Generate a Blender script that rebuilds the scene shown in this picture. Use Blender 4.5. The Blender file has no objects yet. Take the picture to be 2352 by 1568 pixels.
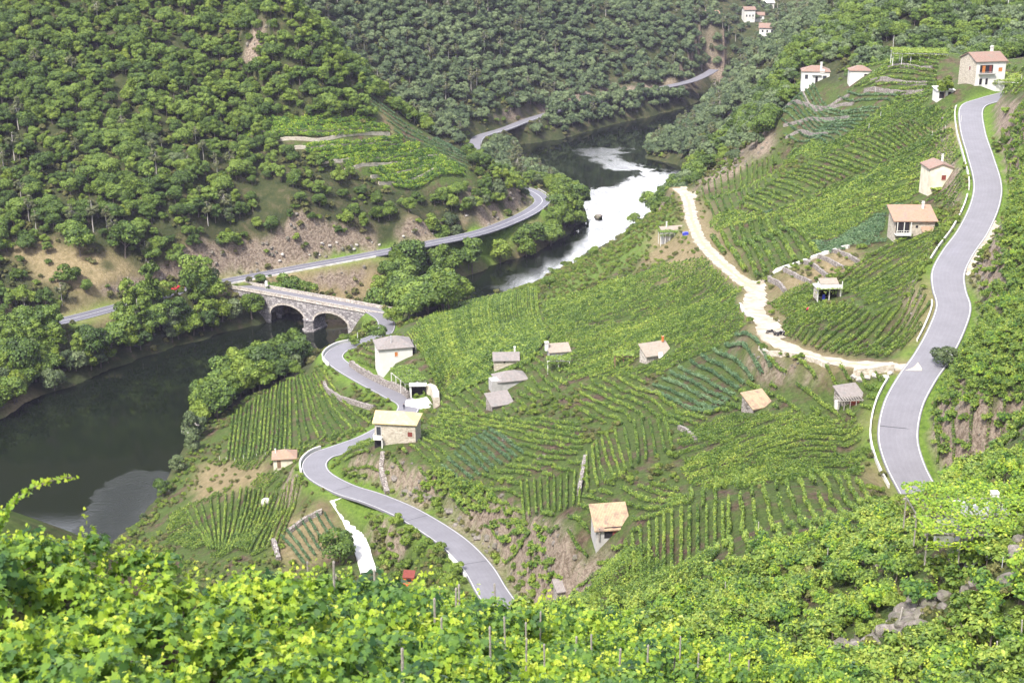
import bpy, math, random
import numpy as np
from mathutils import Vector

random.seed(7)
rng = np.random.default_rng(11)
sc = bpy.context.scene
col = sc.collection

# ------------------------------------------------------------------ camera
CAM_H = 150.0
PITCH = math.radians(19.41)
FPX, CX, CY = 3266.0, 1176.0, 784.0          # picture grid 2352 x 1568
cam_d = bpy.data.cameras.new('camera')
cam_d.lens = 50.0
cam_d.sensor_width = 36.0
cam_d.clip_start = 0.5
cam_d.clip_end = 6000.0
cam_d.dof.use_dof = True
cam_d.dof.focus_distance = 260.0
cam_d.dof.aperture_fstop = 1.8
cam = bpy.data.objects.new('camera', cam_d)
cam.location = (0, 0, CAM_H)
cam.rotation_euler = (math.pi / 2 - PITCH, 0, 0)
col.objects.link(cam)
sc.camera = cam

# ------------------------------------------------------------------ light
SUN_EL, SUN_AZ = math.radians(54), math.radians(212)     # azimuth the light comes from, clockwise from +Y
world = bpy.data.worlds.new('World')
sc.world = world
world.use_nodes = True
nt = world.node_tree
bg = nt.nodes['Background']
sky = nt.nodes.new('ShaderNodeTexSky')
sky.sky_type = 'NISHITA'
sky.sun_disc = False
sky.sun_elevation = SUN_EL
sky.sun_rotation = SUN_AZ
sky.dust_density = 4.0
sky.air_density = 1.0
sky.ozone_density = 1.6
tcw = nt.nodes.new('ShaderNodeTexCoord'); mpw = nt.nodes.new('ShaderNodeMapping'); mpw.inputs['Scale'].default_value = (1, 1, 2.6)
ncl = nt.nodes.new('ShaderNodeTexNoise'); ncl.inputs['Scale'].default_value = 2.2; ncl.inputs['Detail'].default_value = 8; ncl.inputs['Roughness'].default_value = 0.6
rcl = nt.nodes.new('ShaderNodeValToRGB'); rcl.color_ramp.elements[0].position = 0.36; rcl.color_ramp.elements[1].position = 0.56
mcl = nt.nodes.new('ShaderNodeMix'); mcl.data_type = 'RGBA'; mcl.inputs[7].default_value = (4.3, 4.35, 5.2, 1)
nt.links.new(tcw.outputs['Generated'], mpw.inputs[0]); nt.links.new(mpw.outputs[0], ncl.inputs['Vector']); nt.links.new(ncl.outputs[0], rcl.inputs[0])
nt.links.new(rcl.outputs[0], mcl.inputs[0]); nt.links.new(sky.outputs[0], mcl.inputs[6]); 
def bright_lobe(src, az, el, power, amount):       # bright lobe added to the sky so the river mirrors white
    d = (math.sin(math.radians(az)) * math.cos(math.radians(el)), math.cos(math.radians(az)) * math.cos(math.radians(el)), math.sin(math.radians(el)))
    dp = nt.nodes.new('ShaderNodeVectorMath'); dp.operation = 'DOT_PRODUCT'; dp.inputs[1].default_value = d; nt.links.new(tcw.outputs['Generated'], dp.inputs[0])
    mx = nt.nodes.new('ShaderNodeMath'); mx.operation = 'MAXIMUM'; mx.inputs[1].default_value = 0.0; nt.links.new(dp.outputs['Value'], mx.inputs[0])
    pw = nt.nodes.new('ShaderNodeMath'); pw.operation = 'POWER'; pw.inputs[1].default_value = power; nt.links.new(mx.outputs[0], pw.inputs[0])
    ad = nt.nodes.new('ShaderNodeMix'); ad.data_type = 'RGBA'; ad.blend_type = 'ADD'; ad.inputs[7].default_value = (amount, amount, amount * 1.03, 1)
    nt.links.new(pw.outputs[0], ad.inputs[0]); nt.links.new(src, ad.inputs[6]); return ad.outputs[2]
nt.links.new(bright_lobe(bright_lobe(mcl.outputs[2], 4, 17, 50, 42.0), -15, 30, 90, 9.0), bg.inputs[0])
bg.inputs[1].default_value = 0.13
sun_d = bpy.data.lights.new('sun', 'SUN')
sun_d.energy = 3.2
sun_d.angle = math.radians(10)
sun_d.color = (1.0, 0.95, 0.86)
sun = bpy.data.objects.new('sun', sun_d)
sun.rotation_euler = (math.pi / 2 - SUN_EL, 0, -SUN_AZ + math.pi)
# direction check: the lamp shines along its -Z
sx, sy, sz = math.sin(SUN_AZ) * math.cos(SUN_EL), math.cos(SUN_AZ) * math.cos(SUN_EL), math.sin(SUN_EL)
sun.rotation_euler = Vector((sx, sy, sz)).to_track_quat('Z', 'Y').to_euler()
col.objects.link(sun)
sc.view_settings.view_transform = 'Standard'
sc.view_settings.look = 'None'
sc.view_settings.exposure = 1.34
sc.view_settings.gamma = 1.0
sc.cycles.max_bounces = 5
sc.cycles.diffuse_bounces = 3
sc.cycles.transparent_max_bounces = 4
sc.cycles.volume_bounces = 0

# ------------------------------------------------------------------ helpers
def tag(o, label=None, cat=None, group=None, kind=None):
    if label: o['label'] = label
    if cat: o['category'] = cat
    if group: o['group'] = group
    if kind: o['kind'] = kind
    return o

cp, sp = math.cos(PITCH), math.sin(PITCH)
def ray(u, v):
    a, b = (u - CX) / FPX, (v - CY) / FPX
    return np.array([a, cp - b * sp, -sp - b * cp])
def Pz(u, v, z):                                # the point of height z seen at (u, v)
    d = ray(u, v)
    t = (z - CAM_H) / d[2]
    return np.array([0, 0, CAM_H]) + d * t
def W(u, D, z):                                 # the point at azimuth u, distance D along the ground, height z
    a = (u - CX) / FPX / cp
    x = a * D * (1 + 0.0)
    return np.array([x, D, z])
def PD(u, v, D):                                # the point at (u, v) with ground distance D
    d = ray(u, v)
    return np.array([0, 0, CAM_H]) + d * (D / d[1])

class MB:
    """collects vertices and faces of one mesh"""
    def __init__(s): s.v = []; s.f = []; s.m = []
    def add(s, vs, fs, mi=0):
        n = len(s.v); s.v += [tuple(map(float, p)) for p in vs]
        s.f += [tuple(i + n for i in f) for f in fs]; s.m += [mi] * len(fs)
    def box(s, c, size, rz=0.0, taper=1.0, mi=0):
        cx, cy, cz = c; hx, hy, hz = size[0] / 2, size[1] / 2, size[2] / 2
        ca, sa = math.cos(rz), math.sin(rz); vs = []
        for k, (i, j) in [(k, ij) for k in (-1, 1) for ij in ((-1, -1), (1, -1), (1, 1), (-1, 1))]:
            t = taper if k > 0 else 1.0
            x, y = i * hx * t, j * hy * t
            vs.append((cx + x * ca - y * sa, cy + x * sa + y * ca, cz + k * hz))
        s.add(vs, [(3, 2, 1, 0), (4, 5, 6, 7), (0, 1, 5, 4), (1, 2, 6, 5), (2, 3, 7, 6), (3, 0, 4, 7)], mi)
    def tube(s, p0, p1, r0, r1=None, n=7, cap=True, mi=0):
        r1 = r0 if r1 is None else r1
        p0, p1 = Vector(p0), Vector(p1); d = (p1 - p0)
        if d.length < 1e-6: return
        q = d.to_track_quat('Z', 'Y'); vs = []
        for p, r in ((p0, r0), (p1, r1)):
            for i in range(n):
                a = 2 * math.pi * i / n
                vs.append(p + q @ Vector((r * math.cos(a), r * math.sin(a), 0)))
        fs = [(i, (i + 1) % n, n + (i + 1) % n, n + i) for i in range(n)]
        if cap: fs += [tuple(range(n - 1, -1, -1)), tuple(range(n, 2 * n))]
        s.add(vs, fs, mi)
    def prism(s, pts, z0, z1, mi=0):           # vertical prism over a polygon of (x, y)
        n = len(pts)
        s.add([(x, y, z0) for x, y in pts] + [(x, y, z1) for x, y in pts],
              [tuple(range(n - 1, -1, -1)), tuple(range(n, 2 * n))] + [(i, (i + 1) % n, n + (i + 1) % n, n + i) for i in range(n)], mi)
    def build(s, name, mats, parent=None, smooth=False):
        me = bpy.data.meshes.new(name)
        me.from_pydata(s.v, [], s.f)
        mats = mats if isinstance(mats, (list, tuple)) else [mats]
        for m in mats: me.materials.append(m)
        if len(mats) > 1: me.polygons.foreach_set('material_index', s.m)
        if smooth: me.polygons.foreach_set('use_smooth', [True] * len(s.f))
        me.update()
        o = bpy.data.objects.new(name, me)
        col.objects.link(o)
        if parent: o.parent = parent
        return o

def empty(name, loc, rz=0.0):
    o = bpy.data.objects.new(name, None)
    o.empty_display_size = 0.5
    o.location = loc; o.rotation_euler = (0, 0, rz)
    col.objects.link(o)
    return o

def np_mesh(name, verts, loops, k, mats, attrs=None, smooth=False):
    """mesh of many k-sided faces, from arrays"""
    me = bpy.data.meshes.new(name)
    nf = len(loops) // k
    me.vertices.add(len(verts)); me.vertices.foreach_set('co', np.ascontiguousarray(verts, dtype=np.float32).ravel())
    me.loops.add(len(loops)); me.loops.foreach_set('vertex_index', np.ascontiguousarray(loops, dtype=np.int32))
    me.polygons.add(nf); me.polygons.foreach_set('loop_start', np.arange(0, nf * k, k, dtype=np.int32))
    if smooth: me.polygons.foreach_set('use_smooth', np.ones(nf, dtype=bool))
    for m in (mats if isinstance(mats, (list, tuple)) else [mats]): me.materials.append(m)
    me.update(calc_edges=True)
    for nm, (dom, arr) in (attrs or {}).items():
        a = me.attributes.new(nm, 'FLOAT', dom)
        a.data.foreach_set('value', np.ascontiguousarray(arr, dtype=np.float32))
    return me

def smoothstep(x): x = np.clip(x, 0, 1); return x * x * (3 - 2 * x)
def vnoise(x, y, s, seed=0):                    # cheap smooth value noise
    x = x / s + 1000.0; y = y / s + 1000.0
    xi = np.floor(x).astype(np.int64); yi = np.floor(y).astype(np.int64)
    fx, fy = smoothstep(x - xi), smoothstep(y - yi)
    def h(i, j):
        n = (i * 374761393 + j * 668265263 + seed * 974634777) & 0x7fffffff
        n = ((n ^ (n >> 13)) * 1274126177) & 0x7fffffff
        return ((n ^ (n >> 16)) & 0xffff) / 65535.0
    a, b, c, d = h(xi, yi), h(xi + 1, yi), h(xi, yi + 1), h(xi + 1, yi + 1)
    return (a * (1 - fx) + b * fx) * (1 - fy) + (c * (1 - fx) + d * fx) * fy
def catmull(pts, step=2.0):                     # smooth polyline through 3D points
    P = np.array(pts, float)
    P = np.vstack([2 * P[0] - P[1], P, 2 * P[-1] - P[-2]])
    out = []
    for i in range(1, len(P) - 2):
        n = max(2, int(np.linalg.norm(P[i + 1] - P[i]) / step))
        t = np.linspace(0, 1, n, endpoint=False)[:, None]
        a, b, c, d = P[i - 1], P[i], P[i + 1], P[i + 2]
        out.append(0.5 * (2 * b + (c - a) * t + (2 * a - 5 * b + 4 * c - d) * t ** 2 + (-a + 3 * b - 3 * c + d) * t ** 3))
    out.append(P[-2][None]); return np.vstack(out)
def resample(P, step):
    L = np.r_[0, np.cumsum(np.linalg.norm(np.diff(P, axis=0), axis=1))]
    n = max(2, int(L[-1] / step) + 1); t = np.linspace(0, L[-1], n)
    return np.stack([np.interp(t, L, P[:, k]) for k in range(P.shape[1])], 1)
def at_t(pts, t):                               # point on a polyline at the fraction t
    P = np.array(pts, float)
    L = np.r_[0, np.cumsum(np.linalg.norm(np.diff(P, axis=0), axis=1))]
    return np.array([np.interp(t * L[-1], L, P[:, k]) for k in range(P.shape[1])])
def in_poly(x, y, poly):
    x = np.asarray(x, float); y = np.asarray(y, float)
    c = np.zeros(x.shape, bool); n = len(poly)
    for i in range(n):
        x0, y0 = poly[i][:2]; x1, y1 = poly[(i + 1) % n][:2]
        if y0 == y1: continue
        c ^= ((y0 > y) != (y1 > y)) & (x < (x1 - x0) * (y - y0) / (y1 - y0) + x0)
    return c

# ------------------------------------------------------------------ lie of the land
# roads, each as picture position and height of points on its centre line
road_right = [(2420,200,88.5),(2340,212,88.3),(2270,230,88),(2232,248,87.5),(2234,300,86),(2252,360,84.3),(2268,420,82.5),(2262,470,81),(2235,530,79.6),(2200,580,78.6),(2178,625,77.8),(2180,665,77),(2190,705,76.2),(2172,760,75),(2140,820,73.6),(2105,870,72.6),(2074,930,71),(2062,1000,69),(2076,1060,67.5),(2103,1115,66),(2135,1165,64.8),(2190,1220,63)]
road_low = [(1230,1480,42.5),(1180,1425,41),(1132,1360,39),(1095,1300,37.3),(1035,1240,35.8),(940,1180,33.8),(860,1145,32),(790,1122,30.5),(735,1092,29),(722,1066,28.2),(740,1045,27.6),(775,1033,27),(850,1005,26),(915,965,24.6),(938,930,23.4),(900,905,22.6),(840,873,21),(785,840,19.6),(766,818,18.8),(788,798,18),(830,787,17.2),(880,765,14.5),(885,735,11.8),(855,712,9.9)]
road_bank = [(-150,800,11),(0,762,11),(150,735,11),(265,706,10.8),(400,672,10.5),(510,648,10.4),(600,631,10.6),(700,612,11.3),(800,594,12),(900,575,12.8),(1000,556,13.2),(1080,539,12.8),(1140,521,12),(1205,493,11.5),(1240,470,11),(1244,456,11),(1225,441,11.5),(1195,430,12),(1150,405,13)]
road_far = [(1092,352,9),(1090,331,9),(1105,313,9),(1160,296,9.5),(1230,270,10),(1350,238,11),(1480,210,12),(1580,188,13),(1620,172,14),(1640,160,14.5)]
track = [(2112,838,73.3),(2080,842,72.9),(2000,838,72.4),(1920,830,71.4),(1850,812,69.8),(1800,793,68.4),(1765,772,67),(1757,745,65.2),(1737,715,63.5),(1728,690,62.2),(1735,668,61.2),(1705,645,60),(1650,597,56.5),(1610,553,53),(1590,505,49),(1583,470,46),(1572,445,43.5),(1555,432,42.8)]
R3 = {n: catmull([Pz(*p) for p in r], 1.5) for n, r in (('right', road_right), ('low', road_low), ('bank', road_bank), ('far', road_far), ('track', track), ('drive', [(772,1148,30.2),(800,1190,28.8),(825,1245,28.2),(846,1315,28)]), ('yard', [(930,930,23.4),(958,928,23.6),(988,922,23.9)]))}
HALF = {'right': 2.9, 'low': 2.6, 'bank': 3.2, 'far': 3.0, 'track': 1.7, 'drive': 1.35, 'yard': 3.3}
bridge_a, bridge_b = Pz(852, 711, 9.8), Pz(585, 663, 9.8)

ctrl = []
def C(*rows):
    for r in rows: ctrl.append(Pz(*r))
def CW(*rows):
    for r in rows: ctrl.append(W(*r))
# water's edge
C(*[(u, v, 0.4) for u, v in ((250,1250),(330,1185),(375,1112),(430,1000),(445,940),(520,890),(620,850),(740,808),(840,755),(985,702),(1060,692),(1130,680),(1220,655),
    (1330,600),(1420,550),(1490,505),(1550,470),(1605,430),(1600,400),(1545,375),(1480,362),(1485,335),(1540,300),(1600,262))])
C(*[(u, v, 0.4) for u, v in ((-150,1010),(0,962),(90,905),(180,880),(300,830),(430,788),(600,742),(700,722),(790,712),(880,692),(960,662),(1060,640),(1130,612),(1230,578),
    (1310,532),(1345,505),(1335,450),(1260,405),(1190,378),(1195,335),(1285,322),(1400,290),(1480,272),(1570,250))])
C(*[(u, v, -5) for u, v in ((100,1150),(200,1030),(360,960),(500,860),(680,790),(820,725),(930,690),(1040,650),(1180,612),(1310,555),(1400,490),(1450,430),(1350,370),(1420,330),(1540,280))])
# near bank, below the hairpin
C((640,890,9),(640,960,14),(640,1035,19),(800,950,20.5),(530,1050,9),(700,1040,24),(860,985,27),(560,1170,17),(480,1220,15),(640,1180,22),(700,1240,26),
  (800,1250,27),(900,1280,30),(1000,1350,34),(420,1230,10),(600,1280,24),(820,1180,29))
C((850,745,7),(950,748,20),(1100,700,20),(1220,660,20),(1330,605,22),(1420,560,25),(1500,510,32),(1545,470,38))
# houses' spur and the middle slope
C((900,842,25),(940,900,25.5),(880,1020,36),(930,1010,37),(790,1062,32.5),(835,1040,34.5),(985,940,27),(985,1000,36.5),(1100,745,30),(1150,850,39),(1040,860,31),(1300,720,38),(1420,650,40),(1450,740,47),(1600,620,49),(1600,700,53.5),(1700,780,62),
  (1500,860,54),(1350,900,48),(1200,950,43),(1060,960,36),(1100,1050,42),(990,1080,38.5),(900,1110,36),(1000,1175,39),(1080,1205,42),(1135,1262,46),(1180,1350,50),
  (1300,1100,51),(1300,1200,55),(1500,1000,57),(1600,1100,62.5),(1500,1200,63),(1700,1000,64),(1850,1000,68),(1850,1120,72),(1600,1300,71),(1400,1310,60),(1450,1385,64),(1980,1080,67.5),(1950,930,68.5),
  (1800,880,66),(1650,900,60),(2000,1130,70))
# right of the right road
C((2200,1000,75),(2340,1000,80.5),(2300,850,81.5),(2200,880,77.5),(2295,690,80),(2345,600,86.5),(2345,500,88.5),(2345,400,90.5),(2345,300,93),(2340,230,95),(2310,440,86.5))
# the far end of the near ridge
C((2240,188,90.5),(2345,185,94),(2100,130,91),(2000,155,85),(1920,172,79),(1860,198,76),(2150,215,87),(1750,420,52),(1650,450,46.5),(1900,450,65),(2050,400,75),(2100,500,73),(2150,300,82),(1900,340,70),
  (2050,260,80),(1700,560,55.5),(1850,560,65),(2000,600,70),(1900,700,67),(2050,760,71),(1950,800,70),(2100,690,74),(1800,250,62),(1700,320,42),(1620,370,30),(1600,430,42),(1640,410,44),(1780,340,60))
CW((2100,470,78),(2300,430,84),(2100,500,70),(2350,480,86),(1960,520,66),(1780,590,66),(1700,660,50),(1640,710,24),(1700,760,20),(2000,560,81),(2150,560,86),(2300,540,88),(2000,640,105),(2300,620,118),(1850,640,76),(1800,760,60),(1900,760,100),
  (1900,1000,140),(2300,900,190),(2600,700,170),(2600,400,125),(2600,300,118),(2700,150,112),(2650,80,116),(3200,300,150),(3200,800,220),(2900,1300,260))
# the left hill
for u, off in ((-200, 405), (0, 412), (150, 418), (300, 424), (450, 432), (600, 452)):
    for D in (8, 30, 60, 90, 120, 150):
        CW((u, off + D, 14 + 0.55 * D - (3 if D == 8 else 0)))
CW((600,640,110),(500,700,190),(250,700,198),(0,650,176),(0,900,200),(-600,500,70),(-600,800,190),(-600,320,0),(-400,300,-4),(-600,200,30),(400,900,205),(-200,1300,260))
C((600,560,19.5),(600,600,16),(800,530,23),(800,560,19),(1000,500,22),(1130,480,16),(1180,440,16),(1150,400,25),(1080,400,28),(1060,350,33),(960,400,31),(1000,410,29.5),(900,440,28),(750,440,32))
CW((880,535,48),(780,537,64),(700,545,84),(650,552,92),(1040,600,14),(950,610,24),(860,615,34),(780,640,50),(700,660,66),(700,480,30),(700,560,90))
C((700,655,7.5),(800,625,9),(950,610,10),(780,670,6.5),(700,690,3),(880,650,6),(1150,565,8),(1260,490,9),(1290,450,6),(60,820,8),(150,800,7),(330,745,7.5),(450,720,6),(0,720,15))
# the hill across the bend
for u, b in ((800, 640), (950, 672), (1100, 718), (1250, 787), (1400, 828), (1500, 852), (1600, 884)):
    zt = {800: 170, 950: 170, 1100: 150, 1250: 66, 1400: 53, 1500: 50, 1600: 48}[u]
    z0 = 22 if u <= 800 else 12
    k = 0.62
    for D in (0, 25, 50, 80):
        CW((u, b + D, min(z0 + k * D, zt)))
    CW((u, b + 230, zt))
CW((1680,900,36),(1650,960,8),(1760,960,4),(1640,1010,6),(1720,1050,24),(1640,1060,26),(1820,1040,26),(1760,1110,30),(1600,1150,60),(1700,1300,90),(1700,1500,170),(1200,1300,230),(900,1200,230),
  (1550,1000,50),(1300,1100,110),(2200,1300,240),(1100,1600,260),(2500,1700,300),(0,1700,300))
# the slope the camera stands on
for p in ((0,0,148.2),(-6,2,147.6),(6,2,147),(0,10,140.5),(-8,10,141),(6,10,139.5),(-10,22,134.7),(-12,30,135.1),(-16,33,134.5),(-24,26,136),(0,24,131.8),(-5,31,130.4),(2.3,32,127.2),(6,22,131.5),(15,20,128.5),(7.5,45,118.8),(20,40,115),(-6.4,40,126.6),(-3,50,120.0),(2.5,60,113.0),(12.5,70,105.6),
          (-3,78,100),(-4,120,70),(-6,160,50),(-20,60,108),(-30,120,66),(-42,180,38),(-17,44,121),(-60,60,105),(-80,140,50),(-90,220,12),(26,65,107.5),(40,60,113),(60,60,122),(0,-20,160),(60,-20,150),(-60,-20,156),(-60,20,140),(-120,40,110),(60,20,142),(-140,-20,140),
          (8,76,100.5),(16,100,91.5)):
    ctrl.append(np.array(p, float))
C((1500,1400,77),(1300,1400,68.5),(1700,1250,79))
ctrl += [PD(1700,1400,102), PD(2000,1350,98), PD(2300,1350,88), PD(2300,1215,92), PD(2200,1232,95), PD(2260,1240,90), PD(2000,1200,126), PD(2090,1172,133), PD(2230,1480,74), PD(1900,1440,88), PD(2180,1215,108), PD(1850,1280,120), PD(2345,1240,84), PD(2200,1130,155)]
for n in R3:
    q = resample(R3[n], 16.0)
    for p in q: ctrl.append(p.copy())
ctrl = np.array(ctrl)
# merge points that nearly coincide
keep = []
for p in ctrl[::-1]:
    if all((p[0] - q[0]) ** 2 + (p[1] - q[1]) ** 2 > 16 for q in keep): keep.append(p)
ctrl = np.array(keep)
S = 100.0
def phi(r2): return np.sqrt(r2 / S / S + 0.0036)
n = len(ctrl)
xy = ctrl[:, :2]
A = phi(((xy[:, None] - xy[None]) ** 2).sum(-1)) - np.eye(n) * 0.004
Pm = np.c_[np.ones(n), xy / S]
M = np.block([[A, Pm], [Pm.T, np.zeros((3, 3))]])
sol = np.linalg.solve(M, np.r_[ctrl[:, 2], np.zeros(3)])
def rbf(x, y):
    x = np.asarray(x, float); y = np.asarray(y, float); sh = x.shape
    x = x.ravel(); y = y.ravel(); out = np.empty(len(x))
    for i in range(0, len(x), 20000):
        xs, ys = x[i:i + 20000], y[i:i + 20000]
        r2 = (xs[:, None] - xy[:, 0]) ** 2 + (ys[:, None] - xy[:, 1]) ** 2
        out[i:i + 20000] = phi(r2) @ sol[:n] + sol[n] + sol[n + 1] * xs / S + sol[n + 2] * ys / S
    return out.reshape(sh)

# level pads that stay flat: (centre, half size, z)
PADS = []
def axis(stops):
    out = []
    for (a, b, st) in stops: out.append(np.arange(a, b, st))
    return np.concatenate(out + [[stops[-1][1]]])
gx = axis([(-900, -300, 20), (-300, -160, 4), (-160, 200, 1.5), (200, 420, 5), (420, 1000, 25)])
gy = axis([(-60, 0, 4), (0, 560, 1.5), (560, 900, 3), (900, 1300, 8), (1300, 2600, 40)])
GX, GY = np.meshgrid(gx, gy)
GZ = rbf(GX, GY)
nearcam = smoothstep((np.hypot(GX, GY) - 8) / 40)
rough = (vnoise(GX, GY, 9, 1) - 0.5) * 1.3 + (vnoise(GX, GY, 4.2, 2) - 0.5) * 0.7 + (vnoise(GX, GY, 27, 3) - 0.5) * 2.0
GZ = GZ + rough * 0.55 * nearcam * smoothstep((GZ + 1.0) / 6.0)
RD = {}                                          # distance of every grid vertex to each road
def road_dist(P, x, y):
    """distance and height of the nearest point of polyline P"""
    x = x.ravel(); y = y.ravel()
    best = np.full(len(x), 1e9); zz = np.zeros(len(x))
    lo = P[:, :2].min(0) - 14; hi = P[:, :2].max(0) + 14
    idx = np.where((x > lo[0]) & (x < hi[0]) & (y > lo[1]) & (y < hi[1]))[0]
    for i0 in range(0, len(idx), 8000):
        ii = idx[i0:i0 + 8000]
        d = (x[ii][:, None] - P[:, 0]) ** 2 + (y[ii][:, None] - P[:, 1]) ** 2
        k = d.argmin(1)
        a = P[k]; b = P[np.minimum(k + 1, len(P) - 1)]; c = P[np.maximum(k - 1, 0)]
        for e in (b, c):
            ab = e[:, :2] - a[:, :2]; L2 = (ab ** 2).sum(1) + 1e-9
            t = np.clip(((x[ii] - a[:, 0]) * ab[:, 0] + (y[ii] - a[:, 1]) * ab[:, 1]) / L2, 0, 1)
            q = a + (e - a) * t[:, None]
            dd = np.hypot(x[ii] - q[:, 0], y[ii] - q[:, 1])
            m = dd < best[ii]
            best[ii[m]] = dd[m]; zz[ii[m]] = q[m, 2]
    return best, zz
wsum = np.zeros(GX.size); zsum = np.zeros(GX.size); wmax = np.zeros(GX.size)
for nme, P in R3.items():
    d, zr = road_dist(P, GX, GY)
    RD[nme] = d.reshape(GX.shape)
    edge = HALF[nme] + 0.9
    w = 1 - smoothstep((d - edge) / 4.0)
    k = w ** 3 + 1e-12 * 0
    wsum += k; zsum += k * (zr - 0.16); wmax = np.maximum(wmax, w)
flat = np.where(wsum > 0, zsum / np.maximum(wsum, 1e-9), 0).reshape(GX.shape)
wmax = wmax.reshape(GX.shape)
GZ = GZ * (1 - wmax) + flat * wmax
# the river bed
RIVER = [Pz(u, v, 0)[:2] for u, v in ((-700,1700),(0,1420),(250,1255),(330,1188),(375,1115),(430,1003),(447,942),(520,893),(620,852),(740,812),(840,757),(985,704),(1060,694),(1130,682),(1220,657),
    (1330,600),(1420,552),(1490,507),(1550,472),(1605,432),(1600,400),(1547,377),(1482,364),(1487,337),(1540,302),(1600,264),(1650,232),(1720,200),
    (1650,205),(1570,248),(1480,270),(1400,288),(1285,320),(1193,333),(1188,376),(1260,403),(1335,448),(1347,505),(1312,532),(1232,578),(1132,611),(1060,638),(960,660),(880,690),(790,711),(700,722),(600,742),(430,788),(300,830),(180,880),(90,905),(0,962),(-150,1010),(-700,1150))]
def poly_dist(x, y, poly):
    best = np.full(x.shape, 1e9)
    for i in range(len(poly)):
        a, b = poly[i], poly[(i + 1) % len(poly)]
        ab = b - a; L2 = (ab ** 2).sum() + 1e-9
        t = np.clip(((x - a[0]) * ab[0] + (y - a[1]) * ab[1]) / L2, 0, 1)
        best = np.minimum(best, np.hypot(x - a[0] - t * ab[0], y - a[1] - t * ab[1]))
    return best
wob = (vnoise(GX, GY, 7, 5) - 0.5) * 3.0
rd = poly_dist(GX, GY, RIVER); inside = in_poly(GX, GY, RIVER)
RD['river'] = np.where(inside, -rd, rd)
sd = RD['river'] + wob
bank = 0.25 + np.clip(sd, 0, 40) * 0.16
GZ = np.where(sd < 0, -np.minimum(-sd * 0.35, 5) - 0.15, np.where(sd < 40, np.maximum(GZ, bank), GZ))
hi = bank + sd * 1.1 + 0.6
GZ = np.where((sd > 0) & (sd < 12), np.minimum(GZ, hi), GZ)
# the bridge crosses open water: clear the ground below it
ab = bridge_b - bridge_a; Lb = np.hypot(ab[0], ab[1])
tb = ((GX - bridge_a[0]) * ab[0] + (GY - bridge_a[1]) * ab[1]) / Lb
db = np.abs((GX - bridge_a[0]) * -ab[1] + (GY - bridge_a[1]) * ab[0]) / Lb
m = (tb > 4) & (tb < Lb - 6) & (db < 9)
GZ[m] = np.minimum(GZ[m], -3 + 14 * np.abs(tb[m] / Lb - 0.5) ** 3 * 8 * 0.6)

def ground(x, y):
    """height of the land (bilinear on the terrain grid)"""
    x = np.atleast_1d(np.asarray(x, float)); y = np.atleast_1d(np.asarray(y, float))
    i = np.clip(np.searchsorted(gx, x) - 1, 0, len(gx) - 2); j = np.clip(np.searchsorted(gy, y) - 1, 0, len(gy) - 2)
    fx = np.clip((x - gx[i]) / (gx[i + 1] - gx[i]), 0, 1); fy = np.clip((y - gy[j]) / (gy[j + 1] - gy[j]), 0, 1)
    return (GZ[j, i] * (1 - fx) + GZ[j, i + 1] * fx) * (1 - fy) + (GZ[j + 1, i] * (1 - fx) + GZ[j + 1, i + 1] * fx) * fy
def gz(x, y): return float(ground(x, y)[0])
def cast_many(uv, t0=12.0, tmax=1700.0):
    """where sight lines through picture points meet the land"""
    uv = np.atleast_2d(np.asarray(uv, float))
    a = (uv[:, 0] - CX) / FPX; b = (uv[:, 1] - CY) / FPX
    d = np.stack([a, cp - b * sp, -sp - b * cp], 1)
    t = np.full(len(uv), float(t0)); done = np.zeros(len(uv), bool); prev = t.copy()
    while True:
        act = ~done & (t < tmax)
        if not act.any(): break
        p = d[act] * t[act][:, None]; z = CAM_H + p[:, 2]
        below = z < np.maximum(ground(p[:, 0], p[:, 1]), -0.02)
        ia = np.where(act)[0]
        done[ia[below]] = True
        go = ia[~below]; prev[go] = t[go]; t[go] += np.clip(0.004 * t[go], 0.25, 4)
    lo, hi = prev.copy(), t.copy()
    for _ in range(12):
        mid = (lo + hi) / 2; p = d * mid[:, None]
        bl = CAM_H + p[:, 2] < np.maximum(ground(p[:, 0], p[:, 1]), -0.02)
        hi = np.where(bl, mid, hi); lo = np.where(bl, lo, mid)
    p = d * hi[:, None]; p[:, 2] += CAM_H
    return p, done
def cast(u, v): return cast_many([(u, v)])[0][0]
def project(p):
    p = np.atleast_2d(np.asarray(p, float)); q = p - np.array([0, 0, CAM_H])
    f = q[:, 1] * cp - q[:, 2] * sp; up = q[:, 1] * sp + q[:, 2] * cp
    return np.stack([CX + FPX * q[:, 0] / f, CY - FPX * up / f, f], 1)

# ------------------------------------------------------------------ materials
def nodes_mat(name):
    m = bpy.data.materials.new(name); m.use_nodes = True
    t = m.node_tree
    return m, t, t.nodes['Principled BSDF'], (lambda ty, **k: _nd(t, ty, k)), t.links.new
def _nd(t, ty, k):
    n_ = t.nodes.new(ty)
    for a_, v_ in k.items():
        if a_ == 'i':
            for kk, vv in v_.items(): n_.inputs[kk].default_value = vv
        else: setattr(n_, a_, v_)
    return n_
def ramp(N, stops):
    r = N('ShaderNodeValToRGB'); e = r.color_ramp.elements
    while len(e) > 1: e.remove(e[-1])
    e[0].position, e[0].color = stops[0][0], (*stops[0][1], 1)
    for p, c in stops[1:]:
        x = e.new(p); x.color = (*c, 1)
    return r
def mixc(N, L, fac, a, b, mode='MIX'):
    m = N('ShaderNodeMix', data_type='RGBA', blend_type=mode)
    for i, s in ((0, fac), (6, a), (7, b)):
        if hasattr(s, 'is_output'): L(s, m.inputs[i])
        elif i == 0: m.inputs[0].default_value = s
        else: m.inputs[i].default_value = (*s, 1)
    return m.outputs[2]
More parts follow.
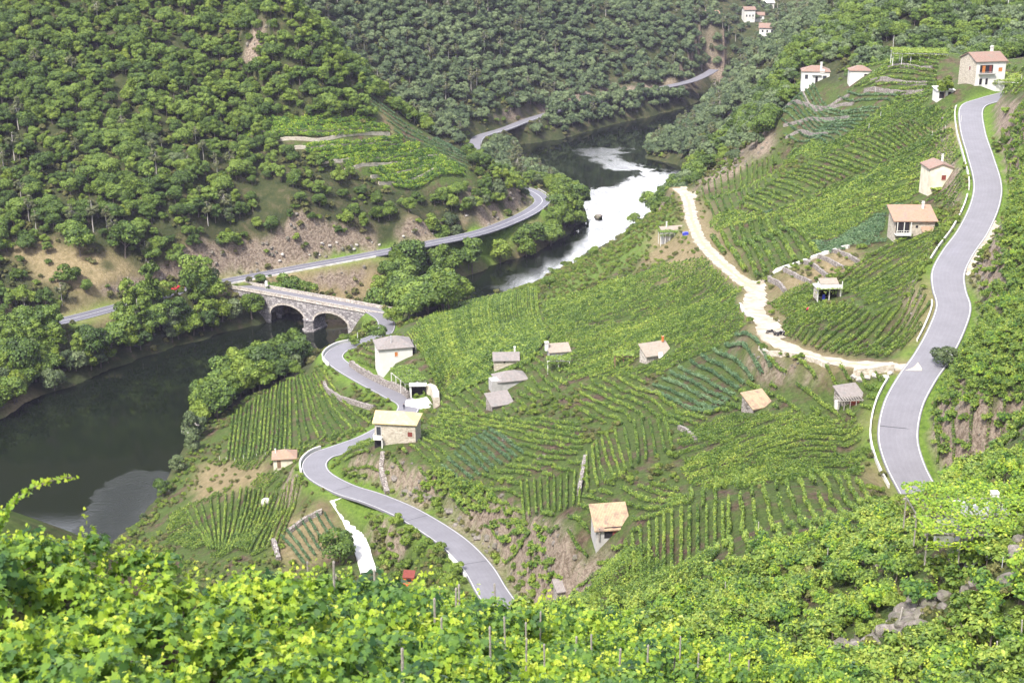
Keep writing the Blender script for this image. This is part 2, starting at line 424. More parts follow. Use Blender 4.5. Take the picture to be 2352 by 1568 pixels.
def surf(name, stops, scale=1.0, rough=0.9, detail=6, bump=0.3, bscale=None, coords='Object', stain=None, spec=0.3):
    """solid surface: colours through noise, with bump"""
    m, t, b, N, L = nodes_mat(name)
    tc = N('ShaderNodeTexCoord'); nz = N('ShaderNodeTexNoise', i={'Scale': scale, 'Detail': detail, 'Roughness': 0.65})
    L(tc.outputs[coords], nz.inputs['Vector'])
    r = ramp(N, stops); L(nz.outputs[0], r.inputs[0]); c = r.outputs[0]
    if stain:
        n2 = N('ShaderNodeTexNoise', i={'Scale': stain[0], 'Detail': 4}); L(tc.outputs[coords], n2.inputs['Vector'])
        r2 = ramp(N, [(0.45, (0, 0, 0)), (0.7, (1, 1, 1))]); L(n2.outputs[0], r2.inputs[0])
        c = mixc(N, L, r2.outputs[0], c, stain[1])
    L(c, b.inputs['Base Color']); b.inputs['Roughness'].default_value = rough
    b.inputs['Specular IOR Level'].default_value = spec
    if bump:
        n3 = N('ShaderNodeTexNoise', i={'Scale': bscale or scale * 4, 'Detail': 5}); L(tc.outputs[coords], n3.inputs['Vector'])
        bp = N('ShaderNodeBump', i={'Strength': bump, 'Distance': 0.1}); L(n3.outputs[0], bp.inputs['Height']); L(bp.outputs[0], b.inputs['Normal'])
    return m
def masonry(name, stones, mortar, scale=2.2, rough=0.9):
    """rubble stone: cells with joints"""
    m, t, b, N, L = nodes_mat(name)
    tc = N('ShaderNodeTexCoord'); mp = N('ShaderNodeMapping'); mp.inputs['Scale'].default_value = (1, 1, 1.7); L(tc.outputs['Object'], mp.inputs[0])
    v = N('ShaderNodeTexVoronoi', feature='F1', i={'Scale': scale}); L(mp.outputs[0], v.inputs['Vector'])
    e = N('ShaderNodeTexVoronoi', feature='DISTANCE_TO_EDGE', i={'Scale': scale}); L(mp.outputs[0], e.inputs['Vector'])
    sx_ = N('ShaderNodeSeparateColor'); L(v.outputs['Color'], sx_.inputs[0])
    r = ramp(N, [(i / (len(stones) - 1), s) for i, s in enumerate(stones)]); L(sx_.outputs[0], r.inputs[0])
    re = ramp(N, [(0.02, (0, 0, 0)), (0.09, (1, 1, 1))]); L(e.outputs[0], re.inputs[0])
    c = mixc(N, L, re.outputs[0], mortar, r.outputs[0])
    L(c, b.inputs['Base Color']); b.inputs['Roughness'].default_value = rough
    bp = N('ShaderNodeBump', i={'Strength': 0.7, 'Distance': 0.08}); L(re.outputs[0], bp.inputs['Height']); L(bp.outputs[0], b.inputs['Normal'])
    return m
def tiles(name, cols, pitch=0.22, axis_=0, rough=0.85, stain=(0.25, 0.2, 0.17)):
    """barrel tiles or slabs running down the roof"""
    m, t, b, N, L = nodes_mat(name)
    tc = N('ShaderNodeTexCoord'); wv = N('ShaderNodeTexWave', wave_type='BANDS', bands_direction='XYZ'[axis_], i={'Scale': 0.31 / pitch * 1.0, 'Distortion': 0.6, 'Detail': 1})
    L(tc.outputs['Object'], wv.inputs[0])
    nz = N('ShaderNodeTexNoise', i={'Scale': 2.4, 'Detail': 8, 'Roughness': 0.75}); L(tc.outputs['Object'], nz.inputs['Vector'])
    r = ramp(N, [(0.25 + 0.5 * i / (len(cols) - 1), s) for i, s in enumerate(cols)]); L(nz.outputs[0], r.inputs[0])
    n2 = N('ShaderNodeTexNoise', i={'Scale': 0.9, 'Detail': 5}); L(tc.outputs['Object'], n2.inputs['Vector'])
    r2 = ramp(N, [(0.5, (0, 0, 0)), (0.72, (1, 1, 1))]); L(n2.outputs[0], r2.inputs[0])
    c = mixc(N, L, r2.outputs[0], r.outputs[0], stain)
    r3 = ramp(N, [(0.0, (0.62, 0.6, 0.6)), (0.35, (1, 1, 1))]); L(wv.outputs[0], r3.inputs[0])
    c = mixc(N, L, 0.75, c, r3.outputs[0], 'MULTIPLY')
    L(c, b.inputs['Base Color']); b.inputs['Roughness'].default_value = rough
    bp = N('ShaderNodeBump', i={'Strength': 0.6, 'Distance': 0.06}); L(wv.outputs[0], bp.inputs['Height']); L(bp.outputs[0], b.inputs['Normal'])
    return m
def leafmat(name, stops, trans=0.35, rand=0.35, rough=0.55, sat=1.0, patch=None):
    """leaves: colour by the leaf's own tone and by the plant"""
    m, t, b, N, L = nodes_mat(name)
    at = N('ShaderNodeAttribute', attribute_name='tone'); oi = N('ShaderNodeObjectInfo')
    mm = N('ShaderNodeMath', operation='MULTIPLY_ADD', i={1: rand, 2: -rand / 2}); L(oi.outputs['Random'], mm.inputs[0])
    ad = N('ShaderNodeMath', operation='ADD'); L(at.outputs['Fac'], ad.inputs[0]); L(mm.outputs[0], ad.inputs[1])
    src = ad.outputs[0]
    if patch:
        g = N('ShaderNodeNewGeometry'); nz = N('ShaderNodeTexNoise', i={'Scale': patch[0], 'Detail': 2}); L(g.outputs['Position'], nz.inputs['Vector'])
        m2 = N('ShaderNodeMath', operation='MULTIPLY_ADD', i={1: patch[1], 2: -patch[1] / 2}); L(nz.outputs[0], m2.inputs[0])
        a2 = N('ShaderNodeMath', operation='ADD'); L(src, a2.inputs[0]); L(m2.outputs[0], a2.inputs[1]); src = a2.outputs[0]
    r = ramp(N, stops); L(src, r.inputs[0])
    L(r.outputs[0], b.inputs['Base Color']); b.inputs['Roughness'].default_value = rough; b.inputs['Specular IOR Level'].default_value = 0.25
    tr = N('ShaderNodeBsdfTranslucent'); 
    br = mixc(N, L, 0.6, r.outputs[0], (1.0, 1.0, 0.45), 'MULTIPLY')
    L(br, tr.inputs[0])
    mx = N('ShaderNodeMixShader', i={0: trans}); L(b.outputs[0], mx.inputs[1]); L(tr.outputs[0], mx.inputs[2])
    L(mx.outputs[0], t.nodes['Material Output'].inputs[0])
    return m

# ground ------------------------------------------------------------
def ground_mat():
    m, t, b, N, L = nodes_mat('ground')
    geo = N('ShaderNodeNewGeometry')
    def nz(s, d=6, r=0.6):
        n_ = N('ShaderNodeTexNoise', i={'Scale': s, 'Detail': d, 'Roughness': r}); L(geo.outputs['Position'], n_.inputs['Vector']); return n_.outputs[0]
    def at(nm): return N('ShaderNodeAttribute', attribute_name=nm).outputs['Fac']
    soil = ramp(N, [(0.3, (0.045, 0.035, 0.025)), (0.5, (0.10, 0.068, 0.048)), (0.72, (0.22, 0.16, 0.12))]); L(nz(0.9, 8, 0.7), soil.inputs[0])
    weed = ramp(N, [(0.3, (0.04, 0.065, 0.018)), (0.55, (0.085, 0.13, 0.03)), (0.78, (0.17, 0.21, 0.06))]); L(nz(1.6, 8, 0.7), weed.inputs[0])
    wm = ramp(N, [(0.36, (0, 0, 0)), (0.52, (1, 1, 1))]); L(nz(0.22, 7, 0.65), wm.inputs[0])
    vine = mixc(N, L, wm.outputs[0], soil.outputs[0], weed.outputs[0])
    ff = ramp(N, [(0.3, (0.025, 0.04, 0.014)), (0.52, (0.055, 0.065, 0.025)), (0.75, (0.14, 0.11, 0.07))]); L(nz(0.25, 8, 0.7), ff.inputs[0])
    dry = ramp(N, [(0.25, (0.12, 0.11, 0.045)), (0.5, (0.25, 0.20, 0.11)), (0.75, (0.38, 0.31, 0.19))]); L(nz(0.8, 9, 0.75), dry.inputs[0])
    grass = ramp(N, [(0.3, (0.07, 0.13, 0.02)), (0.6, (0.16, 0.25, 0.04)), (0.8, (0.28, 0.33, 0.09))]); L(nz(1.2, 8, 0.7), grass.inputs[0])
    rk = N('ShaderNodeTexVoronoi', feature='DISTANCE_TO_EDGE', i={'Scale': 0.8}); L(geo.outputs['Position'], rk.inputs['Vector'])
    rock = ramp(N, [(0.3, (0.10, 0.08, 0.055)), (0.45, (0.20, 0.155, 0.115)), (0.56, (0.38, 0.31, 0.25)), (0.66, (0.10, 0.12, 0.045))]); L(nz(1.1, 10, 0.8), rock.inputs[0])
    c = mixc(N, L, at('forest'), vine, ff.outputs[0])
    c = mixc(N, L, at('grass'), c, grass.outputs[0])
    c = mixc(N, L, at('dry'), c, dry.outputs[0])
    ce = ramp(N, [(0.0, (0.25, 0.22, 0.2)), (0.12, (1, 1, 1))]); L(rk.outputs[0], ce.inputs[0])
    rcol = mixc(N, L, 0.3, rock.outputs[0], ce.outputs[0], 'MULTIPLY')
    c = mixc(N, L, at('rock'), c, rcol)
    L(c, b.inputs['Base Color']); b.inputs['Roughness'].default_value = 0.95; b.inputs['Specular IOR Level'].default_value = 0.15
    bp = N('ShaderNodeBump', i={'Strength': 1.0, 'Distance': 0.9}); L(nz(1.1, 10, 0.75), bp.inputs['Height']); L(bp.outputs[0], b.inputs['Normal'])
    return m
ny, nx = GX.shape
gv = np.stack([GX.ravel(), GY.ravel(), GZ.ravel()], 1)
pj = project(gv); U, V_ = pj[:, 0].reshape(GX.shape), pj[:, 1].reshape(GX.shape)
def soft(poly, n_=3):
    z = in_poly(U, V_, poly).astype(float)
    for _ in range(n_):
        z[1:-1, 1:-1] = (z[1:-1, 1:-1] * 2 + z[:-2, 1:-1] + z[2:, 1:-1] + z[1:-1, :-2] + z[1:-1, 2:]) / 6
    return z
VINE_LAND = [(330,1195),(450,1000),(545,925),(740,842),(870,778),(930,742),(1220,650),(1420,552),(1545,455),(1560,425),(1600,432),(1625,400),(1780,335),(1775,255),(1840,205),(1950,185),(2040,110),(2500,110),(2500,1700),(-200,1700),(-200,1100),(0,1140)]
near = (GY < 540) & (GX > -120)
viney = soft(VINE_LAND) * (GY < 470)
LEFT_VINE = [(590,290),(760,290),(870,285),(800,200),(880,250),(1060,350),(1100,430),(900,440),(700,350)]
leftv = soft(LEFT_VINE) * (GY > 470) * (GY < 580)
forest = np.clip(1 - viney - leftv, 0, 1)
gyr, gxr = np.gradient(GZ, gy, gx); steep = np.hypot(gyr, gxr)
rn = vnoise(GX, GY, 12, 9) * 0.5 + vnoise(GX, GY, 5, 10) * 0.5
rock = smoothstep((steep - 1.2 - forest * 0.8 + (rn - 0.5) * 0.8) / 0.4)
for P_ in ([(500,600),(560,570),(700,560),(900,520),(1010,520),(1050,545),(700,608),(520,640)], [(1080,440),(1200,430),(1215,470),(1130,520),(1060,520)], [(1170,290),(1260,215),(1500,190),(1620,170),(1600,200),(1400,240),(1240,265)],
           [(1620,400),(1700,330),(1780,300),(1790,340),(1640,430),(1590,440)], [(880,1145),(1000,1130),(1090,1195),(1180,1330),(1200,1390),(1160,1370),(1060,1235),(950,1170)], [(2200,580),(2230,480),(2290,560),(2240,680)]):
    rock = np.maximum(rock, soft(P_) * smoothstep((rn - 0.25) / 0.3))
dry = np.zeros(GX.shape)
for P_ in ([(1700,690),(1760,640),(1830,780),(2000,830),(1900,850),(1740,800)], [(2080,640),(2140,640),(2165,700),(2130,780),(2060,810),(2110,720)], [(2100,300),(2205,280),(2215,340),(2120,330)],
           [(1560,430),(1630,480),(1720,640),(1660,620),(1570,520)], [(1500,520),(1600,540),(1640,620),(1420,670),(1480,600)], [(1975,960),(2010,940),(2060,1140),(1980,1150)], [(540,640),(860,600),(900,640),(800,700),(640,665)],
           [(0,560),(180,550),(300,600),(330,650),(240,700),(80,640)], [(0,900),(90,900),(60,960),(0,990)], [(880,230),(910,330),(870,330)], [(590,285),(880,280),(880,296),(600,300)], [(1080,1340),(1130,1300),(1110,1370)],
           [(460,1060),(600,1060),(640,1100),(430,1160)], [(640,1180),(740,1150),(800,1240),(700,1310),(640,1290)], [(1760,640),(1960,560),(1990,610),(1850,660),(1780,690)], [(600,700),(800,690),(830,712),(620,720)],
           [(0,1500),(150,1480),(200,1568),(0,1568)]):
    dry = np.maximum(dry, soft(P_, 4) * smoothstep((rn - 0.15) / 0.3))
grass = np.zeros(GX.shape)
for nm in ('right', 'low', 'bank'):
    grass = np.maximum(grass, 1 - smoothstep((RD[nm] - HALF[nm] - 1.2) / 2.5))
grass = np.maximum(grass, soft([(0,940),(100,905),(60,970),(0,1010)]))
grass = np.maximum(grass, soft([(1270,640),(1560,470),(1580,540),(1420,620),(1250,700)]) * 0.6)
dry = np.maximum(dry, (1 - smoothstep((RD['track'] - 2.0) / 2.0)) * 0.9)
dry = np.maximum(dry, (1 - smoothstep((RD['bank'] - 6) / 6)) * smoothstep((RD['bank'] - 2) / 2) * 0.6 * smoothstep((rn - 0.3) / 0.3))
jj, ii = np.meshgrid(np.arange(ny - 1), np.arange(nx - 1), indexing='ij')
a0 = (jj * nx + ii).ravel()
me = np_mesh('hillside', gv, np.stack([a0, a0 + 1, a0 + nx + 1, a0 + nx], 1).ravel(), 4, ground_mat(),
             {'forest': ('POINT', forest.ravel()), 'rock': ('POINT', rock.ravel()), 'dry': ('POINT', dry.ravel()), 'grass': ('POINT', grass.ravel())}, smooth=True)
ROCK_Z = rock
hill = bpy.data.objects.new('hillside', me); col.objects.link(hill); tag(hill, kind='structure')

# water ---------------------------------------------------------------
def water_mat():
    m, t, b, N, L = nodes_mat('river_water')
    geo = N('ShaderNodeNewGeometry')
    b.inputs['Base Color'].default_value = (0.006, 0.009, 0.005, 1)
    b.inputs['IOR'].default_value = 1.333
    b.inputs['Specular IOR Level'].default_value = 0.5
    ruf = N('ShaderNodeAttribute', attribute_name='ruffle')
    nr = N('ShaderNodeTexNoise', i={'Scale': 0.12, 'Detail': 5, 'Roughness': 0.6, 'Distortion': 0.6}); L(geo.outputs['Position'], nr.inputs['Vector'])
    ad = N('ShaderNodeMath', operation='ADD'); L(ruf.outputs['Fac'], ad.inputs[0]); L(nr.outputs[0], ad.inputs[1])
    mr = N('ShaderNodeMapRange', i={'From Min': 0.7, 'From Max': 1.15, 'To Min': 0.018, 'To Max': 0.75}); L(ad.outputs[0], mr.inputs[0])
    nw = N('ShaderNodeTexNoise', i={'Scale': 1.1, 'Detail': 5, 'Roughness': 0.65}); L(geo.outputs['Position'], nw.inputs['Vector'])
    bp = N('ShaderNodeBump', i={'Distance': 0.3}); L(mr.outputs[0], bp.inputs['Strength']); L(nw.outputs[0], bp.inputs['Height'])
    L(bp.outputs[0], b.inputs['Normal'])
    m2 = N('ShaderNodeMapRange', i={'From Min': 0.7, 'From Max': 1.15, 'To Min': 0.012, 'To Max': 0.25}); L(ad.outputs[0], m2.inputs[0]); L(m2.outputs[0], b.inputs['Roughness'])
    return m
wx, wy = np.arange(-400, 500, 3.0), np.arange(230, 1100, 3.0)
WX, WY = np.meshgrid(wx, wy)
wp = project(np.stack([WX.ravel(), WY.ravel(), 0 * WX.ravel()], 1)); WU, WV = wp[:, 0], wp[:, 1]
ruf = np.zeros(len(WU))
for P_ in ([(1310,345),(1330,338),(1470,340),(1440,350),(1400,358),(1450,375),(1470,395),(1400,390),(1350,365)], ):
    ruf = np.maximum(ruf, in_poly(WU, WV, P_) * 0.62)
ruf = np.maximum(ruf, in_poly(WU, WV, [(230,1130),(330,1070),(390,1080),(340,1200),(300,1260),(180,1260)]) * 0.8)
ruf = np.maximum(ruf, in_poly(WU, WV, [(1330,438),(1440,425),(1500,385),(1570,380),(1640,420),(1380,620),(1100,700),(1100,650),(1340,530)]) * 0.42)
r2_ = ruf.reshape(WX.shape)
for _ in range(8): r2_[1:-1, 1:-1] = (r2_[1:-1, 1:-1] * 2 + r2_[:-2, 1:-1] + r2_[2:, 1:-1] + r2_[1:-1, :-2] + r2_[1:-1, 2:]) / 6
ruf = r2_.ravel()
a0 = (np.arange(len(wy) - 1)[:, None] * len(wx) + np.arange(len(wx) - 1)[None]).ravel()
me = np_mesh('river_water', np.stack([WX.ravel(), WY.ravel(), 0 * WX.ravel()], 1), np.stack([a0, a0 + 1, a0 + len(wx) + 1, a0 + len(wx)], 1).ravel(), 4, water_mat(), {'ruffle': ('POINT', ruf)})
o = bpy.data.objects.new('river_water', me); col.objects.link(o); tag(o, kind='structure')

# roads ---------------------------------------------------------------
#M_asph = surf('asphalt', [(0.35, (0.30, 0.295, 0.33)), (0.6, (0.36, 0.355, 0.395))], scale=0.25, detail=9, rough=0.8, bump=0.15, bscale=30, coords='Generated')
def asphalt(name, c0, c1):
    m, t, b, N, L = nodes_mat(name)
    g = N('ShaderNodeNewGeometry')
    n1 = N('ShaderNodeTexNoise', i={'Scale': 0.3, 'Detail': 10, 'Roughness': 0.75}); L(g.outputs['Position'], n1.inputs['Vector'])
    n2 = N('ShaderNodeTexNoise', i={'Scale': 6.0, 'Detail': 4}); L(g.outputs['Position'], n2.inputs['Vector'])
    r = ramp(N, [(0.3, c0), (0.7, c1)]); L(n1.outputs[0], r.inputs[0])
    r2 = ramp(N, [(0.3, (0.8, 0.8, 0.8)), (0.7, (1.12, 1.12, 1.12))]); L(n2.outputs[0], r2.inputs[0])
    c = mixc(N, L, 0.5, r.outputs[0], r2.outputs[0], 'MULTIPLY')
    # worn wheel tracks along the lane
    at = N('ShaderNodeAttribute', attribute_name='across'); w = N('ShaderNodeMath', operation='SINE'); mu = N('ShaderNodeMath', operation='MULTIPLY', i={1: 9.0}); L(at.outputs['Fac'], mu.inputs[0]); L(mu.outputs[0], w.inputs[0])
    r3 = ramp(N, [(0.0, (0.97, 0.97, 0.97)), (1.0, (1.03, 1.03, 1.03))]); L(w.outputs[0], r3.inputs[0]); c = mixc(N, L, 0.8, c, r3.outputs[0], 'MULTIPLY')
    L(c, b.inputs['Base Color']); b.inputs['Roughness'].default_value = 0.75
    bp = N('ShaderNodeBump', i={'Strength': 0.25, 'Distance': 0.02}); L(n2.outputs[0], bp.inputs['Height']); L(bp.outputs[0], b.inputs['Normal'])
    return m
M_road = asphalt('pale_asphalt', (0.135, 0.132, 0.150), (0.18, 0.177, 0.199))
M_road_dark = asphalt('dark_asphalt', (0.10, 0.10, 0.125), (0.15, 0.15, 0.18))
M_white = surf('white_paint', [(0.3, (0.40, 0.40, 0.39)), (0.6, (0.62, 0.62, 0.6))], scale=3, bump=0.05)
M_gravel = surf('pale_gravel', [(0.3, (0.22, 0.185, 0.13)), (0.5, (0.36, 0.32, 0.25)), (0.7, (0.50, 0.46, 0.38))], scale=0.5, detail=10, bump=0.5, bscale=8)
M_dirtgrass = surf('dry_verge', [(0.3, (0.25, 0.22, 0.08)), (0.6, (0.45, 0.4, 0.25))], scale=2, bump=0.5)
M_conc = surf('concrete', [(0.3, (0.5, 0.49, 0.46)), (0.7, (0.72, 0.71, 0.68))], scale=0.8, detail=8, bump=0.15, stain=(0.5, (0.38, 0.36, 0.33)))
M_brightconc = surf('bright_concrete', [(0.3, (0.56, 0.55, 0.52)), (0.7, (0.72, 0.71, 0.68))], scale=0.5, detail=8, bump=0.1)
def frames(P):
    T = np.gradient(P[:, :2], axis=0); T /= np.linalg.norm(T, axis=1)[:, None] + 1e-9
    return np.stack([T[:, 1], -T[:, 0]], 1)                 # to the right of travel
def ribbon(name, P, offs, mats, dz=0.0, thick=0.35, jitter=0.0, across=True):
    """strip along a polyline; offs = lateral offsets, skirts go down"""
    N_ = frames(P); k = len(offs); vs = []; ac = []
    jt = rng.normal(0, 1, (len(P), 2)) * jitter
    for i, (p, q) in enumerate(zip(P, N_)):
        for j, o_ in enumerate(offs):
            oo = o_ + (jt[i, 0] if j == 0 else jt[i, 1] if j == k - 1 else 0)
            vs.append((p[0] + q[0] * oo, p[1] + q[1] * oo, p[2] + dz)); ac.append(o_)
        if thick:
            vs.append((p[0] + q[0] * (offs[0] - 0.05), p[1] + q[1] * (offs[0] - 0.05), p[2] + dz - thick)); vs.append((p[0] + q[0] * (offs[-1] + 0.05), p[1] + q[1] * (offs[-1] + 0.05), p[2] + dz - thick)); ac += [offs[0], offs[-1]]
    s = k + (2 if thick else 0); fs = []
    for i in range(len(P) - 1):
        a, b = i * s, (i + 1) * s
        for j in range(k - 1): fs.append((a + j, b + j, b + j + 1, a + j + 1))
        if thick:
            fs.append((a + k, b + k, b, a)); fs.append((a + k - 1, b + k - 1, b + k + 1, a + k + 1))
    me = bpy.data.meshes.new(name); me.from_pydata([tuple(map(float, v)) for v in vs], [], fs); me.materials.append(mats); me.update()
    if across:
        a = me.attributes.new('across', 'FLOAT', 'POINT'); a.data.foreach_set('value', np.array(ac, np.float32))
    o = bpy.data.objects.new(name, me); col.objects.link(o); return o
def near_t(P, u, v):                             # index of the centre line point closest to a picture point
    q = project(P)[:, :2]; return int(((q - [u, v]) ** 2).sum(1).argmin())
for nm, mt in (('right', M_road), ('low', M_road), ('bank', M_road_dark), ('far', M_road)):
    h = HALF[nm]
    r = ribbon('road', R3[nm], [-h, -h * .5, 0, h * .5, h], mt, 0.03); tag(r, kind='structure')
    if nm in ('right', 'low', 'bank'):
        for s in (-1, 1):
            l = ribbon('road_line', R3[nm], [s * (h - 0.22) - 0.05, s * (h - 0.22) + 0.05], M_white, 0.038, thick=0); tag(l, kind='structure')
P = R3['bank']
l = ribbon('road_line', P, [-0.09, 0.09], M_white, 0.038, thick=0); tag(l, kind='structure')
# gravel track with two wheel ruts
tr = R3['track']
tag(ribbon('gravel_track', tr, [-1.75, -1.1, -0.4, 0.4, 1.1, 1.75], M_gravel, 0.02, thick=0.5, jitter=0.25), kind='structure')
a_, b_ = near_t(tr, 1730, 690), near_t(tr, 1572, 445)
tag(ribbon('grass_strip', tr[a_ + 8:b_], [-0.4, 0.05, 0.4], M_dirtgrass, 0.045, thick=0, jitter=0.12), kind='structure')
tag(ribbon('grass_strip', tr[near_t(tr, 2000, 838):near_t(tr, 1830, 808)], [-0.25, 0.2], M_dirtgrass, 0.045, thick=0, jitter=0.12), kind='structure')
def slab(name, uvs, mat, lift=0.12, z=None, thick=0.6, kind='structure'):
    pts = [cast(u, v) for u, v in uvs]
    zz = (np.mean([p[2] for p in pts]) if z is None else z) + lift
    pts = [Pz(u, v, zz) for u, v in uvs]
    m = MB(); m.prism([(p[0], p[1]) for p in pts][::-1], zz - thick, zz); o = m.build(name, mat)
    f = o.data.polygons
    import bmesh
    bm = bmesh.new(); bm.from_mesh(o.data); bmesh.ops.recalc_face_normals(bm, faces=bm.faces); bm.to_mesh(o.data); bm.free()
    return tag(o, kind=kind)
def sheet(name, uvs, mat, lift=0.25, step=0.5):
    """sheet of ground cover hugging the land inside a picture outline"""
    W_ = np.array([cast(u, v)[:2] for u, v in uvs]); lo, hi = W_.min(0), W_.max(0)
    xs = np.arange(lo[0] - step, hi[0] + 2 * step, step); ys = np.arange(lo[1] - step, hi[1] + 2 * step, step)
    X, Y = np.meshgrid(xs, ys); ins = in_poly(X + (vnoise(X, Y, 2, 4) - .5) * .4, Y + (vnoise(X, Y, 2, 6) - .5) * .4, W_)
    Z = ground(X.ravel(), Y.ravel()).reshape(X.shape) + lift
    Z = np.maximum(Z, np.maximum(np.roll(Z, 1, 0) - 0.4, np.roll(Z, 1, 1) - 0.4)) if False else Z
    m = MB(); idx = -np.ones(X.shape, int); k = 0
    for j in range(X.shape[0]):
        for i in range(X.shape[1]):
            idx[j, i] = k; k += 1; m.v.append((X[j, i], Y[j, i], Z[j, i]))
    for j in range(X.shape[0] - 1):
        for i in range(X.shape[1] - 1):
            if ins[j:j + 2, i:i + 2].sum() >= 3: m.f.append((idx[j, i], idx[j, i + 1], idx[j + 1, i + 1], idx[j + 1, i])); m.m.append(0)
    return tag(m.build(name, mat, smooth=True), kind='structure')
sheet('gravel_yard', [(1700,640),(1760,640),(1765,690),(1750,720),(1790,735),(1808,775),(1760,785),(1735,745),(1700,705),(1712,680)], M_gravel, 0.14)
sheet('gravel_yard', [(1545,425),(1580,440),(1600,440),(1603,455),(1565,458)], M_gravel, 0.14)
sheet('gravel_lay_by', [(2280,500),(2300,512),(2225,640),(2214,625)], M_gravel, 0.14)
tag(ribbon('concrete_drive', R3['drive'], [-1.5, -.5, .5, 1.3], M_brightconc, 0.2, jitter=.06), kind='structure')
tag(ribbon('concrete_yard', R3['yard'], [-3.2, -1, 1, 3.0], M_brightconc, 0.07, jitter=.1), kind='structure')

M_joint = surf('tar_joint', [(0.3, (0.03, 0.03, 0.035)), (0.7, (0.06, 0.06, 0.065))], scale=3, bump=0)
M_patch = asphalt('patched_asphalt', (0.14, 0.137, 0.158), (0.185, 0.182, 0.208))
def across(P, u, v, half, w, mat, name, off=0.0, dz=0.036):
    k = near_t(P, u, v); Q = resample(P[max(k - 3, 0):k + 4], .5); c = len(Q) // 2; n_ = max(1, int(w / .5)); Q = Q[c - n_ // 2:c - n_ // 2 + n_ + 1]
    if w < .5: T = (Q[-1] - Q[0]) / np.linalg.norm(Q[-1] - Q[0]); Q = np.array([Q[0], Q[0] + T * w])
    return tag(ribbon(name, Q, [off - half, off, off + half], mat, dz, thick=0), kind='structure')
for nm, u, v in (('low', 782, 1136), ('low', 1078, 1300), ('right', 2122, 1140), ('low', 960, 1195), ('right', 2066, 985)): across(R3[nm], u, v, HALF[nm] - .35, .14, M_joint, 'road_joint')
for nm, u, v, o_, w in (('right', 2205, 575, .7, 7), ('low', 905, 1165, .6, 4)): across(R3[nm], u, v, .9, w, M_patch, 'road_patch', o_, .034)

# ------------------------------------------------------------------ vegetation
def cards(cen, nor, size, tone, bend=0.25, aspect=1.25):
    """one bent leaf card per centre: 5 points, two quads sharing a midrib"""
    n_ = len(cen)
    r = rng.normal(size=(n_, 3)); nor = nor / (np.linalg.norm(nor, axis=1)[:, None] + 1e-9)
    u = np.cross(nor, r); u /= np.linalg.norm(u, axis=1)[:, None] + 1e-9
    w = np.cross(nor, u); s = size[:, None] * 0.5
    v = np.stack([cen - u * s * aspect, cen - w * s * 0.9 - nor * s * bend, cen + u * s * aspect * 1.05, cen + w * s * 0.9 - nor * s * bend], 1)
    return v.reshape(-1, 3), np.arange(n_ * 4), np.repeat(tone, 1)
LEAF2D = np.array([(0, -.12), (.34, -.42), (.30, -.12), (.56, .12), (.28, .22), (.30, .52), (.02, .74), (-.28, .5), (-.30, .22), (-.56, .1), (-.3, -.14), (-.34, -.42)])
def leaves(cen, nor, size, tone):
    """lobed leaves: 12-sided outlines, folded a little"""
    n_ = len(cen); r = rng.normal(size=(n_, 3)); r[:, 2] -= 1.0
    nor = nor / (np.linalg.norm(nor, axis=1)[:, None] + 1e-9)
    u = np.cross(nor, r); u /= np.linalg.norm(u, axis=1)[:, None] + 1e-9; w = np.cross(nor, u)
    s = size[:, None, None]
    x = LEAF2D[None, :, 0, None]; y = LEAF2D[None, :, 1, None]
    z = -0.22 * np.abs(x) - 0.12 * y * y + rng.uniform(-.05, .05, (n_, 12, 1))
    v = cen[:, None] + s * (u[:, None] * x + w[:, None] * y + nor[:, None] * z)
    return v.reshape(-1, 3), np.arange(n_ * 12), tone
def sph(n_):
    v = rng.normal(size=(n_, 3)); return v / np.linalg.norm(v, axis=1)[:, None]

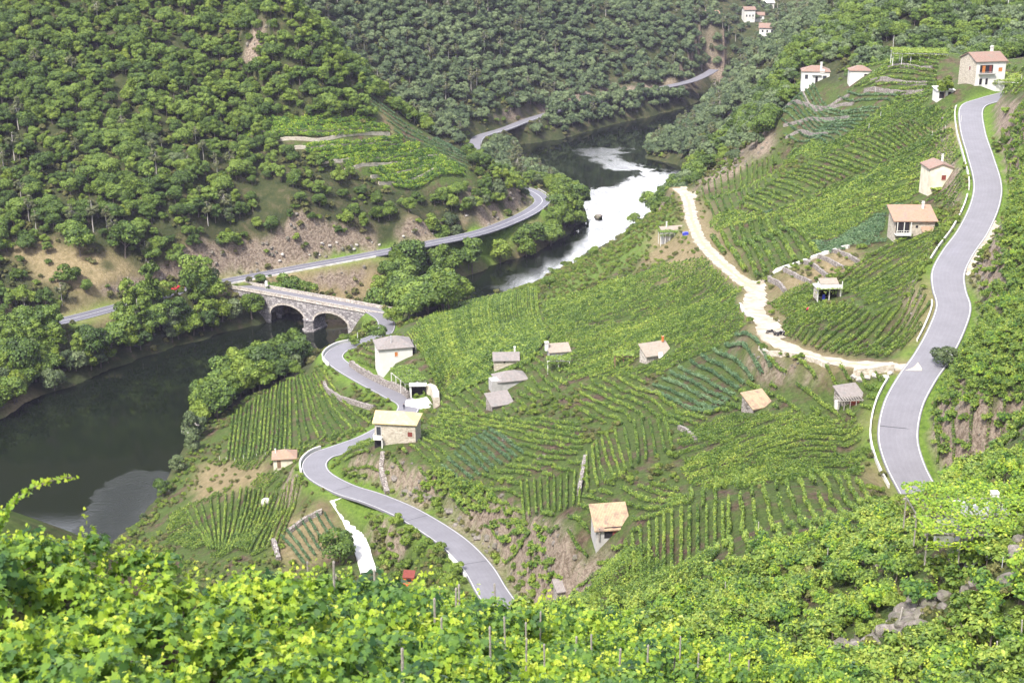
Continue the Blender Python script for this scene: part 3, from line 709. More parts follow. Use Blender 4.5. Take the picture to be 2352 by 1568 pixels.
KIND = {
 'oak':   leafmat('dark_broadleaf', [(0.1, (0.039, 0.071, 0.018)), (0.5, (0.087, 0.147, 0.028)), (0.95, (0.183, 0.260, 0.045))], 0.12, 0.6, patch=(0.012, 0.5)),
 'green': leafmat('mid_broadleaf', [(0.1, (0.055, 0.095, 0.016)), (0.5, (0.118, 0.182, 0.026)), (0.95, (0.220, 0.290, 0.048))], 0.15, 0.6),
 'lime':  leafmat('bright_broadleaf', [(0.1, (0.060, 0.102, 0.013)), (0.5, (0.140, 0.204, 0.027)), (0.95, (0.260, 0.316, 0.045))], 0.3, 0.4),
 'pine':  leafmat('pine_needles', [(0.1, (0.065, 0.078, 0.039)), (0.5, (0.130, 0.150, 0.066)), (0.95, (0.221, 0.234, 0.110))], 0.15, 0.3),
 'willow': leafmat('greyish_leaves', [(0.1, (0.048, 0.076, 0.037)), (0.5, (0.106, 0.148, 0.063)), (0.95, (0.192, 0.240, 0.115))], 0.3, 0.4),
 'far':   leafmat('hazy_broadleaf', [(0.1, (0.056, 0.090, 0.042)), (0.5, (0.105, 0.150, 0.068)), (0.95, (0.180, 0.235, 0.107))], 0.1, 0.6, patch=(0.015, 0.5)),  # bluer, greyer leaf colour puts distance haze into these trees
 'scrub': leafmat('scrub_leaves', [(0.1, (0.06, 0.07, 0.025)), (0.5, (0.13, 0.145, 0.045)), (0.95, (0.24, 0.23, 0.09))], 0.25, 0.6),
 'dead': leafmat('dry_leaves', [(0.1, (0.12, 0.06, 0.035)), (0.5, (0.26, 0.14, 0.08)), (0.95, (0.42, 0.26, 0.16))], 0.2, 0.3),
 'vine':  leafmat('vine_leaves', [(0.05, (0.038, 0.083, 0.021)), (0.4, (0.105, 0.177, 0.030)), (0.75, (0.200, 0.285, 0.047)), (1.0, (0.336, 0.395, 0.072))], 0.22, 0.3, patch=(0.035, 0.55)),
 'bluevine': leafmat('sprayed_vine_leaves', [(0.05, (0.040, 0.088, 0.039)), (0.5, (0.098, 0.176, 0.083)), (1.0, (0.196, 0.286, 0.143))], 0.25, 0.3, patch=(0.05, 0.4)),
 'nearvine': leafmat('bright_vine_leaves', [(0.0, (0.032, 0.084, 0.031)), (0.3, (0.086, 0.178, 0.047)), (0.6, (0.203, 0.336, 0.047)), (0.85, (0.353, 0.483, 0.052)), (1.0, (0.514, 0.577, 0.084))], 0.45, 0.3, patch=(0.12, 0.45)),  # from dark bluish green to bright yellow-green by leaf tone
}
M_bark = surf('bark', [(0.3, (0.10, 0.08, 0.065)), (0.6, (0.2, 0.165, 0.14)), (0.8, (0.3, 0.27, 0.24))], scale=3, bump=0.8)
M_pale_bark = surf('pale_bark', [(0.3, (0.28, 0.26, 0.24)), (0.7, (0.48, 0.45, 0.41))], scale=2, bump=0.5)
M_wood = surf('grey_wood', [(0.3, (0.20, 0.18, 0.16)), (0.7, (0.38, 0.35, 0.32))], scale=6, bump=0.4)

def crown_arrays(R, H, zc, nlobe, nleaf, leaf, seed, lob=0.42, flatb=0.55, airy=0.0):
    r = np.random.default_rng(seed)
    L_ = r.normal(size=(nlobe, 3)); L_ /= np.linalg.norm(L_, axis=1)[:, None]
    L_ *= (r.random((nlobe, 1)) ** 0.33) * np.array([R * (1 - lob * .7), R * (1 - lob * .7), H * (1 - lob * .7)])
    L_[:, 2] = np.where(L_[:, 2] < 0, L_[:, 2] * flatb, L_[:, 2])
    lr = R * lob * r.uniform(0.65, 1.2, nlobe)
    k = r.integers(0, nlobe, nleaf * 2)
    d = r.normal(size=(nleaf * 2, 3)); d /= np.linalg.norm(d, axis=1)[:, None]; d[:, 2] = np.where(d[:, 2] < -0.35, -d[:, 2], d[:, 2])
    rad = lr[k] * r.uniform(0.72 - airy, 1.08, nleaf * 2)
    c = L_[k] + d * rad[:, None] * np.array([1, 1, 0.82])
    # drop the leaves buried in other lobes
    dd = ((c[:, None] - L_[None]) ** 2 / np.array([1, 1, .67])).sum(-1) / (lr[None] ** 2)
    dd[np.arange(len(c)), k] = 9
    ok = (dd.min(1) > 0.55)
    c, d, k = c[ok][:nleaf], d[ok][:nleaf], k[ok][:nleaf]
    tone = 0.5 + r.normal(0, 0.17, len(c)) + r.uniform(-0.16, 0.16, nlobe)[k]
    size = leaf * r.uniform(0.7, 1.35, len(c))
    nor = d + r.normal(0, 0.45, d.shape)
    c[:, 2] += zc
    return c, nor, size, tone
def limb(m, p0, p1, r0, r1, n=6, kink=0.15, seg=3):
    pts = [Vector(p0).lerp(Vector(p1), i / seg) for i in range(seg + 1)]
    for i in range(1, seg): pts[i] += Vector((random.uniform(-1, 1), random.uniform(-1, 1), 0)) * kink
    for i in range(seg):
        m.tube(pts[i], pts[i + 1], r0 + (r1 - r0) * i / seg, r0 + (r1 - r0) * (i + 1) / seg, n, cap=False)
def make_tree_proto(name, kind, R, H, zc, nlobe, nleaf, leaf, seed, trunk_h=None, trunk_r=0.22, bark=None, lob=0.42, airy=0.0):
    q_ = ((1.0, 1.0, .42), (.78, 1.22, .38), (1.12, .82, .34), (.9, 1.05, .5))[seed % 4]
    if name in ('oak', 'green', 'far', 'lime', 'willow'): R, H, zc, lob = R * q_[0], H * q_[1], zc * (.6 + .4 * q_[1]), q_[2]
    random.seed(seed)
    c, nor, size, tone = crown_arrays(R, H, zc, nlobe, nleaf, leaf, seed, lob, airy=airy)
    v, l, t_ = cards(c, nor, size, tone)
    crown = np_mesh(name + '_crown', v, l, 4, KIND[kind], {'tone': ('FACE', t_)})
    m = MB(); th = trunk_h or zc
    limb(m, (0, 0, -1.2), (random.uniform(-.3, .3), random.uniform(-.3, .3), th), trunk_r, trunk_r * 0.55, 7)
    for k in range(6):
        a = k * 1.05 + random.random(); s_ = random.uniform(0.35, 0.7)
        limb(m, (0, 0, th * random.uniform(.5, .95)), (R * s_ * math.cos(a), R * s_ * math.sin(a), zc + H * random.uniform(-.1, .5)), trunk_r * .4, trunk_r * .12, 5, .3)
    me = bpy.data.meshes.new(name + '_trunk'); me.from_pydata(m.v, [], m.f); me.materials.append(bark or M_bark); me.update()
    return {'crown': crown, 'trunk': me, 'kind': kind}
PROTO = {
 'oak': [make_tree_proto('oak', 'oak', 4.3, 3.9, 4.0, 17, 2300, 0.46, 100 + i) for i in range(4)],
 'green': [make_tree_proto('green', 'green', 4.0, 3.7, 3.8, 16, 2200, 0.44, 120 + i) for i in range(4)],
 'lime': [make_tree_proto('lime', 'lime', 3.2, 3.0, 3.0, 12, 1600, 0.40, 141 + i) for i in range(3)],
 'dead': [make_tree_proto('dead', 'dead', 1.2, .9, .9, 7, 420, .24, 280 + i, trunk_r=.06, airy=.3) for i in range(2)],
 'pine': [make_tree_proto('pine', 'pine', 3.1, 4.8, 7.6, 18, 1700, 0.42, 160 + i, trunk_h=10.5, trunk_r=.24, bark=M_pale_bark, lob=0.3, airy=.4) for i in range(2)],
 'willow': [make_tree_proto('willow', 'willow', 3.8, 3.0, 2.8, 15, 1900, 0.4, 180 + i) for i in range(2)],
 'poplar': [make_tree_proto('poplar', 'green', 2.1, 6.2, 7.4, 20, 1900, 0.4, 200 + i, trunk_h=11, trunk_r=.16, bark=M_pale_bark, lob=0.42, airy=.2) for i in range(2)],
 'far': [make_tree_proto('far', 'far', 4.4, 3.9, 3.8, 15, 1300, 0.62, 220 + i) for i in range(4)],
 'scrub': [make_tree_proto('scrub', 'scrub', 1.5, 1.1, 0.9, 8, 500, 0.32, 240 + i, trunk_r=.06) for i in range(3)],
 'bush': [make_tree_proto('bush', 'green', 1.7, 1.4, 1.2, 8, 700, 0.32, 260 + i, trunk_r=.07) for i in range(3)],
}
def place_tree(kind, x, y, s, label, group=None, rz=None, name=None, cat='tree', z=None, tilt=0.0, sz=None):
    pr = random.choice(PROTO[kind]); zz = gz(x, y) if z is None else z
    r = empty(name or {'pine': 'pine_tree', 'poplar': 'poplar_tree', 'scrub': 'shrub', 'bush': 'shrub'}.get(kind, 'broadleaf_tree'), (x, y, zz), rz if rz is not None else random.uniform(0, 6.28))
    r.scale = (s, s, sz or s * random.uniform(0.88, 1.12))
    for p_ in ('trunk', 'crown'):
        o = bpy.data.objects.new(p_, pr[p_]); col.objects.link(o); o.parent = r
    tag(r, label, cat, group)
    return r
def joined_proto(pr, name):
    """crown and trunk of a prototype as one mesh, for the distant mass"""
    c, t_ = pr['crown'], pr['trunk']
    nv = len(c.vertices); co = np.empty(nv * 3, np.float32); c.vertices.foreach_get('co', co)
    tv = np.array([v.co[:] for v in t_.vertices], np.float32).reshape(-1, 3)
    me = bpy.data.meshes.new(name)
    fs = [tuple(p.vertices) for p in c.polygons] + [tuple(i + nv for i in p.vertices) for p in t_.polygons]
    me.from_pydata(np.vstack([co.reshape(-1, 3), tv]).tolist(), [], fs)
    me.materials.append(c.materials[0]); me.materials.append(t_.materials[0])
    me.polygons.foreach_set('material_index', [0] * len(c.polygons) + [1] * len(t_.polygons))
    tn = np.empty(len(c.polygons), np.float32); c.attributes['tone'].data.foreach_get('value', tn)
    a = me.attributes.new('tone', 'FLOAT', 'FACE'); a.data.foreach_set('value', np.r_[tn, np.full(len(t_.polygons), .5)].astype(np.float32))
    return bpy.data.objects.new(name, me)
def scatter(name, protos, pts, rz, sc_, idx, label, cat, tilt=None):
    """a mass of plants as one object (geometry nodes)"""
    cl = bpy.data.collections.new(name + '_kinds')
    for i, o in enumerate(protos): o.name = '%s_kind_%02d' % (name, i); cl.objects.link(o)
    n_ = len(pts)
    me = bpy.data.meshes.new(name); me.vertices.add(n_); me.vertices.foreach_set('co', np.ascontiguousarray(pts, np.float32).ravel())
    a = me.attributes.new('rz', 'FLOAT', 'POINT'); a.data.foreach_set('value', np.ascontiguousarray(rz, np.float32))
    a = me.attributes.new('sc', 'FLOAT', 'POINT'); a.data.foreach_set('value', np.ascontiguousarray(sc_, np.float32))
    a = me.attributes.new('idx', 'INT', 'POINT'); a.data.foreach_set('value', np.ascontiguousarray(idx, np.int32))
    o = bpy.data.objects.new(name, me); col.objects.link(o)
    g = bpy.data.node_groups.new(name, 'GeometryNodeTree')
    g.interface.new_socket('Geometry', in_out='INPUT', socket_type='NodeSocketGeometry'); g.interface.new_socket('Geometry', in_out='OUTPUT', socket_type='NodeSocketGeometry')
    gi, go = g.nodes.new('NodeGroupInput'), g.nodes.new('NodeGroupOutput')
    ci = g.nodes.new('GeometryNodeCollectionInfo'); ci.inputs[0].default_value = cl; ci.inputs[1].default_value = True; ci.inputs[2].default_value = True
    ip = g.nodes.new('GeometryNodeInstanceOnPoints'); ip.inputs['Pick Instance'].default_value = True
    def na(nm, ty):
        q = g.nodes.new('GeometryNodeInputNamedAttribute'); q.data_type = ty; q.inputs[0].default_value = nm; return q.outputs[0]
    cx = g.nodes.new('ShaderNodeCombineXYZ'); er = g.nodes.new('FunctionNodeEulerToRotation')
    lk = g.links.new
    mp = g.nodes.new('GeometryNodeMeshToPoints')
    lk(gi.outputs[0], mp.inputs[0]); lk(mp.outputs[0], ip.inputs['Points']); lk(ci.outputs[0], ip.inputs['Instance'])
    lk(na('idx', 'INT'), ip.inputs['Instance Index']); lk(na('rz', 'FLOAT'), cx.inputs[2]); lk(cx.outputs[0], er.inputs[0]); lk(er.outputs[0], ip.inputs['Rotation'])
    lk(na('sc', 'FLOAT'), ip.inputs['Scale']); lk(ip.outputs[0], go.inputs[0])
    md = o.modifiers.new('scatter', 'NODES'); md.node_group = g
    return tag(o, label, cat, kind='stuff')

def visible(pts, lift=3.0, tol=22.0, margin=80):
    q = project(pts + np.array([0, 0, lift])); ok = (q[:, 0] > -margin) & (q[:, 0] < 2352 + margin) & (q[:, 1] > -margin) & (q[:, 1] < 1568 + margin)
    h, hit = cast_many(q[:, :2]); d = np.hypot(h[:, 0], h[:, 1]); dp = np.hypot(pts[:, 0], pts[:, 1])
    return ok & (d > dp - tol)
FOOT = []                                           # building footprints (x, y, radius) kept clear
def clear(x, y, extra=0.0):
    ok = np.ones(len(x), bool)
    for fx, fy, fr in FOOT: ok &= (x - fx) ** 2 + (y - fy) ** 2 > (fr + extra) ** 2
    return ok
def road_clear(x, y, d):
    """True where (x, y) is more than d from every carriageway edge"""
    i = np.clip(np.searchsorted(gx, x) - 1, 0, len(gx) - 2); j = np.clip(np.searchsorted(gy, y) - 1, 0, len(gy) - 2)
    fx = (x - gx[i]) / (gx[i + 1] - gx[i]); fy = (y - gy[j]) / (gy[j + 1] - gy[j])
    ok = np.ones(len(x), bool)
    for nm in R3:
        G = np.minimum(RD[nm], 60); dd = (G[j, i] * (1 - fx) + G[j, i + 1] * fx) * (1 - fy) + (G[j + 1, i] * (1 - fx) + G[j + 1, i + 1] * fx) * fy
        ok &= dd > HALF[nm] + d
    return ok
def river_d(x, y):
    i = np.clip(np.searchsorted(gx, x) - 1, 0, len(gx) - 2); j = np.clip(np.searchsorted(gy, y) - 1, 0, len(gy) - 2)
    return RD['river'][j, i]

# where buildings and open ground stand, in the picture (u, v, metres kept clear)
for u, v, r in ((905,835,6.5),(912,1012,6.0),(1162,842,3.6),(1172,885,4.6),(1147,935,3.4),(1283,815,3.6),(1503,822,4.2),(1738,940,2.6),(1950,925,3.0),(1400,1225,3.2),(1295,1358,1.8),(655,1062,3.6),(1900,690,3.4),(2085,530,5.6),
                (2148,440,4.5),(1871,188,9),(1972,180,7),(2240,185,8.5),(1545,550,3.6),(2165,222,4),(940,1345,1.5),(1850,722,.8),(960,925,4)):
    p = cast(u, v); FOOT.append((p[0], p[1], r))

# ---- trees: candidate spots on a jittered grid, thinned by the picture zones
T_EX = [[(1035,705),(1230,640),(1340,575),(1440,520),(1510,490),(1490,545),(1330,630),(1230,685),(1050,725)], [(670,765),(860,738),(875,790),(760,852),(680,880)], [(365,672),(432,655),(445,745),(358,755)], [(480,662),(640,640),(620,722),(545,738),(488,722)], [(495,648),(870,577),(905,600),(880,640),(840,712),(700,700),(590,672),(500,690)], [(135,738),(278,700),(288,800),(150,838)], [(1110,530),(1235,482),(1185,426),(1262,432),(1285,500),(1262,538),(1150,592)],
        [(1078,345),(1100,300),(1235,264),(1240,280),(1120,325),(1100,362)], LEFT_VINE, [(1825,160),(1965,160),(1965,222),(1835,222)], [(590,285),(900,280),(1060,340),(1110,430),(1000,450),(850,440),(700,350)],
        [(200,570),(300,590),(310,650),(200,665)], [(1600,165),(1660,155),(1640,200),(1590,200)]]
T_THIN = [[(0,560),(320,560),(330,660),(0,690)], [(560,550),(1090,480),(1140,500),(870,570),(500,640)], [(580,420),(1000,430),(1090,490),(600,560)], [(1600,400),(1690,330),(1790,300),(1790,345),(1640,440)]]
def tree_spots(x0, x1, y0, y1, step):
    X, Y = np.meshgrid(np.arange(x0, x1, step), np.arange(y0, y1, step)); X[1::2] += step / 2
    X = (X + rng.uniform(-.36, .36, X.shape) * step).ravel(); Y = (Y + rng.uniform(-.36, .36, Y.shape) * step).ravel()
    return X, Y
FORF = None
def forest_at(x, y):
    i = np.clip(np.searchsorted(gx, x) - 1, 0, len(gx) - 2); j = np.clip(np.searchsorted(gy, y) - 1, 0, len(gy) - 2)
    return forest[j, i]
allp = []
for (x0, x1, y0, y1, st) in ((-330, 230, 340, 640, 3.3), (-330, 420, 640, 960, 4.0), (-200, 700, 960, 1500, 8.0), (230, 420, 330, 640, 5.0)):
    X, Y = tree_spots(x0, x1, y0, y1, st)
    Z = ground(X, Y)
    ji, ij = np.clip(np.searchsorted(gy, Y) - 1, 0, len(gy) - 2), np.clip(np.searchsorted(gx, X) - 1, 0, len(gx) - 2)
    ok = rng.random(len(X)) < 0.60 * np.sqrt(1 + np.minimum(steep[ji, ij], 2.2) ** 2) * (0.75 + 0.5 * vnoise(X, Y, 22, 77))
    ok |= (river_d(X, Y) < 20) & (X < -60) & (rng.random(len(X)) < .85)
    ok &= (forest_at(X, Y) > 0.6) & (Z > 0.4) & (river_d(X, Y) > 1.2) & road_clear(X, Y, 3.5) & clear(X, Y, 3)
    X, Y, Z = X[ok], Y[ok], Z[ok]; P3 = np.stack([X, Y, Z], 1)
    q = project(P3)
    ok = np.ones(len(X), bool)
    for P_ in T_EX: ok &= ~in_poly(q[:, 0], q[:, 1], P_)
    for P_ in T_THIN: ok &= ~(in_poly(q[:, 0], q[:, 1], P_) & (rng.random(len(X)) > 0.22))
    P3 = P3[ok]; q = q[ok]
    vis = visible(P3, 7.0, 40, 120)
    allp.append(np.c_[P3[vis], q[vis]])
# places where the trees stand crown to crown
DENSE = [[(-40,800),(140,792),(280,750),(400,700),(495,668),(590,690),(600,735),(430,780),(300,822),(150,874),(0,925),(-40,930)], [(868,650),(900,605),(1140,560),(1262,480),(1335,500),(1305,535),(1120,622),(960,672),(880,692)],
         [(1190,335),(1245,290),(1570,222),(1600,238),(1480,268),(1280,318)], [(560,545),(700,430),(860,462),(1060,476),(1100,440),(1130,480),(1000,520),(860,530),(640,560)], [(330,600),(600,470),(640,540),(520,600),(430,650),(350,640)]]
X, Y = tree_spots(-260, 200, 330, 860, 4.3); Z = ground(X, Y); P3 = np.stack([X, Y, Z], 1); q = project(P3)
ok = np.zeros(len(X), bool)
for P_, pr_ in zip(DENSE, (.62, .6, .7, .5, .4)): ok |= in_poly(q[:, 0], q[:, 1], P_) & (rng.random(len(X)) < pr_)
ok &= (Z > 0.3) & (river_d(X, Y) > .6) & road_clear(X, Y, 3.0) & (Y > 330)
for P_ in T_EX: ok &= ~in_poly(q[:, 0], q[:, 1], P_)
old = np.vstack(allp); ok &= np.array([((old[:, 0] - x) ** 2 + (old[:, 1] - y) ** 2).min() > 14 if k else False for x, y, k in zip(X, Y, ok)])
P3, q = P3[ok], q[ok]; vis = visible(P3, 7.0, 40, 120); allp.append(np.c_[P3[vis], q[vis]])
TP = np.vstack(allp)
kinds = np.empty(len(TP), object); tsz = np.empty(len(TP))
shore = river_d(TP[:, 0], TP[:, 1]) < 22
for i, (x, y, z, u, v, f) in enumerate(TP):
    rr = random.random()
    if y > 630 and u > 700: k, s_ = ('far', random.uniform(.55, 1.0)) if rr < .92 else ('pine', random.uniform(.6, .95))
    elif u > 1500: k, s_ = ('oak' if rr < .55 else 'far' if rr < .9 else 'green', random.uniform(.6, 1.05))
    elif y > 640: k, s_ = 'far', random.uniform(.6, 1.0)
    elif y > 380 and y < 600 and u > 640 and v > (548 if u < 1180 else 470) and river_d(np.array([x]), np.array([y]))[0] < 40: k, s_ = ('green' if rr < .45 else 'oak', random.uniform(1.05, 1.5))
    elif shore[i] and u < 620: k, s_ = ('green' if rr < .4 else 'willow' if rr < .55 else 'oak' if rr < .85 else 'lime', random.uniform(.95, 1.45))
    elif shore[i]: k, s_ = ('green' if rr < .4 else 'willow' if rr < .62 else 'oak' if rr < .85 else 'lime', random.uniform(.6, .95))
    elif 560 < u < 1180 and 330 < v < 560: k, s_ = ('oak' if rr < .7 else 'green', random.uniform(.42, .8))
    elif v > 330: k, s_ = ('oak' if rr < .62 else 'green' if rr < .78 else 'pine' if rr < .9 else 'lime' if rr < .95 else 'willow', random.uniform(.42, 1.0))
    else: k, s_ = ('oak' if rr < .55 else 'green' if rr < .93 else 'lime' if rr < .97 else 'pine', random.uniform(.42, .98))
    if TP[i, 4] > 575 and u < 600 and not shore[i]: s_ *= .85
    kinds[i] = k; tsz[i] = s_
# individual trees: the ones that show largest
order = np.argsort(TP[:, 5] / tsz)
N_IND = 215
LAB = {'oak': 'dark green broadleaf tree', 'green': 'mid green broadleaf tree', 'lime': 'bright yellow-green young tree', 'pine': 'greyish bare-trunked pine', 'willow': 'soft grey-green tree', 'far': 'hazy bluish green rounded tree'}
def zone(u, v, x, y, near_shore):
    if u > 1480 and y < 760: return 'on the wooded slope below the ridge houses'
    if y > 640: return 'on the steep hill across the river bend'
    if near_shore and u < 700: return 'beside dark water downstream of the bridge'
    if near_shore: return 'lining the river bank upstream of the bridge'
    if u < 620 and v > 560: return 'around dry clearings above the riverside road'
    if v > 430: return 'between striped terraces and riverside road'
    return 'in the wood on the hill left of the striped terraces'
for i in order[:N_IND]:
    x, y, z, u, v, f = TP[i]; zn = zone(u, v, x, y, shore[i])
    place_tree(kinds[i], x, y, tsz[i], '%s %s' % (LAB[kinds[i]], zn), '%ss %s' % (LAB[kinds[i]], zn))
rest = order[N_IND:]
for nm, sel, lb in (('hillside_forest', [i for i in rest if TP[i, 3] <= 1480 or TP[i, 1] >= 760], 'dense dark green mixed wood covering the hills beyond the river'),
                    ('ridge_forest', [i for i in rest if TP[i, 3] > 1480 and TP[i, 1] < 760], 'dark shaded wood behind and below the ridge houses')):
    ks = ['oak', 'green', 'lime', 'pine', 'willow', 'far']; pl = []; base = {}
    for k in ks:
        base[k] = len(pl)
        for pr in PROTO[k]: pl.append(joined_proto(pr, nm))
    sel = np.array(sel)
    idx = [base[kinds[i]] + random.randrange(len(PROTO[kinds[i]])) for i in sel]
    scatter(nm, pl, TP[sel, :3], rng.uniform(0, 6.28, len(sel)), tsz[sel], idx, lb, 'forest')
print('trees', len(TP))

# trees one can single out: (u, v of the foot, height factor, kind, label)
for u, v, s_, k, lb in (
    (185,588,1.35,'oak','round dark green tree alone at the left of the dry clearing'),(290,592,1.55,'oak','broad dark olive tree overhanging the right edge of the dry clearing'),(158,655,1.08,'green','bright green leaning tree below the dry clearing'),
    (300,745,1.35,'poplar','slender pale green poplar standing before the lower road'),(350,725,1.51,'poplar','tallest pale green poplar between the lower road and water'),(325,790,1.22,'poplar','thin poplar with white stem beside the water'),
    (450,668,1.49,'oak','tall dark tree hiding the road junction left of the bridge'),(530,735,1.22,'willow','grey-green willow leaning over the water left of the bridge'),(600,650,0.51,'oak','small dark bush between bridge end and riverside road'),
    (250,835,1.08,'lime','bright yellow-green tree at the water opposite the lower vineyard'),(125,895,1.15,'willow','pale willow spreading over the dark water, furthest downstream'),
    (950,640,1.96,'oak','biggest dark round tree right of the bridge meadow'),(1020,635,1.62,'green','mid green round tree second from the bridge meadow'),(1085,625,1.55,'oak','dark round tree third from the bridge meadow'),(1150,605,1.42,'green','green tree fourth from the bridge meadow'),
    (1210,590,1.28,'green','low green tree upstream of the four big round trees'),(1265,565,1.28,'oak','dark tree just below the double bend of the riverside road'),(1320,520,1.15,'oak','dark tree at the water below the double bend'),
    (1030,715,1.42,'green','round green tree at the water before the near vineyard rows'),(905,748,.9,'green','bright green tree right of the bridge end'),(940,738,1.08,'oak','dark tree behind the topmost vine rows'),(842,772,.55,'oak','dark tree hiding the near bridge abutment'),(872,778,.6,'oak','small dark tree beside the upper road bend'),(815,795,.4,'green','low green tree on the bank above the water at the upper bend'),
    (475,955,0.62,'green','light green tree at the near river bank'),(520,925,0.6,'green','light green tree just upstream on the near river bank'),(560,905,0.6,'willow','grey-green bush on the near bank below the upper bend'),(610,885,0.7,'willow','greyest leafy bush on the near bank below the bend'),(655,862,0.5,'willow','small grey bush near the top of the lower vineyard'),
    (445,1040,0.85,'willow','broad pale grey bush below the white rocks'),(410,1085,0.8,'willow','dark grey bush at the narrow bank of the pool'),(375,1140,0.6,'oak','dark bush right of the sparkling water'),(330,1195,0.35,'willow','small grey bush at the shining water edge'),
    (1455,515,0.75,'oak','dark ragged tree standing out against the white water'),(1530,470,0.4,'oak','small dark bush beside the far end of the track'),(1262,665,0.57,'oak','dark round bush above the right end of the bright rows'),(1362,590,0.42,'oak','dark low bush on the weedy slope above the shining water'),
    (2168,842,0.62,'willow','round olive bush overhanging the right road'),(2168,225,0.95,'lime','yellow-green rounded tree beside the big stone house'),
    (1160,380,1.01,'willow','pale leafless grey tree between the bend and the far road'),(1310,500,0.47,'oak','bush on the small rocky islet'),
    (780,1290,0.85,'oak','dark round bush below the concrete drive'),(2348,372,0.4,'oak','dark bush high on the right bank above the road'),(2262,690,0.3,'oak','small dark bush above the road lay-by'),
    (1700,345,0.75,'scrub','olive shrubby tree on the reddish rocks'),(1650,350,0.8,'green','yellow green bush on the edge of the reddish rocks')):
    p = cast(u, v)
    if k == 'scrub': s_ *= 2.2
    if k == 'dead': s_ *= 1.0
    place_tree(k, p[0], p[1], s_, lb, name='shrub' if k in ('scrub', 'dead') or 'bush' in lb else None, cat='bush' if 'bush' in lb else 'tree')

# trees in a line hiding the roads from above
for P, u0, u1, lb in ((R3['far'], 1245, 1575, 'tree in the line between far road and river'), (R3['bank'], 895, 1118, 'tree in the line below the riverside road, upstream of the bridge'), (R3['bank'], 285, 470, 'tree in the line below the riverside road, downstream of the bridge')):
    q = project(P); N_ = frames(P); last = None
    for i in range(len(P)):
        if u0 < q[i, 0] < u1 and not 355 < q[i, 0] < 445 and (last is None or np.linalg.norm(P[i] - last) > 4.6):
            last = P[i]; c = P[i, :2]; s_ = 1.0 if (c + N_[i])[1] < c[1] else -1.0; o_ = s_ * random.uniform(4.6, 6.0); x, y = c + N_[i] * o_
            if river_d(np.array([x]), np.array([y]))[0] > .5: place_tree(random.choice(['oak', 'green'] if P is R3['bank'] else ['far']), x, y, random.uniform(.95, 1.2), 'rounded ' + lb, lb + 's')
# ---- vine rows -------------------------------------------------------
CLAIM = []; ROWS = []
def row_points(curve, gap=0.0, step=1.0, seed=0):
    P = resample(np.asarray(curve, float)[:, :2], step)
    if len(P) < 3: return []
    ok = road_clear(P[:, 0], P[:, 1], 1.0) & clear(P[:, 0], P[:, 1]) & (river_d(P[:, 0], P[:, 1]) > 2.5)
    if gap: ok &= (vnoise(P[:, 0], P[:, 1], 3.2, 21 + seed) * .6 + vnoise(P[:, 0], P[:, 1], 9, 22) * .4) > gap
    out = []; cur = []
    for p, k in zip(P, ok):
        if k: cur.append(p)
        elif len(cur) > 2: out.append(np.array(cur)); cur = []
        else: cur = []
    if len(cur) > 2: out.append(np.array(cur))
    return out
def patch(S, E, spacing, kind, name, M=None, gap=0.0, h=1.05, w=0.6, n=None, dens=1.0, claim=True, split=True):
    Sw, Ew = cast_many(S)[0][:, :2], cast_many(E)[0][:, :2]; Mw = cast_many(M)[0][:, :2] if M else None
    spacing *= 1.2; w *= .72; h *= .74
    Ls = max(np.linalg.norm(np.diff(Sw, axis=0), axis=1).sum(), np.linalg.norm(np.diff(Ew, axis=0), axis=1).sum())
    N_ = n or max(2, int(Ls / spacing) + 1)
    for k in range(N_):
        t = min(max(k / (N_ - 1) + random.uniform(-.12, .12) / N_, 0), 1)
        pts = [at_t(Sw, t)] + ([at_t(Mw, t)] if M else []) + [at_t(Ew, t)]
        c = catmull([(*p, 0) for p in pts], 1.0)
        segs = row_points(c, gap)
        if segs:
            if split:
                for s_ in segs: ROWS.append(([s_], kind, name, h, w, dens))
            else: ROWS.append((segs, kind, name, h, w, dens))
    if claim: CLAIM.append(np.vstack([Sw] + ([Mw[-1:]] if M else []) + [Ew[::-1]] + ([Mw[:1]] if M else [])))
def fill(poly, p, q, spacing, kind, name, gap=0.3, h=1.15, w=0.9, dens=1.0, wav=1.0):
    w *= .48; h *= .72; wav *= .3; gap *= .8; spacing *= 1.06
    Pw = cast_many(poly)[0][:, :2]; a, b = cast(*p)[:2], cast(*q)[:2]
    d = (b - a) / np.linalg.norm(b - a); nn = np.array([-d[1], d[0]])
    s_, t_ = Pw @ d, Pw @ nn
    for tt in np.arange(t_.min(), t_.max(), spacing):
        xs = np.arange(s_.min(), s_.max(), 1.0)
        off = (vnoise(xs, np.full(len(xs), tt), 14, 31) - .5) * 2.4 * wav + (vnoise(xs, np.full(len(xs), tt * 3), 3, 32) - .5) * .5
        L_ = xs[:, None] * d + (tt + off)[:, None] * nn
        ok = in_poly(L_[:, 0], L_[:, 1], Pw)
        for C_ in CLAIM: ok &= ~in_poly(L_[:, 0], L_[:, 1], C_)
        i = 0
        while i < len(ok):
            if ok[i]:
                j = i
                while j < len(ok) and ok[j]: j += 1
                if j - i > 3:
                    segs = row_points(L_[i:j], gap, seed=int(tt) % 3)
                    for s2 in segs: ROWS.append(([s2], kind, name, h, w, dens))
                i = j
            i += 1
    CLAIM.append(Pw)

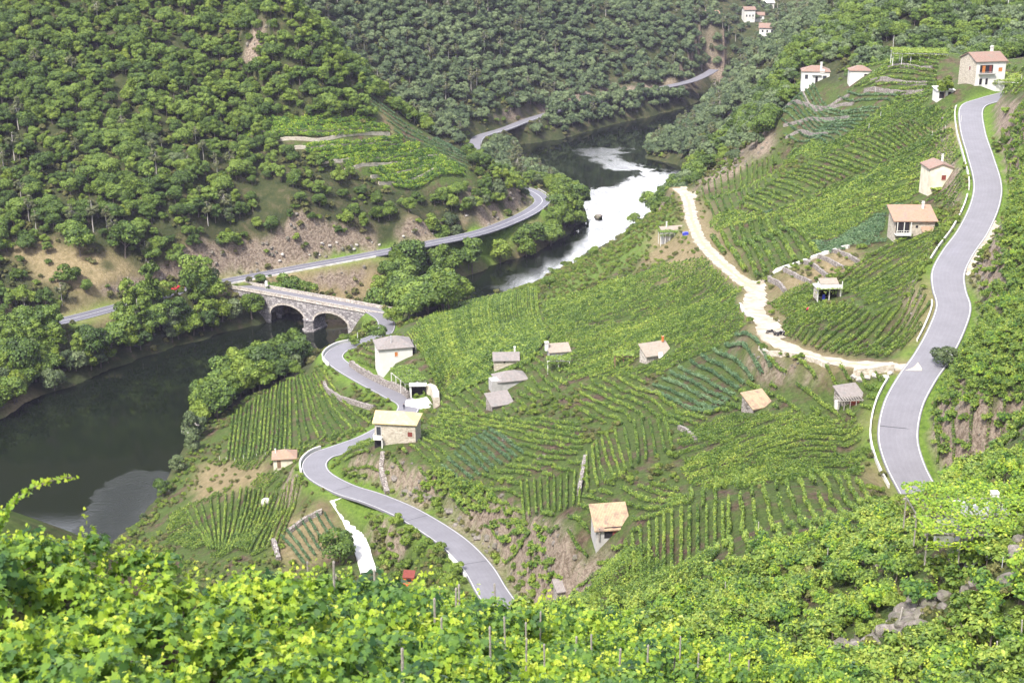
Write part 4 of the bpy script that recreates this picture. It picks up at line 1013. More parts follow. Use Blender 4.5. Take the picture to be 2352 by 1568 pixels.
patch([(930,772),(1000,718),(1120,684),(1232,664)], [(1040,912),(1130,874),(1215,838),(1262,775)], 2.2, 'vine', 'in the bright combed rows right of the white house', M=[(985,842),(1052,782),(1152,742),(1237,716)], w=.5, h=.9, gap=.06)
patch([(535,955),(640,884),(738,850)], [(522,1062),(660,1040),(850,975)], 1.7, 'vine', 'in the bright rows between the river and the upper bend', w=.65, gap=.1)
patch([(1347,1044),(1395,1000),(1461,969),(1525,969)], [(1348,1133),(1411,1108),(1467,1068),(1545,1037)], 1.5, 'vine', 'in the curved fan of rows on dark red soil', M=[(1347,1092),(1420,1046),(1492,1024),(1538,1013)], w=.55, h=1.2, dens=.9)
patch([(1196,1112),(1335,1082)], [(1205,1212),(1330,1165)], 1.4, 'vine', 'in the short upright rows left of the curved fan', w=.5, h=1.1, gap=.12)
patch([(1300,1378),(1420,1402),(1570,1388)], [(1405,1292),(1500,1280),(1650,1270)], 1.25, 'vine', 'in the slanting rows below the big hut', w=.6)
patch([(1435,1250),(1660,1165)], [(1440,1330),(1670,1262)], 1.5, 'vine', 'in the upright rows right of the big hut', w=.55, gap=.15)
patch([(1000,1085),(1060,1030),(1125,990)], [(1052,1122),(1125,1085),(1205,1045)], 1.5, 'bluevine', 'in the bluish rows behind the retaining bank', w=.7)
patch([(1480,900),(1560,845),(1690,775)], [(1640,950),(1710,885),(1770,850)], 1.7, 'bluevine', 'in the bluish slanting rows left of the gravel bend', w=.8, gap=.08)
patch([(1694,468),(1743,436),(1785,411),(1859,380),(1947,334),(2017,306),(2105,281)], [(1750,492),(1841,454),(1894,429),(1964,404),(2052,366),(2123,341),(2186,306)], 2.6, 'vine', 'in the ladder of dark green terrace rows', h=1.2, w=.75, n=27)
patch([(1612,432),(1660,402),(1720,377),(1775,360)], [(1640,502),(1700,482),(1745,442),(1790,412)], 1.8, 'vine', 'in the narrow rows under the reddish rocks', w=.45, h=1.1, gap=.12)
patch([(1850,205),(1790,240),(1775,270),(1800,312)], [(2060,225),(2020,250),(1960,300),(1900,335)], 2.2, 'bluevine', 'on the curved terraces under the white ridge house', M=[(1935,202),(1900,235),(1885,275),(1870,322)], w=.6, h=.9, n=13)
patch([(1635,547),(1690,522),(1745,507),(1800,500)], [(1705,640),(1780,625),(1840,602),(1880,590)], 3.2, 'vine', 'in the thick long rows right of the gravel track', w=1.5, h=1.6, n=9, dens=1.1)
patch([(1930,642),(1962,682),(2012,725)], [(2195,470),(2150,560),(2125,612)], 2.0, 'vine', 'in the long rows climbing beside the right road', M=[(2030,575),(2065,625),(2095,665)], w=.7, n=12)
patch([(1762,702),(1795,727),(1840,742)], [(1855,655),(1882,682),(1897,707)], 1.7, 'vine', 'in the short rows right of the gravel yard', w=.6)
patch([(645,1235),(690,1200),(745,1180)], [(700,1300),(742,1262),(788,1242)], 2.0, 'bluevine', 'in the dark tidy rows beside the concrete drive', w=.55, h=1.2, n=7)
patch([(430,1175),(560,1122),(690,1100)], [(480,1262),(570,1272),(645,1250)], 1.7, 'vine', 'in the upright rows behind the nearest vines', w=.7, gap=.12)
for (a_, m_, b_) in (((588,305),(740,297),(862,290)), ((602,323),(760,313),(892,304)), ((700,352),(820,343),(922,329)), ((725,372),(840,359),(962,342)), ((790,388),(900,372),(1000,356)), ((850,403),(940,389),(1022,374)), ((868,418),(960,404),(1050,390)), ((900,428),(985,416),(1065,403)), ((600,291),(700,288),(780,285)), ((560,316),(580,318),(600,314))):
    P_ = cast_many([a_, m_, b_])[0]
    for dy in (0, 2.0):
        c = catmull([(p[0], p[1] + dy, 0) for p in P_], 1.0); ROWS.append((row_points(c), 'nearvine', 'on the striped terraces across the river', 1.7, 2.4, 1.3))  # brighter leaf colour puts in the light these upward-facing terraces catch
fill([(805,240),(850,215),(905,262),(990,322),(1070,358),(1075,400),(990,345),(900,300),(880,268)], (820,240), (900,290), 2.6, 'bluevine', 'on the slope edge beside the striped terraces', gap=.25)
fill([(1790,330),(1860,330),(2060,235),(2150,232),(2205,262),(2215,400),(2235,520),(2200,470),(2150,470),(2050,470),(1900,560),(1640,540),(1615,505),(1760,495),(1900,430),(2100,345),(2190,300),(2105,275),(1860,375)], (1700,500), (1900,440), 1.9, 'vine', 'in the leafy slope under the white hut', gap=.22, w=1.1)
fill([(1700,500),(1900,430),(2110,400),(2130,450),(2040,490),(2040,560),(1960,570),(1880,590),(1800,500)], (1750,480), (1960,430), 1.6, 'bluevine', 'in the bluish thicket left of the orange-roofed house', gap=.12, w=1.3)
fill([(1240,700),(1420,640),(1580,600),(1640,605),(1700,660),(1715,735),(1760,800),(1700,800),(1500,860),(1300,880),(1255,790)], (1300,790), (1500,740), 1.9, 'vine', 'in the leafy slope left of the gravel track', gap=.28, w=.85)
fill([(1800,800),(1785,745),(1850,705),(1930,700),(2010,725),(2100,665),(2140,700),(2105,790),(2040,822),(1900,822)], (1850,800), (1950,720), 1.6, 'vine', 'in the rounded plot inside the gravel track', gap=.16, w=1.0)
G_ = 'on the big leafy slope among the stone huts'
fill([(1000,905),(1260,800),(1330,880),(1150,965),(1010,945)], (1050,860), (1150,935), 1.7, 'vine', 'beside the two sunken grey-roofed huts', gap=.25)
fill([(1260,800),(1500,850),(1480,900),(1640,955),(1600,990),(1330,965),(1330,880)], (1400,860), (1560,945), 1.6, 'vine', 'between the pale orange hut and curved fan', gap=.25)
fill([(960,1000),(1010,945),(1150,965),(1330,965),(1345,1040),(1200,1105),(1090,1110)], (980,1010), (1130,1085), 1.6, 'vine', 'between the yellow-roofed house and bluish rows', gap=.28)
fill([(1640,955),(1740,800),(1830,835),(2050,865),(2010,935),(1990,960),(1740,950)], (1700,900), (1850,980), 1.6, 'vine', 'below the lower gravel bend', gap=.3)
fill([(1548,970),(1740,950),(1990,960),(1985,1100),(1700,1135),(1560,1110)], (1600,1080), (1850,1000), 1.7, 'vine', 'left of the lowest bend of the right road', gap=.3)
fill([(1560,1115),(1700,1140),(1990,1105),(2050,1180),(1950,1250),(1700,1330),(1660,1270)], (1750,1150), (1790,1290), 1.5, 'vine', 'on the slope below the lowest bend of the right road', gap=.3)
fill([(985,1130),(905,1085),(960,1000),(1090,1110),(1200,1110),(1340,1050),(1350,1140),(1560,1110),(1660,1270),(1640,1340),(1450,1400),(1250,1400),(1185,1330),(1095,1190)], (1150,1230), (1320,1200), 1.7, 'vine', G_, gap=.3)
fill([(2250,720),(2352,560),(2420,560),(2420,1200),(2250,1100),(2130,960),(2190,830)], (2250,1000), (2240,850), 1.7, 'vine', 'on the steep bank right of the road', gap=.3, w=1.0)
fill([(2300,290),(2420,220),(2420,540),(2330,520)], (2340,400), (2330,300), 1.8, 'vine', 'high above the right edge of the road', gap=.35, w=.9)
fill([(540,950),(735,845),(870,960),(790,1010),(690,1050),(560,1090),(520,1070)], (600,1050), (700,960), 1.8, 'vine', 'around the rows below the upper bend', gap=.3)
fill([(800,838),(850,790),(872,840),(935,890),(945,905),(850,885)], (820,850), (900,890), 1.5, 'vine', 'between the upper road and the white house', gap=.15, w=1.1)
fill([(945,830),(1000,900),(1010,930),(990,925),(950,880)], (950,840), (1000,910), 1.6, 'vine', 'beside the white house pergola', gap=.15)
fill([(380,1190),(440,1160),(640,1080),(690,1095),(700,1170),(640,1230),(600,1290),(480,1290),(380,1250)], (450,1230), (600,1130), 1.8, 'vine', 'on the plot behind the nearest vines', gap=.32)
fill([(2010,240),(2140,235),(2190,110),(2050,120),(1990,150),(1930,190)], (2000,180), (2150,170), 2.0, 'vine', 'on the walled terraces above the ridge rows', gap=.3, w=1.2)
fill([(2262,222),(2420,230),(2420,150),(2300,150),(2300,195)], (2260,220), (2340,180), 2.2, 'vine', 'beside the big stone house', gap=.2)
fill([(790,1010),(860,1000),(880,1090),(960,1110),(1000,1150),(880,1120),(800,1090),(770,1060)], (800,1080), (900,1090), 1.9, 'green', 'under the yellow-roofed house', gap=.3)

def row_arrays(segs, kind, h, w, dens):
    C_, Nn, Sz, To = [], [], [], []
    for s_ in segs:
        D = np.linalg.norm(s_.mean(0)); px = D / 1422.0       # metres per picture pixel
        leaf = min(max(1.2 * px, 0.18), 0.40)
        L_ = len(s_) * 1.0
        n_ = int(L_ * dens * min(95, 3.4 * (h + w) / (leaf * leaf) * 0.62))
        t = rng.uniform(0, len(s_) - 1.001, n_); i = t.astype(int); f = (t - i)[:, None]
        p = s_[i] * (1 - f) + s_[i + 1] * f; d = s_[i + 1] - s_[i]; d /= np.linalg.norm(d, axis=1)[:, None] + 1e-9
        nn = np.stack([-d[:, 1], d[:, 0]], 1)
        a = rng.uniform(-.25, math.pi + .25, n_)                # around the hedge section
        bul = 0.55 + .8 * vnoise(p[:, 0], p[:, 1], 1.1, 44)
        rr = rng.uniform(.72, 1.08, n_) * bul
        lat = np.cos(a) * w * .5 * rr; z = ground(p[:, 0], p[:, 1]) + .22 + (np.sin(a) * .62 + .3) * h * rr * .95
        sh = rng.random(n_) < .06; z = z + sh * rng.uniform(.1, .45, n_)
        C_.append(np.c_[p + nn * lat[:, None], z]); Nn.append(np.c_[nn * np.cos(a)[:, None], np.sin(a)] + rng.normal(0, .5, (n_, 3)))
        Sz.append(leaf * rng.uniform(.7, 1.35, n_)); To.append(.5 + rng.normal(0, .2, n_) + (vnoise(p[:, 0], p[:, 1], 1.4, 45) - .5) * .5)
    return np.vstack(C_), np.vstack(Nn), np.concatenate(Sz), np.concatenate(To)
# keep what the view (and a step to the side) can see; rank by size in the picture
keep = []
mids = np.array([np.vstack(r[0]).mean(0) for r in ROWS]); mz = ground(mids[:, 0], mids[:, 1])
vis = visible(np.c_[mids, mz], 1.2, 14, 60)
for k, r in enumerate(ROWS):
    if vis[k]:
        L_ = sum(len(s_) for s_ in r[0]); D = np.hypot(*mids[k]); keep.append((L_ / D, k))
keep.sort(reverse=True)
print('rows', len(keep))
N_ROW = 290
for _, k in keep[:N_ROW]:
    segs, kind, nm, h, w, dens = ROWS[k]
    c, nr, sz_, to = row_arrays(segs, kind, h, w, dens)
    org = np.array([mids[k][0], mids[k][1], mz[k]])
    v, l, t_ = cards(c - org, nr, sz_, to)
    me = np_mesh('vine_row', v, l, 4, KIND[kind], {'tone': ('FACE', t_)})
    o = bpy.data.objects.new('vine_row', me); o.location = org; col.objects.link(o)
    tag(o, ('bluish green vine row ' if kind == 'bluevine' else 'green vine row ') + nm, 'vine row', 'vine rows ' + nm)
for kind in ('vine', 'bluevine', 'green', 'nearvine'):
    A_ = [row_arrays(*((ROWS[k][0],) + (ROWS[k][1],) + ROWS[k][3:])) for _, k in keep[N_ROW:] if ROWS[k][1] == kind]
    if not A_: continue
    c, nr, sz_, to = (np.concatenate([a[i] for a in A_]) for i in range(4))
    v, l, t_ = cards(c, nr, sz_, to)
    o = bpy.data.objects.new('vineyard_foliage', np_mesh('vineyard_foliage', v, l, 4, KIND[kind], {'tone': ('FACE', t_)})); col.objects.link(o)
    tag(o, {'vine': 'short broken green vine rows scattered over the near hillside', 'bluevine': 'short broken bluish vine rows on the near hillside', 'green': 'leafy growth under the yellow-roofed house', 'nearvine': 'short bright vine rows on the terraces across the river'}[kind], 'vines', kind='stuff')
    print(kind, len(c))


# ------------------------------------------------------------------ vines one can walk among
def vine_proto(name, seed, kind, leaf, nleaf, real, w=0.95, h=0.62, zc=1.15):
    random.seed(seed); r = np.random.default_rng(seed)
    nl = 9; L_ = np.stack([r.uniform(-w, w, nl), r.uniform(-.38, .38, nl), r.normal(0, .28, nl) * h + .1], 1); lr = r.uniform(.30, .5, nl)
    k = r.integers(0, nl, nleaf); d = sph(nleaf); d[:, 2] = np.where(d[:, 2] < -.3, -d[:, 2] * .6, d[:, 2])
    c = L_[k] + d * (lr[k] * r.uniform(.55, 1.12, nleaf))[:, None]; c[:, 2] += zc
    nor = d + np.array([0, -.25, .55]) + r.normal(0, .4, (nleaf, 3)); tone = .5 + r.normal(0, .17, nleaf) + d[:, 2] * 0 + r.uniform(-.18, .18, nl)[k]
    size = leaf * r.uniform(.6, 1.25, nleaf)
    # long shoots reaching up
    for s_ in range(5):
        n_ = 12; a, b_ = r.uniform(-w, w), r.uniform(-.3, .3); t = np.linspace(0, 1, n_)
        sx_, sy_ = r.uniform(-.5, .5), r.uniform(-.4, .3); q = np.stack([a + sx_ * t, b_ + sy_ * t, zc + .3 + r.uniform(.4, .8) * t - .15 * t * t], 1) + r.normal(0, .05, (n_, 3))
        c = np.vstack([c, q]); nor = np.vstack([nor, sph(n_) + [0, 0, .6]]); size = np.r_[size, leaf * (1 - .55 * t)]; tone = np.r_[tone, .72 + .25 * t]
    v, l, t_ = (leaves if real else cards)(c, nor, size, tone)
    fo = np_mesh(name + '_foliage', v, l, 12 if real else 4, KIND[kind], {'tone': ('FACE', t_)})
    m = MB(); limb(m, (0, 0, -.4), (random.uniform(-.1, .1), 0, .85), .045, .035, 6, .05)
    for s_ in (-1, 1): limb(m, (0, 0, .8), (s_ * w * .8, random.uniform(-.1, .1), 1.15), .028, .012, 5, .06)
    me = bpy.data.meshes.new(name + '_stem'); me.from_pydata(m.v, [], m.f); me.materials.append(M_bark); me.update()
    return {'crown': fo, 'trunk': me, 'kind': kind}
VN = [vine_proto('near_vine', 500 + i, 'nearvine', .165, 470, True) for i in range(6)]
VM = [vine_proto('slope_vine', 520 + i, 'vine' if i % 2 else 'nearvine', .2, 480, False, w=.9, h=.6, zc=1.0) for i in range(6)]
VB = [vine_proto('slope_bush', 540 + i, 'vine', .24, 420, False, w=.8, h=.8, zc=.9) for i in range(4)]
cand = []
# the nearest plot: rows across the slope
NEAR_TOP = [(-200,1300),(0,1330),(230,1390),(420,1430),(620,1450),(830,1470),(1000,1480),(1180,1500),(1300,1520),(1500,1530),(1700,1545),(1800,1568),(1900,1620)]
for j, y in enumerate(np.arange(18.0, 64.0, 1.3)):
    for x in np.arange(-30, 18, 1.4):
        xx, yy = x + rng.uniform(-.3, .3) + (j % 2) * .7, y + rng.uniform(-.28, .28) + 0.18 * x
        if yy < 18: continue
        cand.append((xx, yy, 0))
cn = np.array(cand); Z = ground(cn[:, 0], cn[:, 1]); q = project(np.c_[cn[:, :2], Z])
tu, tv = zip(*NEAR_TOP)
ok = (q[:, 0] > -260) & (q[:, 0] < 2000) & (q[:, 1] > np.interp(q[:, 0], tu, tv)) & (q[:, 1] < 2300) & (vnoise(cn[:, 0], cn[:, 1], 3.2, 61) > .05)
tp = project(np.c_[cn[:, :2], Z + 1.6])
CONT = [(-300,1130),(0,1125),(60,1130),(180,1165),(330,1228),(500,1278),(620,1295),(830,1345),(1000,1355),(1180,1392),(1300,1425),(1500,1440),(1700,1480),(1850,1535),(2000,1600),(2600,1900)]
cu, cv = zip(*CONT); ok &= (tp[:, 1] > np.interp(tp[:, 0], cu, cv)) & (np.hypot(cn[:, 0], cn[:, 1]) > 19)
NV = np.c_[cn[ok, :2], Z[ok]]
# the steep rocky plot on the right
cand = []
for y in np.arange(48.0, 172.0, 1.75):
    for x in np.arange(-16, 64, 1.9): cand.append((x + rng.uniform(-.5, .5), y + rng.uniform(-.45, .45) + 2.2 * math.sin(x * .11)))
cm = np.array(cand); Z = ground(cm[:, 0], cm[:, 1]); q = project(np.c_[cm, Z])
R_POLY = [(1180,1440),(1300,1400),(1480,1395),(1640,1330),(1760,1270),(1930,1240),(2040,1190),(2160,1215),(2190,1100),(2420,1020),(2560,1100),(2560,1900),(1250,1900),(1200,1600)]
ok = in_poly(q[:, 0], q[:, 1], R_POLY) & (vnoise(cm[:, 0], cm[:, 1], 5.0, 62) * .6 + vnoise(cm[:, 0], cm[:, 1], 1.9, 63) * .4 > .38) & (np.hypot(cm[:, 0], cm[:, 1]) > 56) & road_clear(cm[:, 0], cm[:, 1], 2.5) & clear(cm[:, 0], cm[:, 1], .3)
for P_ in ([(1930,1460),(2050,1390),(2110,1310),(2180,1330),(2060,1440),(1980,1520)], [(2130,1340),(2240,1330),(2260,1400),(2130,1400)], [(1880,1480),(1950,1470),(1990,1530),(1900,1540)], [(2080,1270),(2210,1290),(2200,1330),(2090,1320)], [(1620,1420),(1740,1410),(1780,1470),(1680,1470)], [(2040,1180),(2130,1150),(2160,1185),(2070,1230)]):
    ok &= ~(in_poly(q[:, 0], q[:, 1], P_) & (rng.random(len(q)) < .85))
MV = np.c_[cm[ok], Z[ok]]
# steep banks: beside the right road and above the lower road
X, Y = tree_spots(-20, 130, 150, 420, 1.2); Z = ground(X, Y); q = project(np.c_[X, Y, Z])
ok = in_poly(q[:, 0], q[:, 1], [(2150,1120),(2110,1000),(2140,900),(2215,800),(2240,700),(2300,560),(2320,440),(2300,320),(2300,260),(2420,220),(2420,1150)]) | (in_poly(q[:, 0], q[:, 1], [(960,1120),(1090,1180),(1170,1290),(1215,1395),(1300,1400),(1260,1250),(1190,1180),(1080,1120),(990,1080)]) & (rng.random(len(X)) < .95))
ok &= road_clear(X, Y, 1.8) & (vnoise(X, Y, 4.0, 64) > .17) & clear(X, Y)
BV = np.c_[X[ok], Y[ok], Z[ok]]; BV = BV[visible(BV, 1.5, 8, 60)]; print('bank vines', len(BV))
scatter('bank_vines', [joined_proto(p, 'v') for p in VB + VM[:2]], BV, rng.uniform(0, 6.28, len(BV)), rng.uniform(.6, 1.15, len(BV)), rng.integers(0, 6, len(BV)), 'bushy green vines on the steep banks beside the roads', 'vines')
NV = NV[visible(NV, 1.5, 6, 160)]; MV = MV[visible(MV, 1.5, 8, 60)]
print('near vines', len(NV), 'slope vines', len(MV))
def put_vine(pr, p, rz, s, label, group):
    r = empty('grapevine', p, rz); r.scale = (s, s, s)
    for nm_, k in (('trunk', 'trunk'), ('foliage', 'crown')):
        o = bpy.data.objects.new(nm_, pr[k]); col.objects.link(o); o.parent = r
    return tag(r, label, 'grapevine', group)
dn = np.hypot(NV[:, 0], NV[:, 1]); od = np.argsort(dn)
def band(d):
    return ('largest blurred grapevine in the lowest rows at the bottom edge', 'closest blurred grapevines') if d < 25 else ('blurred yellow-green grapevine halfway up the closest plot', 'blurred grapevines halfway up the closest plot') if d < 36 else ('small yellow-green grapevine among grey stakes at the upper edge of the closest plot', 'grapevines among the grey stakes')
N1 = 230
for i in od[:N1]:
    lb, gp = band(dn[i]); put_vine(random.choice(VN), NV[i], math.atan(.18) + random.uniform(-.25, .25) + random.choice((0, math.pi)), random.uniform(.85, 1.2), lb, gp)
if len(od) > N1:
    s_ = od[N1:]; scatter('vineyard_vines', [joined_proto(p, 'v') for p in VN], NV[s_], rng.uniform(-.3, .3, len(s_)) + .18, rng.uniform(.85, 1.2, len(s_)), rng.integers(0, 6, len(s_)), 'mass of yellow-green vines at the far edge of the closest plot', 'vines')
dm = np.hypot(MV[:, 0], MV[:, 1]); od = np.argsort(dm)
for i in od[:65]: put_vine(random.choice(VM), MV[i], random.uniform(0, 6.28), random.uniform(.8, 1.3), 'leafy green grapevine among rocks on the steep slope at the lower right', 'grapevines on the rocky slope')
s_ = od[65:]; scatter('hillside_vines', [joined_proto(p, 'v') for p in VM + VB], MV[s_], rng.uniform(0, 6.28, len(s_)), rng.uniform(.75, 1.4, len(s_)), rng.integers(0, 10, len(s_)), 'mass of bushy green vines on the rocky slope below the right road', 'vines')

# long shoot standing out against the water
g0 = cast(60, 1330); sh = MB(); pts = [Pz(*p) for p in ((60,1180,0),)]
D0 = 27.0; path = [PD(u, v, D0) for u, v in ((-10,1230),(10,1180),(35,1148),(70,1122),(110,1106),(148,1095),(170,1097))]
for a, b in zip(path[:-1], path[1:]): sh.tube(a, b, .012, .010, 5)
sr = empty('grapevine', (path[0][0], path[0][1], gz(path[0][0], path[0][1]))); so = np.array(sr.location)
c = resample(np.array(path), .045); c = np.repeat(c, 2, 0) + rng.normal(0, .035, (len(c) * 2, 3)); tt = np.linspace(0, 1, len(c))
v, l, t_ = leaves(c - so, sph(len(c)) + np.array([0, -.6, .6]), .15 * (1 - .45 * tt), .6 + .3 * tt + rng.normal(0, .1, len(c)))
o = bpy.data.objects.new('foliage', np_mesh('shoot_foliage', v, l, 12, KIND['nearvine'], {'tone': ('FACE', t_)})); col.objects.link(o); o.parent = sr
st = MB(); limb(st, (0, 0, -.2), tuple(path[0] - so), .03, .02, 6, .02); 
for a, b in zip(path[:-1], path[1:]): st.tube(a - so, b - so, .014, .011, 5)
st.build('stem', M_bark, sr); tag(sr, 'long curved vine shoot arching out over the dark water', 'grapevine')

# stakes
def stake(x, y, h, r, label, group, lean=0.0, mat=None, pale=False):
    z = gz(x, y); m = MB(); hh = h / 2
    m.tube((0, 0, -.4), (lean * h, 0, h), r, r * .85, 6)
    m.tube((lean * h * .99, 0, h - .02), (lean * h * 1.01, 0, h + .03), r * 1.08, r * .6, 6)
    o = m.build('vine_stake', mat or M_wood); o.location = (x, y, z); return tag(o, label, 'stake', group)
stk = [(865,1395,1265),(1003,1400,1330),(1045,1430,1345),(1140,1410,1325),(768,1385,1265),(805,1400,1300),(770,1370,1290),(855,1385,1300),(910,1400,1335),(1000,1450,1375),(1055,1420,1330),(1075,1435,1360),(180,1540,1420),(168,1440,1355),(290,1500,1410),(490,1400,1300),(930,1568,1490),(1020,1500,1420),(1130,1530,1440),
       (1165,1500,1400),(1180,1440,1380),(1205,1560,1450),(1210,1480,1430),(1255,1550,1480),(1320,1540,1440),(1365,1530,1425),(1425,1568,1490),(1495,1550,1480),(1530,1540,1490),(1560,1568,1510),(1620,1568,1500),(1580,1520,1455),(1700,1560,1500),(1750,1568,1510),(1240,1470,1405),(1290,1440,1395),(700,1360,1290),(735,1400,1320),(600,1420,1340)]
Ds = np.arange(19.0, 66.0, .4)
for u, vb, vt in stk:
    a = (u - CX) / FPX / cp; X_, Y_ = a * Ds * 1.0, Ds; X_ = a * (Ds * cp + 14 * sp) / 1.0 * 1.0
    Z_ = ground(X_, Y_); k = int(np.abs(project(np.c_[X_, Y_, Z_ + 1.55])[:, 1] - min(vb, 1560)).argmin())
    x, y, z = X_[k], Y_[k], Z_[k]; dz = np.array([0, .4, .8, 1.2, 1.6, 2.0, 2.4, 2.8]); pv_ = project(np.c_[np.full(8, x), np.full(8, y), z + dz])[:, 1]
    h = float(np.clip(np.interp(-vt, -pv_, dz), 1.9, 2.7)); stake(x, y, h, random.uniform(.03, .045), 'thin grey wooden stake standing among the closest vines', 'grey stakes among the closest vines', random.uniform(-.03, .03))
for u, v in ((1700,1390),(1665,1380),(2010,1300),(2290,1540),(2120,1520),(2060,1450),(1900,1300),(1905,1560),(2200,1540),(2345,1500),(1740,1240)):
    p = cast(u, v); stake(p[0], p[1], random.uniform(1.7, 2.3), .045, 'pale wooden stake on the rocky slope at the lower right', 'pale stakes on the rocky slope', random.uniform(-.12, .12), M_pale_bark)
# low scrub and weeds on the open ground
def scrub_field(name, x0, x1, y0, y1, n_, test, kinds_, smin, smax, label):
    x, y = rng.uniform(x0, x1, n_), rng.uniform(y0, y1, n_); z = ground(x, y); q = project(np.c_[x, y, z])
    ok = test(q[:, 0], q[:, 1], x, y) & (z > .3) & road_clear(x, y, .8) & clear(x, y) & (river_d(x, y) > .8)
    for C_ in CLAIM: ok &= ~in_poly(x, y, C_)
    P_ = np.c_[x, y, z][ok]; P_ = P_[visible(P_, .8, 12, 60)]
    pl = [joined_proto(p, 's') for k in kinds_ for p in PROTO[k]]
    scatter(name, pl, P_, rng.uniform(0, 6.28, len(P_)), rng.uniform(smin, smax, len(P_)), rng.integers(0, len(pl), len(P_)), label, 'scrub'); print(name, len(P_))
def attr_at(G, x, y):
    i = np.clip(np.searchsorted(gx, x) - 1, 0, len(gx) - 2); j = np.clip(np.searchsorted(gy, y) - 1, 0, len(gy) - 2); return G[j, i]
scrub_field('weeds', -120, 110, 60, 520, 42000, lambda u, v, x, y: (attr_at(viney, x, y) > .5) & (vnoise(x, y, 11, 71) > .25) & (rng.random(len(x)) > attr_at(dry, x, y) * .8), ['scrub', 'bush'], .22, .5, 'low weeds and small bushes between the vines')
scrub_field('bank_scrub', -230, 130, 380, 760, 16000, lambda u, v, x, y: (attr_at(forest, x, y) > .4) & (vnoise(x, y, 9, 72) > .35) & ~in_poly(u, v, LEFT_VINE), ['scrub', 'bush', 'scrub'], .4, 1.1, 'olive scrub on the rocky banks along the riverside road')
scrub_field('verge_bushes', -40, 20, 140, 300, 2600, lambda u, v, x, y: in_poly(u, v, [(850,1180),(930,1195),(1030,1260),(1070,1330),(1060,1400),(900,1400),(880,1330),(862,1230)]) | in_poly(u, v, [(880,1100),(1000,1120),(1100,1200),(1190,1330),(1200,1390),(1130,1290),(1000,1190),(880,1130)]) & (rng.random(len(x)) > .5), ['bush', 'bush', 'scrub'], .4, .9, 'green bushes on the banks above and below the lower road')
scrub_field('slope_bushes', 20, 110, 150, 420, 5000, lambda u, v, x, y: ((u > 2150) & (v < 1150) & (x > 0) & (vnoise(x, y, 8, 73) > .45)) | in_poly(u, v, [(1610,330),(1700,290),(1800,290),(1790,350),(1620,430),(1580,430)]), ['scrub', 'bush', 'bush'], .3, .7, 'olive bushes on the steep bank right of the road')

# ------------------------------------------------------------------ buildings
M_whitewall = surf('white_render', [(0.3, (0.54, 0.54, 0.52)), (0.7, (0.70, 0.70, 0.68))], scale=0.7, detail=8, bump=0.1, stain=(0.4, (0.58, 0.57, 0.53)))
M_cream = surf('cream_render', [(0.3, (0.60, 0.55, 0.44)), (0.7, (0.74, 0.69, 0.57))], scale=0.8, detail=8, bump=0.1, stain=(0.5, (0.5, 0.45, 0.36)))
M_greywall = surf('grey_render', [(0.3, (0.30, 0.29, 0.29)), (0.7, (0.46, 0.45, 0.44))], scale=1.2, detail=8, bump=0.3)
M_stone = masonry('rubble_stone', [(0.30, 0.26, 0.23), (0.46, 0.42, 0.38), (0.6, 0.56, 0.5), (0.38, 0.34, 0.31)], (0.20, 0.18, 0.16), 2.0)
M_palestone = masonry('pale_rubble_stone', [(0.32, 0.27, 0.21), (0.46, 0.41, 0.33), (0.58, 0.53, 0.45), (0.38, 0.33, 0.27)], (0.48, 0.44, 0.37), 2.2)
M_drystone = masonry('dry_stone', [(0.17, 0.145, 0.13), (0.27, 0.24, 0.22), (0.38, 0.35, 0.32), (0.22, 0.19, 0.175)], (0.06, 0.05, 0.045), 2.4)
M_granite = masonry('granite_blocks', [(0.20, 0.185, 0.19), (0.30, 0.28, 0.285), (0.42, 0.40, 0.39), (0.16, 0.15, 0.155)], (0.10, 0.09, 0.095), 0.9)
M_orange = tiles('orange_tiles', [(0.264, 0.144, 0.091), (0.346, 0.220, 0.150), (0.390, 0.289, 0.225)])
M_red = tiles('red_tiles', [(0.199, 0.109, 0.091), (0.257, 0.164, 0.129), (0.292, 0.237, 0.183)], stain=(0.210, 0.182, 0.146))
M_slate = tiles('weathered_tiles', [(0.157, 0.135, 0.126), (0.241, 0.215, 0.205), (0.312, 0.295, 0.282)], stain=(0.192, 0.188, 0.183))
M_pinktile = tiles('faded_tiles', [(0.233, 0.183, 0.148), (0.315, 0.265, 0.215), (0.361, 0.340, 0.289)], stain=(0.245, 0.238, 0.202))
M_yellowroof = tiles('yellow_tiles', [(0.50, 0.37, 0.17), (0.58, 0.45, 0.23), (0.62, 0.50, 0.29)], stain=(0.6, 0.5, 0.3))
M_tanroof = tiles('tan_roof_slabs', [(0.259, 0.178, 0.115), (0.396, 0.284, 0.179), (0.461, 0.343, 0.230)], stain=(0.173, 0.125, 0.109))
M_shade = surf('opening_shade', [(0.3, (0.012, 0.010, 0.014)), (0.7, (0.03, 0.026, 0.03))], scale=2, bump=0)  # near-black colour painted for the shade inside openings
M_glass = surf('window_glass', [(0.3, (0.03, 0.035, 0.045)), (0.7, (0.06, 0.065, 0.075))], scale=1, bump=0, rough=0.1, spec=0.6)
M_shutter = surf('orange_wood', [(0.3, (0.36, 0.12, 0.03)), (0.7, (0.52, 0.20, 0.06))], scale=4, bump=0.2)
M_redwood = surf('dark_red_wood', [(0.3, (0.13, 0.03, 0.025)), (0.7, (0.22, 0.06, 0.045))], scale=4, bump=0.2)
M_brown = surf('brown_wood', [(0.3, (0.15, 0.09, 0.06)), (0.7, (0.27, 0.18, 0.12))], scale=4, bump=0.3)
M_metal = surf('galvanised_steel', [(0.3, (0.40, 0.41, 0.43)), (0.7, (0.55, 0.56, 0.58))], scale=3, bump=0.05, rough=0.45)
M_blue = surf('blue_plastic', [(0.3, (0.03, 0.04, 0.35)), (0.7, (0.06, 0.08, 0.5))], scale=2, bump=0, rough=0.5)
